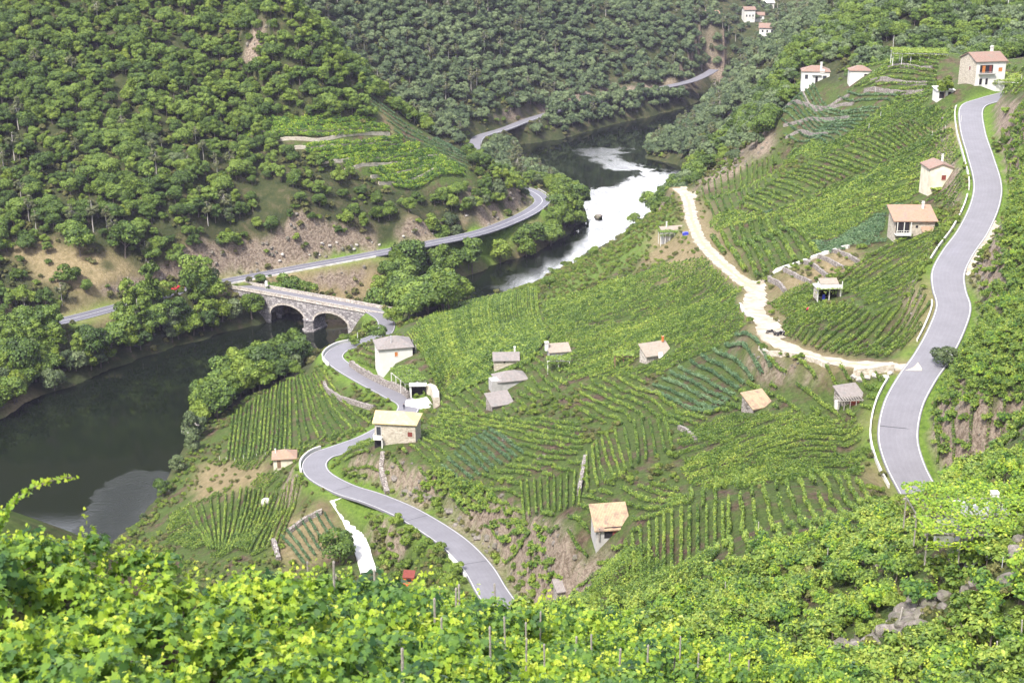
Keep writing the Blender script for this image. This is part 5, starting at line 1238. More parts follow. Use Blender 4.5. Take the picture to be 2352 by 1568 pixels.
M_orangepaint = surf('orange_paint', [(0.3, (0.55, 0.13, 0.04)), (0.7, (0.68, 0.2, 0.07))], scale=2, bump=0.05, rough=0.5)
M_redpaint = surf('red_paint', [(0.3, (0.42, 0.02, 0.04)), (0.7, (0.55, 0.03, 0.06))], scale=1, bump=0, rough=0.3, spec=0.6)
M_rubber = surf('black_rubber', [(0.3, (0.012, 0.012, 0.014)), (0.7, (0.03, 0.03, 0.034))], scale=5, bump=0.1, rough=0.7)

def roof_mesh(kind, w, d, h0, rh, ov, th=0.16, drop=0.0, hip_in=None):
    """gable (ridge along x), hip, or shed (high side at the back); returns MB"""
    m = MB(); X, Y = w / 2 + ov, d / 2 + ov; z = h0
    if kind == 'hip':
        hi = (d / 2 if hip_in is None else hip_in); rx = max(w / 2 - hi, 0.05)
        t = [(-X, -Y, z), (X, -Y, z), (X, Y, z), (-X, Y, z), (-rx, 0, z + rh), (rx, 0, z + rh)]
        f = [(0, 1, 5, 4), (2, 3, 4, 5), (1, 2, 5), (3, 0, 4)]
    elif kind == 'halfhip':                       # gable at the left, hip at the right
        rx = w / 2 - d / 2
        t = [(-X, -Y, z), (X, -Y, z), (X, Y, z), (-X, Y, z), (-X, 0, z + rh), (rx, 0, z + rh)]; f = [(0, 1, 5, 4), (2, 3, 4, 5), (1, 2, 5)]
    elif kind == 'gable':
        t = [(-X, -Y, z), (X, -Y, z), (X, Y, z), (-X, Y, z), (-X, 0, z + rh), (X, 0, z + rh)]; f = [(0, 1, 5, 4), (2, 3, 4, 5)]
    elif kind == 'gable_front':                   # ridge runs front to back
        t = [(-X, -Y, z), (X, -Y, z), (X, Y, z), (-X, Y, z), (0, -Y, z + rh), (0, Y, z + rh)]; f = [(1, 2, 5, 4), (3, 0, 4, 5)]
    else:
        t = [(-X, -Y, z), (X, -Y, z), (X, Y, z + rh), (-X, Y, z + rh)]; f = [(0, 1, 2, 3)]
    n_ = len(t); m.add(t + [(x, y, q - th) for x, y, q in t], f + [tuple(i + n_ for i in g[::-1]) for g in f])
    # eaves
    from collections import Counter
    ed = Counter(); od_ = {}
    for g in f:
        for a, b in zip(g, g[1:] + g[:1]): ed[frozenset((a, b))] += 1; od_[frozenset((a, b))] = (a, b)
    for e, c in ed.items():
        if c == 1:
            a, b = od_[e]; m.f.append((b, a, a + n_, b + n_)); m.m.append(0)
    # ridge caps
    return m
def wall_mesh(kind, w, d, h, rh, base, ov=0.0):
    m = MB(); X, Y = w / 2, d / 2
    b = [(-X, -Y), (X, -Y), (X, Y), (-X, Y)]; top = h - 0.05
    zs = [top] * 4
    if kind == 'shed': zs = [top, top, top + rh * d / (d + 2 * ov) , top + rh * d / (d + 2 * ov)]; zs = [q - 0.04 for q in zs]
    vs = [(x, y, -base) for x, y in b] + [(x, y, q) for (x, y), q in zip(b, zs)]
    fs = [(0, 1, 5, 4), (1, 2, 6, 5), (2, 3, 7, 6), (3, 0, 4, 7)]
    if kind in ('gable', 'halfhip', 'gable_front'):
        k = rh * 0.96
        if kind == 'gable_front':
            vs += [(0, -Y, top + k), (0, Y, top + k)]; fs += [(4, 5, 8), (6, 7, 9)]
        else:
            vs += [(-X, 0, top + k), (X, 0, top + k)]; fs += [(7, 4, 8)] + ([(5, 6, 9)] if kind == 'gable' else [])
    m.add(vs, fs); return m
def opening(parent, name, side, x, z, w_, h_, W_, D_, mat, frame=None, bars=0, proud=0.05):
    """window or door set on a wall: side f (front), l, r"""
    m = MB()
    def loc(a, out, zz):
        return {'f': (a, -D_ / 2 - out, zz), 'l': (-W_ / 2 - out, a, zz), 'r': (W_ / 2 + out, a, zz)}[side]
    def bx(mm, a, b, z0, z1, o0, o1):
        p = loc((a + b) / 2, (o0 + o1) / 2, (z0 + z1) / 2); sx_ = (b - a, o1 - o0, z1 - z0) if side == 'f' else (o1 - o0, b - a, z1 - z0); mm.box(p, sx_)
    bx(m, x - w_ / 2, x + w_ / 2, z, z + h_, -.05, proud * .6)
    for k in range(bars): bx(m, x - w_ / 2 + w_ * (k + 1) / (bars + 1) - .03, x - w_ / 2 + w_ * (k + 1) / (bars + 1) + .03, z, z + h_, .0, proud)
    o = m.build(name, mat, parent)
    if frame:
        f = MB(); t = .1
        bx(f, x - w_ / 2 - t, x - w_ / 2, z - t, z + h_ + t, -.04, proud * 1.4); bx(f, x + w_ / 2, x + w_ / 2 + t, z - t, z + h_ + t, -.04, proud * 1.4)
        bx(f, x - w_ / 2, x + w_ / 2, z + h_, z + h_ + t, -.04, proud * 1.4); bx(f, x - w_ / 2, x + w_ / 2, z - t, z, -.04, proud * 1.9)
        f.build('frame', frame, o)
    return o
def chimney(parent, x, y, z0, z1, s_=0.45, mat=None, pot=True):
    m = MB(); m.box((x, y, (z0 + z1) / 2), (s_, s_, z1 - z0)); m.box((x, y, z1 + .06), (s_ * 1.35, s_ * 1.35, .12)); 
    if pot: m.box((x, y, z1 + .24), (s_ * .7, s_ * .7, .24)); m.box((x, y, z1 + .4), (s_ * 1.2, s_ * 1.2, .08))
    return m.build('chimney', mat or M_whitewall, parent)
def house(name, u, v, w, d, h, rh, roof, wm, rm, label, rz=0.0, ov=0.35, base=3.0, D=None, sink=0.0, cat='house', wallw=None):
    if cat == 'hut': h -= .45
    p = cast(u, v) if D is None else PD(u, v, D)
    dirn = np.array([p[0], p[1]]) / np.hypot(p[0], p[1]); p = p + np.array([dirn[0] * d / 2, dirn[1] * d / 2, 0])
    r = empty(name, (p[0], p[1], p[2] - sink), math.radians(rz)); tag(r, label, cat)
    wall_mesh(roof, w, d, h, rh, base, ov).build('wall', wm, r)
    rf = roof_mesh(roof, w, d, h, rh, ov).build('roof', rm, r)
    return r, p
def post_beam(parent, x0, x1, y0, y1, h, nx_, ny_, mat, base=1.5, r=.08):
    for i in range(nx_):
        for j in range(ny_):
            if 0 < i < nx_ - 1 and 0 < j < ny_ - 1: continue
            m = MB(); x = x0 + (x1 - x0) * i / max(nx_ - 1, 1); y = y0 + (y1 - y0) * j / max(ny_ - 1, 1)
            m.box((x, y, (h - base) / 2), (2 * r, 2 * r, h + base)); m.build('post', mat, parent)
    m = MB()
    for j in range(ny_): y = y0 + (y1 - y0) * j / max(ny_ - 1, 1); m.box(((x0 + x1) / 2, y, h + .06), (x1 - x0 + .4, .12, .12))
    for i in range(max(nx_ * 2, 3)): x = x0 + (x1 - x0) * i / (max(nx_ * 2, 3) - 1); m.box((x, (y0 + y1) / 2, h + .18), (.08, y1 - y0 + .4, .1))
    m.build('beams', mat, parent)
def canopy(parent, x0, x1, y0, y1, h, n_, kind='vine', leaf=.32, thick=.35, slope=0.0, dip=.0):
    x, y = rng.uniform(x0 - .3, x1 + .3, n_), rng.uniform(y0 - .3, y1 + .3, n_)
    z = h + .25 + (vnoise(x + 50, y + 50, .9, 81)) * thick + rng.normal(0, .06, n_) + slope * (y - y0)
    e = rng.random(n_) < .16; ed = rng.random(n_) < .5
    y = np.where(e & ed, y0 - .3, y); z = np.where(e, h - rng.random(n_) * .6, z)
    v, l, t_ = cards(np.stack([x, y, z], 1), np.c_[rng.normal(0, .4, n_), rng.normal(-.1, .4, n_), np.ones(n_)], leaf * rng.uniform(.7, 1.3, n_), .62 + rng.normal(0, .16, n_))
    o = bpy.data.objects.new('foliage', np_mesh('pergola_foliage', v, l, 4, KIND[kind], {'tone': ('FACE', t_)})); col.objects.link(o); o.parent = parent; return o
def pergola(u, v, w, d, h, label, rz=0, n=(4, 2), mat=None, nl=900, D=None, kind='vine', slope=0.0, z=None, name='pergola'):
    p = cast(u, v) if D is None else PD(u, v, D)
    r = empty(name, (p[0], p[1], p[2]), math.radians(rz)); tag(r, label, 'pergola')
    post_beam(r, -w / 2, w / 2, 0, d, h, n[0], n[1], mat or M_conc); canopy(r, -w / 2, w / 2, 0, d, h, nl, kind, slope=slope); return r, p

# 1 white house above the upper bend
r, p = house('white_house', 905, 838, 8.6, 7.0, 4.6, 2.1, 'hip', M_whitewall, M_slate, 'big white house with weathered hipped roof above the upper road bend', rz=14, ov=.45, base=5)
opening(r, 'window', 'f', .1, 2.3, .75, 1.2, 8.6, 7, M_shutter, M_whitewall); opening(r, 'window', 'l', .5, .9, .5, .7, 8.6, 7, M_glass, M_whitewall); opening(r, 'window', 'l', -1.9, 2.3, .6, 1.0, 8.6, 7, M_glass, M_whitewall)
m = MB(); m.box((4.75, .3, 3.0), (.7, 4.6, 2.7)); m.build('gallery_shade', M_shade, r); m = MB(); m.box((4.95, .3, 1.35), (1.1, 4.8, .2)); m.box((5.45, -1.9, 2.9), (.1, .1, 3.1)); m.box((5.45, 2.4, 2.9), (.1, .1, 3.1)); m.build('gallery_floor', M_conc, r)  # solid dark box painted as the shade within the gallery
m = MB(); m.tube((-.9, -2.2, 4.9), (-.9, -2.2, 7.3), .09); m.tube((-.9, -2.2, 7.3), (-.9, -2.2, 7.5), .16); m.build('flue', M_metal, r)
opening(r, 'slot', 'f', .9, .2, 2.0, .25, 8.6, 7, M_shade)
pg, _ = pergola(955, 905, 5.4, 8.5, 3.0, 'bright green vine pergola sloping down from the big white house', rz=28, n=(3, 4), mat=M_whitewall, nl=2400, kind='vine', slope=.12)
# covered garage under the pergola
gp = cast(960, 912); r = empty('garage', (gp[0], gp[1] + .3, gp[2]), math.radians(2)); tag(r, 'dark open garage in the stone bank beside the white yard', 'garage')
m = MB(); m.box((-1.75, 0, 1.4), (.45, .5, 3.4)); m.build('pillar', M_whitewall, r)
m = MB(); m.box((0, 1.1, 1.45), (3.2, .2, 3.0)); m.box((1.7, .6, 1.45), (.3, 1.2, 3.0)); m.build('back_wall', M_shade, r)  # walls coloured near-black to put in the garage's inner shade
m = MB(); m.box((0, .3, 3.05), (4.2, 2.0, .22)); m.build('lintel', M_conc, r)

# 2 yellow-roofed stone house
r, p = house('stone_house', 915, 1018, 8.2, 5.6, 4.3, 1.5, 'halfhip', M_palestone, M_yellowroof, 'pale stone house with bright yellow roof above the lower hairpin', rz=-7, ov=.4, base=4)
opening(r, 'window', 'f', 3.0, 1.6, .95, 1.0, 8.2, 5.6, M_redwood, M_palestone, 1); opening(r, 'door', 'f', -1.5, -2.4, .8, 2.0, 8.2, 5.6, M_redwood)
m = MB(); m.box((-3.4, -3.35, 1.1), (1.7, 1.2, .2)); m.box((-3.4, -3.9, 1.6), (1.7, .08, .9)); m.box((-4.2, -3.35, 1.6), (.08, 1.2, .9)); m.build('balcony', M_whitewall, r)
opening(r, 'door', 'f', -3.3, 1.25, .9, 2.2, 8.2, 5.6, M_glass, M_whitewall)
m = MB(); m.box((-2.45, -3.9, -1.0), (.22, .22, 4.0)); m.build('pillar', M_whitewall, r); m = MB(); m.box((-3.4, -2.85, -1.2), (1.6, .12, 3.4)); m.build('cellar_shade', M_shade, r)  # dark slab stands for shade in the cellar mouth

# 3-6 small houses on the slope
r, p = house('stone_hut', 1162, 842, 5.4, 4.0, 2.0, 1.3, 'gable', M_palestone, M_slate, 'small pale stone hut with one dark window right of the combed rows', rz=3, cat='hut')
opening(r, 'window', 'f', -.4, .85, .45, .6, 5.4, 4, M_shade, M_palestone); chimney(r, 2.0, .6, 2.4, 3.7, .35, M_whitewall, False)
r, p = house('low_house', 1172, 890, 6.6, 4.8, 1.6, 1.5, 'hip', M_greywall, M_slate, 'low grey-walled house with faded hipped roof sunk among vines', rz=16, ov=.3)
m = MB(); m.box((-3.7, -1.2, .6), (2.2, 2.6, 2.6)); m.build('annexe', M_greywall, r)
r, p = house('sunken_hut', 1147, 936, 4.6, 3.6, 1.1, 1.5, 'shed', M_drystone, M_slate, 'slanting faded roof of a sunken hut behind a bare bush', rz=22, ov=.3, cat='hut')
r, p = house('tiled_hut', 1283, 818, 4.6, 2.6, 1.5, 1.1, 'shed', M_greywall, M_pinktile, 'pinkish striped tile roof with white chimney block at its left', rz=12, ov=.25, cat='hut'); chimney(r, -2.7, .2, 1.0, 2.9, .7, M_whitewall, False)
pergola(1283, 850, 4.6, 2.2, 2.0, 'vine pergola with long white front beam below the pinkish hut', n=(3, 2), mat=M_whitewall, nl=700, rz=0)
r, p = house('tiled_hut', 1505, 824, 5.4, 3.0, 1.3, 1.6, 'shed', M_stone, M_pinktile, 'long pale orange tiled hut with small red chimney in the middle slope', rz=22, ov=.3, cat='hut')
chimney(r, 2.2, 1.3, 2.4, 3.4, .32, M_orangepaint, False); m = MB(); m.add([(-.3, -2.6, .2), (.6, -2.6, .2), (.6, -1.7, 1.4), (-.3, -1.7, 1.4), (-.3, -2.6, 0), (.6, -2.6, 0), (.6, -1.7, 0), (-.3, -1.7, 0)], [(0, 1, 2, 3), (0, 4, 5, 1), (1, 5, 6, 2), (3, 2, 6, 7), (0, 3, 7, 4)]); m.build('porch', M_whitewall, r)
pergola(1432, 838, 3.4, 2.4, 1.7, 'small pergola on brown posts left of the pale orange hut', n=(3, 2), mat=M_brown, nl=420)
r, p = house('sunken_hut', 1738, 942, 3.7, 3.2, 1.0, 1.6, 'shed', M_drystone, M_tanroof, 'tan slab roof of a hut buried in vines below the gravel track', rz=26, ov=.25, cat='hut')
r, p = house('stone_hut', 1948, 926, 3.6, 2.6, 1.4, 1.2, 'shed', M_drystone, M_slate, 'grey roofed hut behind a post frame left of the right road', rz=20, ov=.25, cat='hut')
q = empty('frame_shelter', cast(1952, 938), math.radians(8)); tag(q, 'open grey-posted shelter with red boards before the grey roofed hut', 'shelter')
post_beam(q, -1.9, 1.9, 0, 1.6, 1.2, 5, 2, M_wood, r=.05); m = MB(); m.box((.8, .4, .7), (1.6, .1, .7)); m.build('board', M_redwood, q)
# barrel beside it
m = MB(); m.tube((0, 0, 0), (0, 0, 1.2), .4, .4, 12); m.tube((0, 0, 1.2), (0, 0, 1.28), .42, .4, 12); o = m.build('water_barrel', M_whitewall); pb = cast(1922, 938); o.location = pb; tag(o, 'upright pale water barrel left of the open-posted shelter', 'barrel')
# 10 big hut
r, p = house('slab_roofed_hut', 1400, 1235, 4.7, 3.6, 1.9, 2.2, 'shed', M_greywall, M_tanroof, 'big hut with steep tan slab roof and open dark front', rz=9, ov=.35, cat='hut')
opening(r, 'opening', 'f', .3, .05, 3.0, 1.7, 4.7, 3.6, M_shade); opening(r, 'door', 'f', .5, .0, 1.0, 1.6, 4.7, 3.6, M_redwood, None, 0, .16)  # dark panel on the wall paints the shade of the open front
m = MB(); m.box((-2.0, -2.0, .8), (.14, .14, 2.0)); m.box((2.1, -2.0, .8), (.14, .14, 2.0)); m.build('post', M_wood, r)
r, p = house('sunken_hut', 1297, 1362, 2.8, 2.0, .9, .9, 'shed', M_drystone, M_slate, 'little grey tiled roof low beside the lowest slanting rows', rz=16, ov=.2, cat='hut')
# orange roofed house by the hairpin
r, p = house('orange_roofed_house', 655, 1072, 4.8, 4.2, 2.0, 1.3, 'hip', M_cream, M_orange, 'little cream house with bright orange roof left of the lower hairpin', rz=8, ov=.35, base=3); opening(r, 'door', 'f', -1.2, -.2, .8, 1.8, 4.8, 4.2, M_brown)
chimney(r, -1.9, .2, 2.2, 3.3, .25, M_whitewall, False)
# orange booth
p = cast(940, 1345); r = empty('tool_shed', p, math.radians(-6)); tag(r, 'small bright orange tool shed below the lower road', 'shed')
m = MB(); m.box((0, 0, .7), (1.7, 1.3, 2.6)); m.build('wall', M_orangepaint, r); m = MB(); m.add([(-1, -.8, 2.0), (1, -.8, 2.0), (1, .8, 2.6), (-1, .8, 2.6), (-1, -.8, 1.92), (1, -.8, 1.92), (1, .8, 2.52), (-1, .8, 2.52)], [(0, 1, 2, 3), (7, 6, 5, 4), (0, 4, 5, 1), (1, 5, 6, 2), (2, 6, 7, 3), (3, 7, 4, 0)]); m.build('roof', M_redwood, r)
m = MB(); m.box((.1, -.68, 1.45), (.9, .06, .5)); m.build('window', M_shade, r)

# hut with terrace roof inside the gravel track
p = cast(1902, 690); r = empty('open_hut', p + np.array([0, 1.2, 0]), math.radians(4)); tag(r, 'open dark hut with white railing and cluttered tiled roof terrace', 'hut')
m = MB(); m.box((0, 1.6, 1.1), (4.4, .25, 2.4)); m.box((-2.1, .3, 1.1), (.25, 2.6, 2.4)); m.box((2.1, .3, 1.1), (.25, 2.6, 2.4)); m.build('wall', M_stone, r)
m = MB(); m.box((0, .2, 2.42), (4.9, 3.4, .22)); m.build('roof_slab', M_conc, r); m = MB(); m.box((0, 1.45, 1.1), (3.9, .1, 2.2)); m.build('back', M_shade, r)  # dark board at the rear paints the hut's interior shade
for x in (-2.2, 2.2, 0): m = MB(); m.box((x, -1.35, 1.1), (.16, .16, 2.6)); m.build('post', M_whitewall, r)
m = MB(); m.box((0, -1.45, 2.9), (4.8, .08, .55)); m.box((-2.35, -1.45, 3.2), (.16, .16, 1.5)); m.box((2.35, -1.45, 3.2), (.14, .14, 1.3)); m.build('railing', M_whitewall, r)
m = MB(); m.add([(-1.6, -.6, 3.1), (2.0, -.6, 3.1), (2.0, 1.4, 3.7), (-1.6, 1.4, 3.7), (-1.6, -.6, 3.0), (2.0, -.6, 3.0), (2.0, 1.4, 3.6), (-1.6, 1.4, 3.6)], [(0, 1, 2, 3), (7, 6, 5, 4), (0, 4, 5, 1), (1, 5, 6, 2), (2, 6, 7, 3), (3, 7, 4, 0)]); m.build('roof', M_pinktile, r)
canopy(r, -2.4, 2.3, -1.9, -1.3, 2.1, 220, leaf=.26)
m = MB(); m.tube((0, 0, 0), (0, 0, .9), .3, .3, 10); m.tube((0, 0, .9), (0, 0, .95), .32, .28, 10); o = m.build('drum', M_blue); o.location = (p[0] - .7, p[1] + .9, p[2]); tag(o, 'blue drum inside the open dark hut', 'drum')

# hut with pergola at the track
r, p = house('tiled_hut', 1545, 545, 6.2, 3.2, 1.6, 1.2, 'shed', M_greywall, M_pinktile, 'low pinkish tiled hut beside the upper end of the track', rz=14, ov=.3, cat='hut'); chimney(r, -1.4, 1.4, 2.0, 3.6, .3, M_whitewall, False)
pergola(1538, 553, 5.0, 2.6, 2.0, 'vine pergola on white posts before the pinkish hut at the track', n=(5, 2), mat=M_whitewall, nl=700, rz=8)
m = MB(); m.box((0, 0, .3), (1.5, .8, .6)); m.box((0, 0, .65), (1.6, .9, .1)); m.box((.2, 0, .8), (.9, .5, .2)); o = m.build('blue_tarpaulin', M_blue); pb = cast(1574, 540); o.location = pb; tag(o, 'crumpled blue tarpaulin heap beside the track hut', 'tarpaulin')

# 15 house with orange single-pitch roof
r, p = house('orange_roofed_house', 2090, 545, 8.2, 5.6, 3.6, 1.9, 'shed', M_palestone, M_orange, 'stone house with orange sloping roof and white balcony on the upper slope', rz=0, ov=.5, base=4)
m = MB(); m.box((-2.6, -2.95, 2.1), (2.7, .3, 2.4)); m.build('porch_shade', M_shade, r)  # dark box on the facade, shade of the porch painted in
m = MB(); m.box((-2.6, -3.6, .85), (3.2, 1.5, .2)); m.box((-2.6, -4.3, 1.35), (3.2, .07, .1)); m.box((-2.6, -4.3, 1.8), (3.2, .07, .08)); [m.box((-4.15 + i * .52, -4.3, 1.4), (.07, .07, .95)) for i in range(7)]; m.build('balcony', M_whitewall, r)
for x in (-4.0, -2.6, -1.2): m = MB(); m.box((x, -4.2, 2.2), (.15, .15, 2.7)); m.build('post', M_whitewall, r)
m = MB(); m.add([(1.2, -4.3, 1.6), (3.9, -4.3, 1.6), (3.9, -2.8, 2.3), (1.2, -2.8, 2.3), (1.2, -4.3, 1.5), (3.9, -4.3, 1.5), (3.9, -2.8, 2.2), (1.2, -2.8, 2.2)], [(0, 1, 2, 3), (7, 6, 5, 4), (0, 4, 5, 1), (1, 5, 6, 2), (2, 6, 7, 3), (3, 7, 4, 0)]); m.build('lean_to_roof', M_orange, r)
m = MB(); m.box((2.55, -3.5, .3), (2.4, 1.4, 2.4)); m.build('lean_to', M_palestone, r); chimney(r, 2.6, 1.8, 4.6, 6.1, .45)
m = MB(); m.box((.4, -2.83, 2.3), (.5, .06, .5)); m.build('window', M_shade, r)

# 16 tall narrow house
r, p = house('white_house', 2148, 440, 5.4, 6.0, 5.2, 1.1, 'gable_front', M_cream, M_red, 'tall narrow cream house with pink roof beside the upper road', rz=3, ov=.3, base=4)
opening(r, 'window', 'f', .5, 2.6, 1.0, 1.1, 5.4, 6, M_redwood, M_cream, 1); opening(r, 'door', 'f', .9, -1.5, 2.6, 1.7, 5.4, 6, M_redwood); chimney(r, 1.6, 2.0, 5.4, 6.9, .4)
canopy(r, -1.9, 2.8, -4.3, -3.2, .5, 700, leaf=.34)
canopy(r, 3.0, 7.2, -2.2, 1.6, 2.5, 1500, leaf=.38); 
# 17 ridge house
r, p = house('white_house', 1871, 192, 8.6, 6.0, 3.8, 1.5, 'hip', M_whitewall, M_red, 'white house with one white chimney alone at the ridge end', rz=-8, ov=.3, base=2.5)
opening(r, 'window', 'f', -2.9, 1.4, .9, 1.3, 8.6, 6, M_glass, M_greywall); opening(r, 'door', 'f', .3, .1, .8, 2.1, 8.6, 6, M_shade, M_whitewall); opening(r, 'window', 'f', 2.8, 1.2, 1.1, 1.3, 8.6, 6, M_glass, M_greywall); chimney(r, 1.6, -1.6, 3.9, 6.1, .6)
m = MB(); m.box((.3, -3.3, 2.7), (3.0, .7, .1)); m.build('awning', M_greywall, r); m = MB(); m.box((1.9, -3.05, 3.9), (1.5, .3, 1.3)); m.build('gablet', M_whitewall, r)
# 18 small ridge house
r, p = house('white_hut', 1972, 184, 6.0, 4.6, 2.8, 1.3, 'hip', M_whitewall, M_red, 'small white house with pinkish roof half hidden behind the ridge terraces', rz=10, ov=.3, base=3, hip_in=None) if False else house('white_hut', 1972, 184, 6.0, 4.6, 2.8, 1.3, 'hip', M_whitewall, M_red, 'small white house with pinkish roof half hidden behind the ridge terraces', rz=-4, ov=.3, base=3)
opening(r, 'door', 'f', 1.6, .2, .9, 1.6, 6, 4.6, M_shade)
# 19 big house
r, p = house('stone_house', 2252, 196, 8.4, 8.4, 6.2, 1.9, 'gable', M_whitewall, M_red, 'two-storey house with stone gable and red roof at the top of the road', rz=12, ov=.35, base=4)
m = MB(); m.add([(-4.23, -4.2, -4), (-4.23, 4.2, -4), (-4.23, 4.2, 6.1), (-4.23, -4.2, 6.1), (-4.23, 0, 7.9), (-4.18, -4.2, -4), (-4.18, 4.2, -4), (-4.18, 4.2, 6.1), (-4.18, -4.2, 6.1), (-4.18, 0, 7.9)], [(1, 0, 3, 4, 2), (0, 5, 8, 3), (3, 8, 9, 4), (4, 9, 7, 2), (2, 7, 6, 1)]); m.build('gable_facing', M_palestone, r)
opening(r, 'window', 'l', -1.2, 3.6, .8, 1.0, 8.46, 8.4, M_redwood, M_whitewall); opening(r, 'window', 'f', 2.7, 3.5, 1.1, 1.0, 8.4, 8.4, M_shutter, M_whitewall)
m = MB(); m.box((-1.3, -4.25, 4.2), (3.6, .2, 2.1)); m.build('porch_shade', M_shade, r); m = MB(); m.box((-1.1, -4.5, 3.05), (4.6, .9, .18)); m.box((-1.1, -4.9, 3.5), (4.6, .06, .08)); [m.box((-3.3 + i * .55, -4.9, 3.3), (.06, .06, .5)) for i in range(9)]; m.build('balcony', M_greywall, r)  # porch shade painted as a dark slab on the front wall
opening(r, 'door', 'f', -2.1, 3.2, .8, 1.9, 8.4, 8.7, M_shutter); opening(r, 'door', 'f', -.2, 3.2, .7, 1.9, 8.4, 8.7, M_redwood); opening(r, 'window', 'f', -2.6, .2, .8, 1.6, 8.4, 8.4, M_shade, M_whitewall); opening(r, 'window', 'f', -.9, .2, .7, 1.6, 8.4, 8.4, M_shade, M_whitewall); chimney(r, 3.0, 1.5, 6.6, 8.9, .6)
pergola(2295, 212, 10.0, 7.0, 2.6, 'wide vine pergola on white posts in front of the two-storey house', n=(6, 3), mat=M_whitewall, nl=2600, rz=-18, slope=.12)
pergola(2112, 140, 15.0, 5.0, 1.9, 'long bright green vine pergola along the top of the ridge', n=(7, 2), mat=M_whitewall, nl=4200, rz=-8, slope=.12)
r, p = house('garden_hut', 2165, 226, 4.4, 3.4, 2.6, .5, 'shed', M_whitewall, M_conc, 'white hut with black doorways under the yellow-green tree', rz=4, ov=.3, cat='hut')
opening(r, 'door', 'f', -1.0, 0, 1.3, 1.7, 4.4, 3.4, M_shade); opening(r, 'door', 'f', 1.1, 0, .9, 1.7, 4.4, 3.4, M_shade)

# far village
def far_house(u, v, w, d, h, rh, label, rm, wm=None, win=3, rz=0, kind='gable'):
    r, p = house('village_house', u, v, w, d, h, rh, kind, wm or M_whitewall, rm, label, rz=rz, ov=.6, base=8)
    for k in range(win): opening(r, 'window', 'f', -w / 2 + w * (k + .7) / (win + .4), h * .45, 1.0, 1.5, w, d, M_glass, M_whitewall)
    return r
far_house(1718, 52, 8, 8, 9, 2.0, 'tall white village house in the distant gap, upper one', M_red, rz=6); far_house(1736, 50, 11, 8, 4.5, 2.0, 'white low wing right of the tall distant village house', M_red, rz=-4)
far_house(1772, 84, 15, 9, 5, 2.4, 'long white village house with red roof in the distant gap', M_red, rz=-10, win=5); far_house(1634, 46, 8, 6, 4, 1.6, 'white village house at the left of the distant gap', M_orange, rz=10, win=2)
far_house(1762, 18, 9, 6, 3.5, 1.6, 'highest tiny white village house in the distant gap', M_conc, rz=8, win=2); far_house(1655, 52, 5, 5, 2.6, 1.2, 'tiny white shed in the distant gap near the left house', M_conc, win=1)

# chimney and roof corners showing through the vines at the lower right
p = PD(2279, 1178, 90); r = empty('hidden_house', p); tag(r, 'white chimney and roof corners poking through the vine canopy', 'house')
m = MB(); m.box((0, 0, .3), (.42, .42, 2.0)); m.box((0, 0, 1.36), (.5, .5, .1)); m.box((0, 0, 1.6), (.5, .5, .16)); [m.box((x, y, 1.46), (.06, .06, .14)) for x in (-.15, .15) for y in (-.15, .15)]; m.build('chimney', M_whitewall, r)
m = MB(); m.box((-.3, 1.4, -1.9), (3.2, 3.0, 2.8)); m.build('wall', M_greywall, r)
m = MB(); m.box((-.3, 1.4, -.42), (3.6, 3.4, .14), 0.05); m.build('roof', M_whitewall, r)
q2 = np.array(PD(2175, 1205, 88)) - p; m = MB(); m.box((q2[0], q2[1] + .3, q2[2]), (1.55, .5, .35)); m.box((q2[0], q2[1] + .3, q2[2] - .9), (1.3, .4, 1.5)); m.build('parapet', M_whitewall, r)
q2 = np.array(PD(2190, 1187, 90)) - p; m = MB(); m.tube((q2[0] - .6, q2[1], q2[2] - .2), (q2[0], q2[1] + .1, q2[2] + .12), .09); m.tube((q2[0], q2[1] + .1, q2[2] + .12), (q2[0] + .6, q2[1] + .2, q2[2] + .22), .09); m.build('gutter', M_whitewall, r)
pr = empty('pergola', PD(2255, 1215, 88) + np.array([0, 0, -.4])); tag(pr, 'bright yellow-green vine canopy around the white chimney', 'pergola'); post_beam(pr, -4.5, 4.5, -2.5, 3.0, 1.2, 5, 3, M_wood, base=1.0, r=.04)
canopy(pr, -4.5, 4.8, -2.8, 3.3, 1.1, 5200, 'nearvine', leaf=.2, thick=.7, slope=.1)

# ---- bridge ----------------------------------------------------------
ax = (bridge_b - bridge_a); Lb = float(np.hypot(ax[0], ax[1])); ang = math.atan2(ax[1], ax[0])
r = empty('stone_bridge', (bridge_a[0], bridge_a[1], 0), ang); tag(r, 'old granite road bridge with two arches and a midstream pier', 'bridge')
bm_ = cast(711, 759); tpier = float((bm_[0] - bridge_a[0]) * math.cos(ang) + (bm_[1] - bridge_a[1]) * math.sin(ang))
BW = 3.0; zd = 9.75
def arch_wall(side, x0, x1, ztop):
    m = MB(); y0 = side * BW; y1 = side * (BW - .5)
    arcs = [(tpier - 15.5, tpier - 1.9), (tpier + 1.9, tpier + 15.5)]
    xs = np.linspace(x0, x1, 140)
    def zb(x):
        for a, b in arcs:
            if a < x < b:
                c = (a + b) / 2; rr = (b - a) / 2; return 3.3 + 3.9 * math.sqrt(max(0, 1 - ((x - c) / rr) ** 2))
        return -2.0
    for a, b in zip(xs[:-1], xs[1:]):
        za, zb_ = zb(a + 1e-4), zb(b - 1e-4)
        m.add([(a, y0, za), (b, y0, zb_), (b, y0, ztop), (a, y0, ztop), (a, y1, za), (b, y1, zb_), (b, y1, ztop), (a, y1, ztop)], [(0, 1, 2, 3) if side < 0 else (3, 2, 1, 0), (7, 6, 5, 4) if side < 0 else (4, 5, 6, 7)])
    # ring of the arches stands proud
    return m, arcs, zb
for side in (-1, 1):
    m, arcs, zb = arch_wall(side, -8, Lb + 8, zd - .1); m.build('spandrel_wall', M_granite, r)
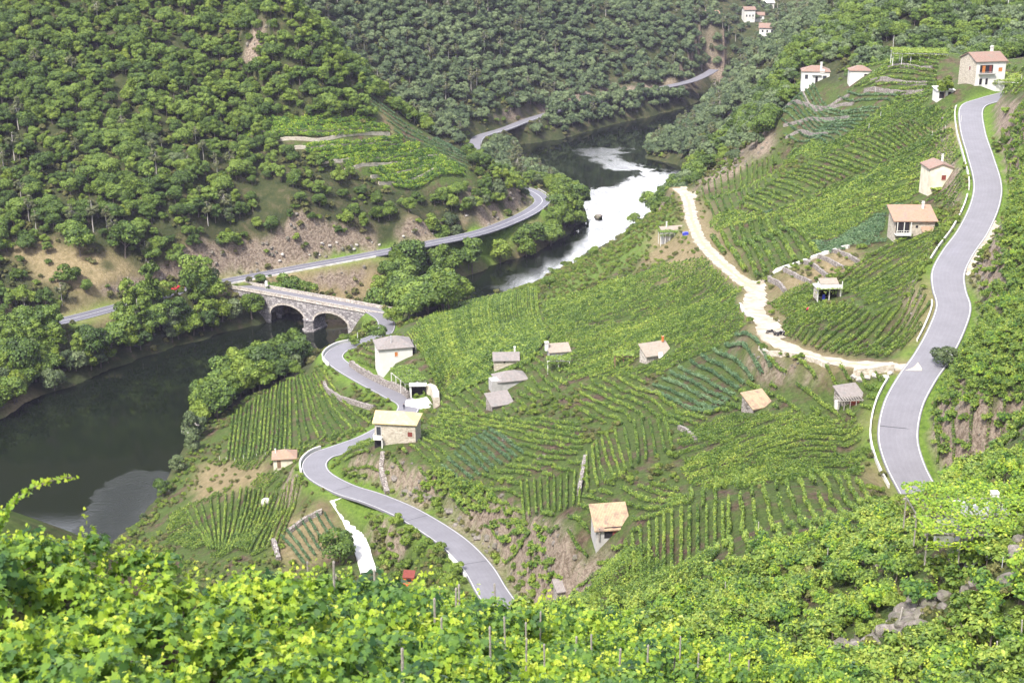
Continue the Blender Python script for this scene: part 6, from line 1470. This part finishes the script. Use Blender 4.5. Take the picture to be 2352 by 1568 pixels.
m = MB(); xs = np.linspace(tpier - 15.5, tpier + 15.5, 121)
for a, b in zip(xs[:-1], xs[1:]):
    za, zb_ = zb(a + 1e-3), zb(b - 1e-3)
    m.add([(a, -BW, za), (b, -BW, zb_), (b, BW, zb_), (a, BW, za)], [(0, 1, 2, 3)])
m.build('arch_barrel', M_granite, r)
for (a, b) in arcs:
    m = MB(); c, rr = (a + b) / 2, (b - a) / 2
    for s_ in (-1, 1):
        for k in range(28):
            t0, t1 = math.pi * k / 28, math.pi * (k + 1) / 28; y = s_ * (BW + .04)
            pts = [(c + (rr + q_) * math.cos(t), y, 3.3 + (3.9 + q_) * math.sin(t)) for q_, t in ((0, t0), (.7, t0), (.7, t1), (0, t1))]
            m.add(pts + [(x, s_ * (BW - .02), z) for x, y, z in pts], [(0, 1, 2, 3) if s_ > 0 else (3, 2, 1, 0), (0, 4, 5, 1), (1, 5, 6, 2), (2, 6, 7, 3), (3, 7, 4, 0)])
    m.build('arch_ring', M_stone, r)
m = MB(); hw = 1.9
m.prism([(tpier - hw, -BW - .3), (tpier, -BW - 1.9), (tpier + hw, -BW - .3), (tpier + hw, BW + .3), (tpier, BW + 1.9), (tpier - hw, BW + .3)], -4, 3.5)
m.prism([(tpier - hw - .25, -BW - .4), (tpier, -BW - 2.2), (tpier + hw + .25, -BW - .4), (tpier + hw + .25, BW + .4), (tpier, BW + 2.2), (tpier - hw - .25, BW + .4)], 3.5, 3.9)
m.prism([(tpier - hw - .5, -BW - .6), (tpier, -BW - 2.5), (tpier + hw + .5, -BW - .6), (tpier + hw + .5, BW + .6), (tpier, BW + 2.5), (tpier - hw - .5, BW + .6)], -4, .5)
m.build('pier', M_granite, r)
m = MB(); m.box((Lb / 2, 0, zd - .12), (Lb + 16, 2 * BW - .9, .3)); m.build('deck', M_road, r)
for s_ in (-1, 1):
    m = MB(); m.box((Lb / 2, s_ * (BW + .05), zd + .02), (Lb + 16, .55, .26)); m.build('cornice', M_stone, r)
    m = MB(); m.box((Lb / 2, s_ * (BW - .05), zd + .5), (Lb + 14, .3, .72)); m.box((Lb / 2, s_ * (BW - .05), zd + .9), (Lb + 14, .42, .12)); m.build('parapet', M_stone, r)
# signboard by the bridge end
p = Pz(612, 662, 10.0); r = empty('signboard', p, math.radians(-8)); tag(r, 'white signboard standing at the far end of the bridge', 'sign')
m = MB(); m.box((0, 0, 1.5), (.95, .06, 1.5)); m.box((.12, 0, 2.45), (.7, .06, .5)); m.build('board', M_white, r)
for x in (-.3, .3): m = MB(); m.tube((x, .06, -1), (x, .06, 2.2), .035); m.build('post', M_metal, r)

# ---- parapets and rails along the roads -------------------------------
def wall_along(name, P, i0, i1, off, h, th, mat, label, cat, dz=-.3, group=None):
    Q = P[min(i0, i1):max(i0, i1)]; N_ = frames(Q); vs = []
    for p, q in zip(Q, N_):
        for o_, z_ in ((off - th / 2, dz), (off + th / 2, dz), (off + th / 2, h), (off - th / 2, h)): vs.append((p[0] + q[0] * o_, p[1] + q[1] * o_, p[2] + z_))
    m = MB(); fs = []
    for i in range(len(Q) - 1):
        for j in range(4): fs.append((4 * i + j, 4 * i + (j + 1) % 4, 4 * i + 4 + (j + 1) % 4, 4 * i + 4 + j))
    fs += [(3, 2, 1, 0), tuple(4 * (len(Q) - 1) + k for k in range(4))]; m.add(vs, fs)
    return tag(m.build(name, mat), label, cat, group)
def side(P, u, v):                                # which side of travel the picture point lies on
    k = near_t(P, u, v); g = cast(u, v); N_ = frames(P)[k]; return 1.0 if (g[0] - P[k][0]) * N_[0] + (g[1] - P[k][1]) * N_[1] > 0 else -1.0
def guard_rail(P, i0, i1, off, label, group=None):
    Q = P[min(i0, i1):max(i0, i1)]
    if len(Q) < 3: return
    k = len(Q) // 2; r = empty('guard_rail', Q[k]); o0 = np.array(Q[k]); tag(r, label, 'guard rail', group)
    N_ = frames(Q); E = Q + np.c_[N_ * off, np.zeros(len(Q))] - o0
    vs, fs = [], []
    prof = [(-.03, .42), (.05, .5), (-.03, .58), (.05, .66), (-.03, .74), (-.09, .74), (-.09, .42)]
    for e, q in zip(E, N_):
        for a, z in prof: vs.append((e[0] + q[0] * a, e[1] + q[1] * a, e[2] + z))
    n_ = len(prof)
    for i in range(len(Q) - 1):
        for j in range(n_): fs.append((n_ * i + j, n_ * i + (j + 1) % n_, n_ * (i + 1) + (j + 1) % n_, n_ * (i + 1) + j))
    m = MB(); m.add(vs, fs); m.build('rail', M_metal, r)
    m = MB()
    for e in resample(E, 3.0): m.box((e[0], e[1], e[2] + .2), (.1, .1, 1.2))
    m.build('posts', M_metal, r)
PR, PL, PB = R3['right'], R3['low'], R3['bank']
sL = side(PR, 2020, 1000)
def seg(P, a, b): return near_t(P, *a), near_t(P, *b)
a, b = seg(PR, (2232, 248), (2262, 440)); wall_along('low_parapet', PR, a, b, sL * 3.7, .5, .2, M_conc, 'low white parapet along the highest stretch of the right road', 'parapet')
a, b = seg(PR, (2262, 450), (2178, 612)); wall_along('low_parapet', PR, a, b, sL * 3.8, .5, .25, M_conc, 'low white parapet beside the rows climbing along the right road', 'parapet')
a, b = seg(PR, (2185, 690), (2150, 805)); wall_along('low_parapet', PR, a, b, sL * 3.5, .3, .22, M_conc, 'white kerb wall above the rounded vine plot', 'parapet')
a, b = seg(PR, (2100, 880), (2108, 1130)); wall_along('low_parapet', PR, a, b, sL * 3.9, .5, .2, M_conc, 'low white parapet round the lowest bend of the right road', 'parapet')
s2 = side(PL, 745, 870)
a, b = seg(PL, (830, 790), (775, 838)); wall_along('low_parapet', PL, a, b, s2 * 2.95, .8, .3, M_brightconc, 'white parapet round the outside of the upper hairpin', 'parapet')
a, b = seg(PL, (778, 1033), (725, 1085)); s3 = side(PL, 690, 1070); wall_along('low_parapet', PL, a, b, s3 * 2.95, .7, .3, M_brightconc, 'white parapet round the outside of the lower hairpin', 'parapet')
s4 = side(PL, 1000, 1290); a, b = seg(PL, (1060, 1262), (1100, 1330)); wall_along('low_parapet', PL, a, b, s4 * 2.9, .45, .25, M_brightconc, 'short white kerb wall at the near end of the lower road', 'parapet')
s5 = side(PB, 700, 640); a, b = seg(PB, (510, 648), (860, 583)); wall_along('low_parapet', PB, a, b, s5 * 3.6, .35, .4, M_conc, 'pale kerb wall along the riverside road above the meadow', 'parapet')
a, b = seg(PB, (1235, 485), (1215, 436)); guard_rail(PB, a, b, side(PB, 1262, 470) * 3.5, 'steel guard rail round the double bend of the riverside road')
a, b = seg(R3['far'], (1090, 331), (1230, 270)); guard_rail(R3['far'], a, b, side(R3['far'], 1160, 310) * 3.3, 'steel guard rail along the far riverside road')

# ---- dry stone walls ---------------------------------------------------
def stone_wall(pts, h, label, mat=None, th=.5, name='stone_wall', cat='wall', cap=None, group=None, lift=0.0, base=.6):
    P = cast_many(pts)[0]; c = catmull(P, 1.2) if len(P) > 2 else resample(P, 1.2); k = len(c) // 2; c = c.copy(); c[:, 2] = ground(c[:, 0], c[:, 1]); o0 = c[k].copy()
    N_ = frames(c); vs, fs = [], []
    for i, (p, q) in enumerate(zip(c - o0, N_)):
        j = random.uniform(-.08, .08); hh = h * random.uniform(.86, 1.08)
        for o_, z_ in ((-th / 2 - .06, -base), (th / 2 + .06, -base), (th / 2 + j, hh), (-th / 2 + j, hh)): vs.append((p[0] + q[0] * o_, p[1] + q[1] * o_, p[2] + z_ + lift))
    for i in range(len(c) - 1):
        for j in range(4): fs.append((4 * i + j, 4 * i + (j + 1) % 4, 4 * i + 4 + (j + 1) % 4, 4 * i + 4 + j))
    fs += [(3, 2, 1, 0), tuple(4 * (len(c) - 1) + k_ for k_ in range(4))]
    m = MB(); m.add(vs, fs); o = m.build(name, mat or M_drystone); o.location = o0; return tag(o, label, cat, group)
stone_wall([(1768,637),(1820,612),(1880,590),(1935,572),(1950,570)], .7, 'white-topped stone wall along the top of the bare terraces', M_conc, .6)
for k, ln in enumerate(([(1765,642),(1790,655),(1803,672)], [(1800,622),(1835,640),(1862,652)], [(1845,604),(1880,622),(1905,640)], [(1880,592),(1915,608),(1938,618)], [(1915,580),(1950,592),(1972,605)])):
    stone_wall(ln, .8, 'curved grey stone wall holding one of the bare brown terraces', group='stone walls of the bare terraces')
stone_wall([(805,842),(835,862),(880,885),(925,905),(938,915)], 1.9, 'tall grey retaining wall above the straight between road bends', M_drystone, .7, cat='retaining wall')
stone_wall([(745,885),(760,905),(820,930),(860,940)], 1.2, 'brown retaining wall under the outer edge of the upper bend', M_drystone, .7, cat='retaining wall')
stone_wall([(985,900),(1000,915),(1003,935)], 2.4, 'white rocky wall right of the white yard', M_palestone, 1.4)
stone_wall([(880,1045),(876,1080),(884,1110),(890,1135)], .9, 'steep stone stairway wall descending from the yellow-roofed house', M_drystone, .9)
stone_wall([(665,1225),(700,1198),(740,1178)], 1.0, 'rough stone wall above the dark tidy rows', M_drystone, .7); stone_wall([(628,1245),(640,1290)], 1.0, 'rough stone wall at the left of the dark tidy rows', M_drystone, .8)
stone_wall([(1700,700),(1710,720),(1742,740)], .5, 'low pale wall at the left of the gravel yard', M_conc, .4); stone_wall([(1745,800),(1770,815),(1830,820),(1900,842)], .7, 'low stone edge under the outer side of the gravel bend', M_palestone, .6)
stone_wall([(1960,862),(2000,858),(2050,850)], 1.2, 'white rocky wall below the junction of track and road', M_palestone, 1.0)
stone_wall([(1560,985),(1585,1000),(1598,1015)], .8, 'grey stone wall on the right edge of the curved fan', M_drystone); stone_wall([(1330,1135),(1338,1090),(1345,1055)], 1.0, 'heap-like stone wall at the left edge of the curved fan', M_drystone, .6)
for k, ln in enumerate(([(600,329),(700,322),(760,319),(895,311)], [(660,345),(760,338),(920,332)], [(728,377),(840,365),(965,347)], [(792,394),(900,379),(1003,361)], [(852,409),(940,396),(1025,380)], [(870,424),(960,411),(1052,396)], [(585,311),(740,302),(865,295)])):
    stone_wall(ln, 1.1, 'pale stone wall of the striped terraces across the river', M_palestone, .5, group='walls of the striped terraces')
for k, ln in enumerate(([(1790,262),(1870,248),(1960,240)], [(1800,290),(1870,275),(1950,272)], [(1805,318),(1850,305),(1900,310)], [(1785,240),(1850,228),(1950,222)])):
    stone_wall(ln, .8, 'dark stone wall on the curved terraces under the white ridge house', group='walls of the ridge terraces')
for k, ln in enumerate(([(2000,190),(2060,192),(2130,195)], [(1985,212),(2060,216),(2120,214)], [(2040,160),(2100,158),(2140,160)])):
    stone_wall(ln, 1.1, 'weedy stone wall on the terraces left of the yellow-green tree', group='walls left of the yellow-green tree')
# ---- rocks -------------------------------------------------------------
M_rock = surf('grey_rock', [(0.3, (0.07, 0.06, 0.055)), (0.5, (0.18, 0.16, 0.145)), (0.7, (0.33, 0.30, 0.27))], scale=2.2, detail=12, bump=1.0, stain=(1.1, (0.09, 0.10, 0.05)))
M_whiterock = surf('white_rock', [(0.3, (0.28, 0.265, 0.24)), (0.7, (0.48, 0.46, 0.43))], scale=1.2, detail=8, bump=0.6)
import bmesh
def rock_mesh(seed):
    bm = bmesh.new(); bmesh.ops.create_icosphere(bm, subdivisions=3, radius=1.0); r_ = np.random.default_rng(seed); pl = r_.normal(size=(9, 3)); pl /= np.linalg.norm(pl, axis=1)[:, None]; dd = r_.uniform(.55, .95, 9)
    for v in bm.verts:
        c = np.array(v.co)
        for n_, d_ in zip(pl, dd):
            e = c @ n_ - d_
            if e > 0: c = c - n_ * e * .92
        c *= 1 + .06 * math.sin(7 * c[0] + seed) * math.cos(6 * c[1] - c[2] * 5); v.co = Vector(c) * 1.0
    me = bpy.data.meshes.new('rock'); bm.to_mesh(me); bm.free(); me.materials.append(M_rock); return me
RK = [rock_mesh(i) for i in range(7)]
def rock(u, v, s_, label, group=None, mat=None, flat=.65):
    me = random.choice(RK)
    if mat: me = me.copy(); me.materials[0] = mat
    p = cast(u, v); o = bpy.data.objects.new('rock', me); o.location = p; o.scale = (s_, s_ * random.uniform(.7, 1), s_ * flat); o.rotation_euler = (random.uniform(-.3, .3), random.uniform(-.3, .3), random.uniform(0, 6)); col.objects.link(o); return tag(o, label, 'rock', group)
for (u0, v0, u1, v1, n_, s0, s1) in ((1935,1420,2120,1500,26,.35,1.1), (2040,1380,2110,1430,10,.3,.8), (2150,1270,2250,1300,9,.3,.8), (1900,1480,2000,1540,16,.3,.9), (2130,1330,2250,1400,12,.3,.8), (1620,1430,1740,1480,12,.3,.8), (2280,1260,2350,1420,9,.4,1.0), (1950,1260,2060,1330,7,.25,.6), (2080,1450,2200,1540,12,.3,.9)):
    for _ in range(n_):
        t = random.random(); rock(u0 + (u1 - u0) * t + random.uniform(-8, 8), v1 + (v0 - v1) * t + random.uniform(-14, 14), random.uniform(s0, s1), 'rough grey boulder on the steep vine slope at the lower right', 'grey boulders on the lower right slope')
rock(612, 1155, 1.3, 'large smooth white boulder among the rows behind the closest vines', None, M_whiterock, .9)
for u, v, s_ in ((432,985,1.6),(440,992,1.2),(450,978,1.3),(425,990,1.0)): rock(u, v, s_, 'pale rock at the near river bank', 'pale rocks at the near river bank', M_whiterock)
rock(1375, 500, 2.6, 'small rocky islet in the shining water'); rock(1245, 1050, .9, 'round pinkish boulder left of the curved fan'); rock(1160, 1010, .8, 'grey boulder among vines above the bluish rows')
for u, v in ((1960,865),(1975,872),(1990,868),(2010,862),(2030,868),(2045,858)): rock(u, v, random.uniform(.6, 1.1), 'white boulder piled under the track junction', 'white boulders under the track junction', M_whiterock)
for _ in range(26):
    u = random.uniform(900, 1150); v = 1104 + (u - 900) * .62 + random.uniform(-20, 14); rock(u, v, random.uniform(.4, 1.0), 'jagged rock in the cutting above the lower road', 'jagged rocks in the road cutting')
for _ in range(22):
    u = random.uniform(620, 1080); rock(u, np.interp(u, [620, 870, 1080], [602, 560, 512]) + random.uniform(-25, 4), random.uniform(.4, 1.0), 'pale rock in the cutting above the riverside road', 'pale rocks above the riverside road', M_whiterock)

X, Y = rng.uniform(-170, 110, 60000), rng.uniform(70, 800, 60000); Z = ground(X, Y); rk_ = attr_at(ROCK_Z, X, Y)
ok = (rk_ > .35) & (Z > .3) & road_clear(X, Y, .6) & clear(X, Y) & (rng.random(len(X)) < np.where(Y < 330, .55, .3)); RP = np.c_[X, Y, Z][ok]; RP = RP[visible(RP, .4, 10, 40)]
print('rubble', len(RP)); scatter('rubble', [bpy.data.objects.new('r', k) for k in RK], RP, rng.uniform(0, 6.28, len(RP)), rng.uniform(.12, .5, len(RP)) * np.where(RP[:, 1] > 330, 1.8, 1), rng.integers(0, len(RK), len(RP)), 'broken rock and rubble lying on the bare cuttings', 'rubble')
# ---- poles ---------------------------------------------------------------
def pole(u, v, h, r, label, mat=None, cross=False, group=None, cat='pole'):
    p = cast(u, v); m = MB(); m.tube((0, 0, -.5), (0, 0, h), r, r * .75, 8)
    if cross: m.box((0, 0, h - .5), (1.4, .1, .12)); [m.tube((x, 0, h - .45), (x, 0, h - .25), .04) for x in (-.6, 0, .6)]
    o = m.build('pole', mat or M_conc); o.location = p; return tag(o, label, cat, group)
pole(822, 790, 3.4, .12, 'white marker pole at the inner end of the upper bend', M_white); pole(2050, 120, 6.0, .1, 'tall white mast at the left end of the ridge pergola', M_white); pole(2312, 40, 8.5, .16, 'concrete electricity pole on the dark wooded slope', None, True)
for u, v in ((2207,282),(2170,305),(2140,318),(2022,272),(1995,300),(2010,214),(2345,190)): pole(u, v, 1.8, .07, 'short white post among the upper terraces', M_white, group='short white posts among the upper terraces', cat='post')
for u, v in ((505,1060),(520,1062),(590,1055),(610,1052),(632,1050),(655,1040),(540,1065),(560,1058)): pole(u, v, 1.5, .06, 'thin white fence post along the path below the lower vineyard', M_white, group='white fence posts below the lower vineyard', cat='post')
pole(2300, 1310, 1.0, .03, 'short metal stake beside the sloping rail at the right edge', M_metal)
a, b = PD(2350, 1255, 84), PD(2215, 1302, 86); m = MB(); d_ = b - a
for o_ in (0, .22): m.tube((0, 0, o_), tuple(d_ + [0, 0, o_]), .035, .035, 6)
for t in (0, .33, .66, 1): m.tube(tuple(d_ * t + [0, 0, -1.2]), tuple(d_ * t + [0, 0, .25]), .03)
o = m.build('handrail', M_metal); o.location = a; tag(o, 'double grey metal rail sloping down at the right edge', 'rail')

# ---- car, quad bike, motorcycle, people ----------------------------------
k = near_t(PB, 397, 673); p = PB[k]; T = PB[k + 1] - PB[k]; az = math.atan2(T[1], T[0])
r = empty('parked_car', (p[0] + .8, p[1] + 2.2, p[2] + .03), az); tag(r, 'red hatchback on the riverside road behind the poplars', 'car')
prof = [(-2.0, .35), (-2.05, .8), (-1.85, 1.0), (-1.35, 1.05), (-.8, 1.45), (.75, 1.48), (1.45, 1.1), (1.95, .95), (2.05, .6), (2.0, .35)]
m = MB(); n_ = len(prof); vs = []
for s_, ins in ((-1, 1), (1, 1)):
    for x, z in prof: vs.append((x, s_ * (.84 if z < 1.06 else .68), z))
m.add(vs, [tuple(range(n_)), tuple(range(2 * n_ - 1, n_ - 1, -1))] + [((i + 1) % n_, i, n_ + i, n_ + (i + 1) % n_) for i in range(n_)]); m.build('body', M_redpaint, r)
for s_ in (-1, 1): m = MB(); m.add([(-1.2, s_ * .82, 1.08), (1.2, s_ * .82, 1.1), (.7, s_ * .71, 1.4), (-.75, s_ * .71, 1.38)], [(0, 1, 2, 3) if s_ < 0 else (3, 2, 1, 0)]); m.build('side_window', M_glass, r)
m = MB(); m.add([(1.43, -.7, 1.13), (1.43, .7, 1.13), (.8, .62, 1.47), (.8, -.62, 1.47)], [(0, 1, 2, 3)]); m.build('windscreen', M_white, r)  # plain white colour stands for sky reflected in the glass
for x in (-1.25, 1.3):
    for s_ in (-1, 1): m = MB(); m.tube((x, s_ * .66, .32), (x, s_ * .87, .32), .32, .32, 14); w_ = m.build('wheel', M_rubber, r); m = MB(); m.tube((x, s_ * .86, .32), (x, s_ * .885, .32), .18, .18, 10); m.build('rim', M_metal, w_)
def motorbike(u, v, az, label, quad=False):
    r = empty('quad_bike' if quad else 'motorcycle', cast(u, v) + np.array([0, 0, .05]), az); tag(r, label, 'quad bike' if quad else 'motorcycle')
    for x in (-.68, .68):
        for y in ((-.42, .42) if quad else (0,)):
            m = MB(); q = 14; R_ = .3
            for i in range(q):
                a, b = 2 * math.pi * i / q, 2 * math.pi * (i + 1) / q; m.tube((x + .23 * math.cos(a), y, R_ + .23 * math.sin(a)), (x + .23 * math.cos(b), y, R_ + .23 * math.sin(b)), .09 if quad else .06, n=6)
            m.tube((x, y - .08, R_), (x, y + .08, R_), .1); m.build('wheel', M_rubber, r)
    m = MB(); m.box((0, 0, .55), (.8, .3, .3)); m.box((-.45, 0, .72), (.75, .3, .16), taper=.8); m.tube((.35, 0, .75), (.62, 0, .35), .05); m.box((.18, 0, .78), (.4, .28, .24), taper=.7)
    if quad: [m.box((x, 0, .68), (.5, 1.05, .08), taper=.85) for x in (-.68, .68)]
    m.build('body', M_rubber, r); m = MB(); m.tube((.4, -.36, 1.02), (.4, .36, 1.02), .025); m.tube((.4, 0, .8), (.4, 0, 1.02), .03); m.build('handlebar', M_metal, r)
motorbike(1790, 772, .5, 'black quad bike parked on the gravel bend', True); motorbike(1770, 768, .2, 'small dark motorcycle left of the quad bike')
def person(u, v, pose, shirt, legs, label, az=0.0, D=None, s_=1.0):
    p = cast(u, v); r = empty('person', (p[0], p[1], p[2] + .02), az); r.scale = (s_,) * 3; tag(r, label, 'person')
    J = {'pel': (0, 0, .95), 'spi': (0, 0, 1.15), 'che': (0, 0, 1.38), 'nek': (0, -.01, 1.52), 'hed': (0, -.03, 1.66), 'top': (0, -.02, 1.76),
         'lh': (-.1, 0, .9), 'lk': (-.11, -.04, .5), 'la': (-.12, .02, .09), 'lt': (-.13, -.15, .03), 'rh': (.1, 0, .9), 'rk': (.12, -.1, .5), 'ra': (.13, .06, .09), 'rt': (.14, -.1, .03),
         'ls': (-.19, 0, 1.44), 'le': (-.26, -.06, 1.16), 'lw': (-.24, -.26, .98), 'lhn': (-.22, -.34, .94), 'rs': (.19, 0, 1.44), 're': (.27, -.04, 1.16), 'rw': (.26, -.22, .95), 'rhn': (.24, -.3, .9)}
    if pose == 'bend':
        for k in ('spi', 'che', 'nek', 'hed', 'top', 'ls', 'le', 'lw', 'lhn', 'rs', 're', 'rw', 'rhn'):
            x, y, z = J[k]; dz = z - .95; a = .65; J[k] = (x, y * math.cos(a) - dz * math.sin(a), .95 + y * math.sin(a) + dz * math.cos(a))
    R_ = {'pel': .15, 'spi': .135, 'che': .15, 'nek': .06, 'hed': .098, 'top': .075, 'lh': .09, 'lk': .062, 'la': .042, 'lt': .035, 'rh': .09, 'rk': .062, 'ra': .042, 'rt': .035, 'ls': .06, 'le': .043, 'lw': .03, 'lhn': .034, 'rs': .06, 're': .043, 'rw': .03, 'rhn': .034}
    E = [('pel', 'spi'), ('spi', 'che'), ('che', 'nek'), ('nek', 'hed'), ('hed', 'top'), ('pel', 'lh'), ('lh', 'lk'), ('lk', 'la'), ('la', 'lt'), ('pel', 'rh'), ('rh', 'rk'), ('rk', 'ra'), ('ra', 'rt'), ('che', 'ls'), ('ls', 'le'), ('le', 'lw'), ('lw', 'lhn'), ('che', 'rs'), ('rs', 're'), ('re', 'rw'), ('rw', 'rhn')]
    ks = list(J); me = bpy.data.meshes.new('body'); me.from_pydata([J[k] for k in ks], [(ks.index(a), ks.index(b)) for a, b in E], []); o = bpy.data.objects.new('body', me); col.objects.link(o); o.parent = r
    o.modifiers.new('skin', 'SKIN'); sk = me.skin_vertices[0].data if me.skin_vertices else None
    if sk is None:
        me.attributes  # skin layer is made by the modifier below
    mod = o.modifiers['skin']; mod.use_smooth_shade = True
    ss = o.modifiers.new('smooth', 'SUBSURF'); ss.levels = 1; ss.render_levels = 1
    if me.skin_vertices:
        for k, d_ in zip(ks, me.skin_vertices[0].data): d_.radius = (R_[k], R_[k]); d_.use_root = (k == 'pel')
    # clothes by height: trousers below the waist, shirt above, skin for head and hands
    m, t, b, N, L = nodes_mat('clothes'); g = N('ShaderNodeTexCoord'); sp_ = N('ShaderNodeSeparateXYZ'); L(g.outputs['Object'], sp_.inputs[0])
    top = .95 + .55 * math.cos(.65) if pose == 'bend' else 1.52
    rp = ramp(N, [(0.0, (0.03, 0.025, 0.02)), (0.055, legs), (0.5, shirt), (min(top / 1.9, .99), (0.45, 0.28, 0.2)), (min((top + .14) / 1.9, 1), (0.04, 0.03, 0.02))]); rp.color_ramp.interpolation = 'CONSTANT'
    dv = N('ShaderNodeMath', operation='DIVIDE', i={1: 1.9}); L(sp_.outputs[2], dv.inputs[0]); L(dv.outputs[0], rp.inputs[0]); L(rp.outputs[0], b.inputs['Base Color']); b.inputs['Roughness'].default_value = .9; me.materials.append(m)
    return r
person(1852, 722, 'bend', (0.55, 0.01, 0.09), (0.02, 0.02, 0.03), 'person in crimson top and dark trousers working between vine rows', 1.2)
person(928, 942, 'stand', (0.02, 0.02, 0.04), (0.02, 0.02, 0.035), 'person in dark clothes standing on the road by the white yard', .4)

# ---- haze ------------------------------------------------------------------
def haze(density):
    m = MB(); x0, x1, y0, y1, z0, z1 = -905, 1005, -65, 2605, -12, 340
    m.box(((x0 + x1) / 2, (y0 + y1) / 2, (z0 + z1) / 2), (x1 - x0, y1 - y0, z1 - z0)); o = m.build('haze', [])if False else m.build('haze', HZ); tag(o, 'thin bluish air between the hills', None, kind='stuff'); return o
HZ = bpy.data.materials.new('haze'); HZ.use_nodes = True; t_ = HZ.node_tree
for n_ in list(t_.nodes):
    if n_.type != 'OUTPUT_MATERIAL': t_.nodes.remove(n_)
pv = t_.nodes.new('ShaderNodeVolumePrincipled'); pv.inputs['Density'].default_value = 0.00006; pv.inputs['Color'].default_value = (0.70, 0.68, 1.0, 1); pv.inputs['Anisotropy'].default_value = 0.0
t_.links.new(pv.outputs[0], [n_ for n_ in t_.nodes if n_.type == 'OUTPUT_MATERIAL'][0].inputs['Volume'])
haze(0)
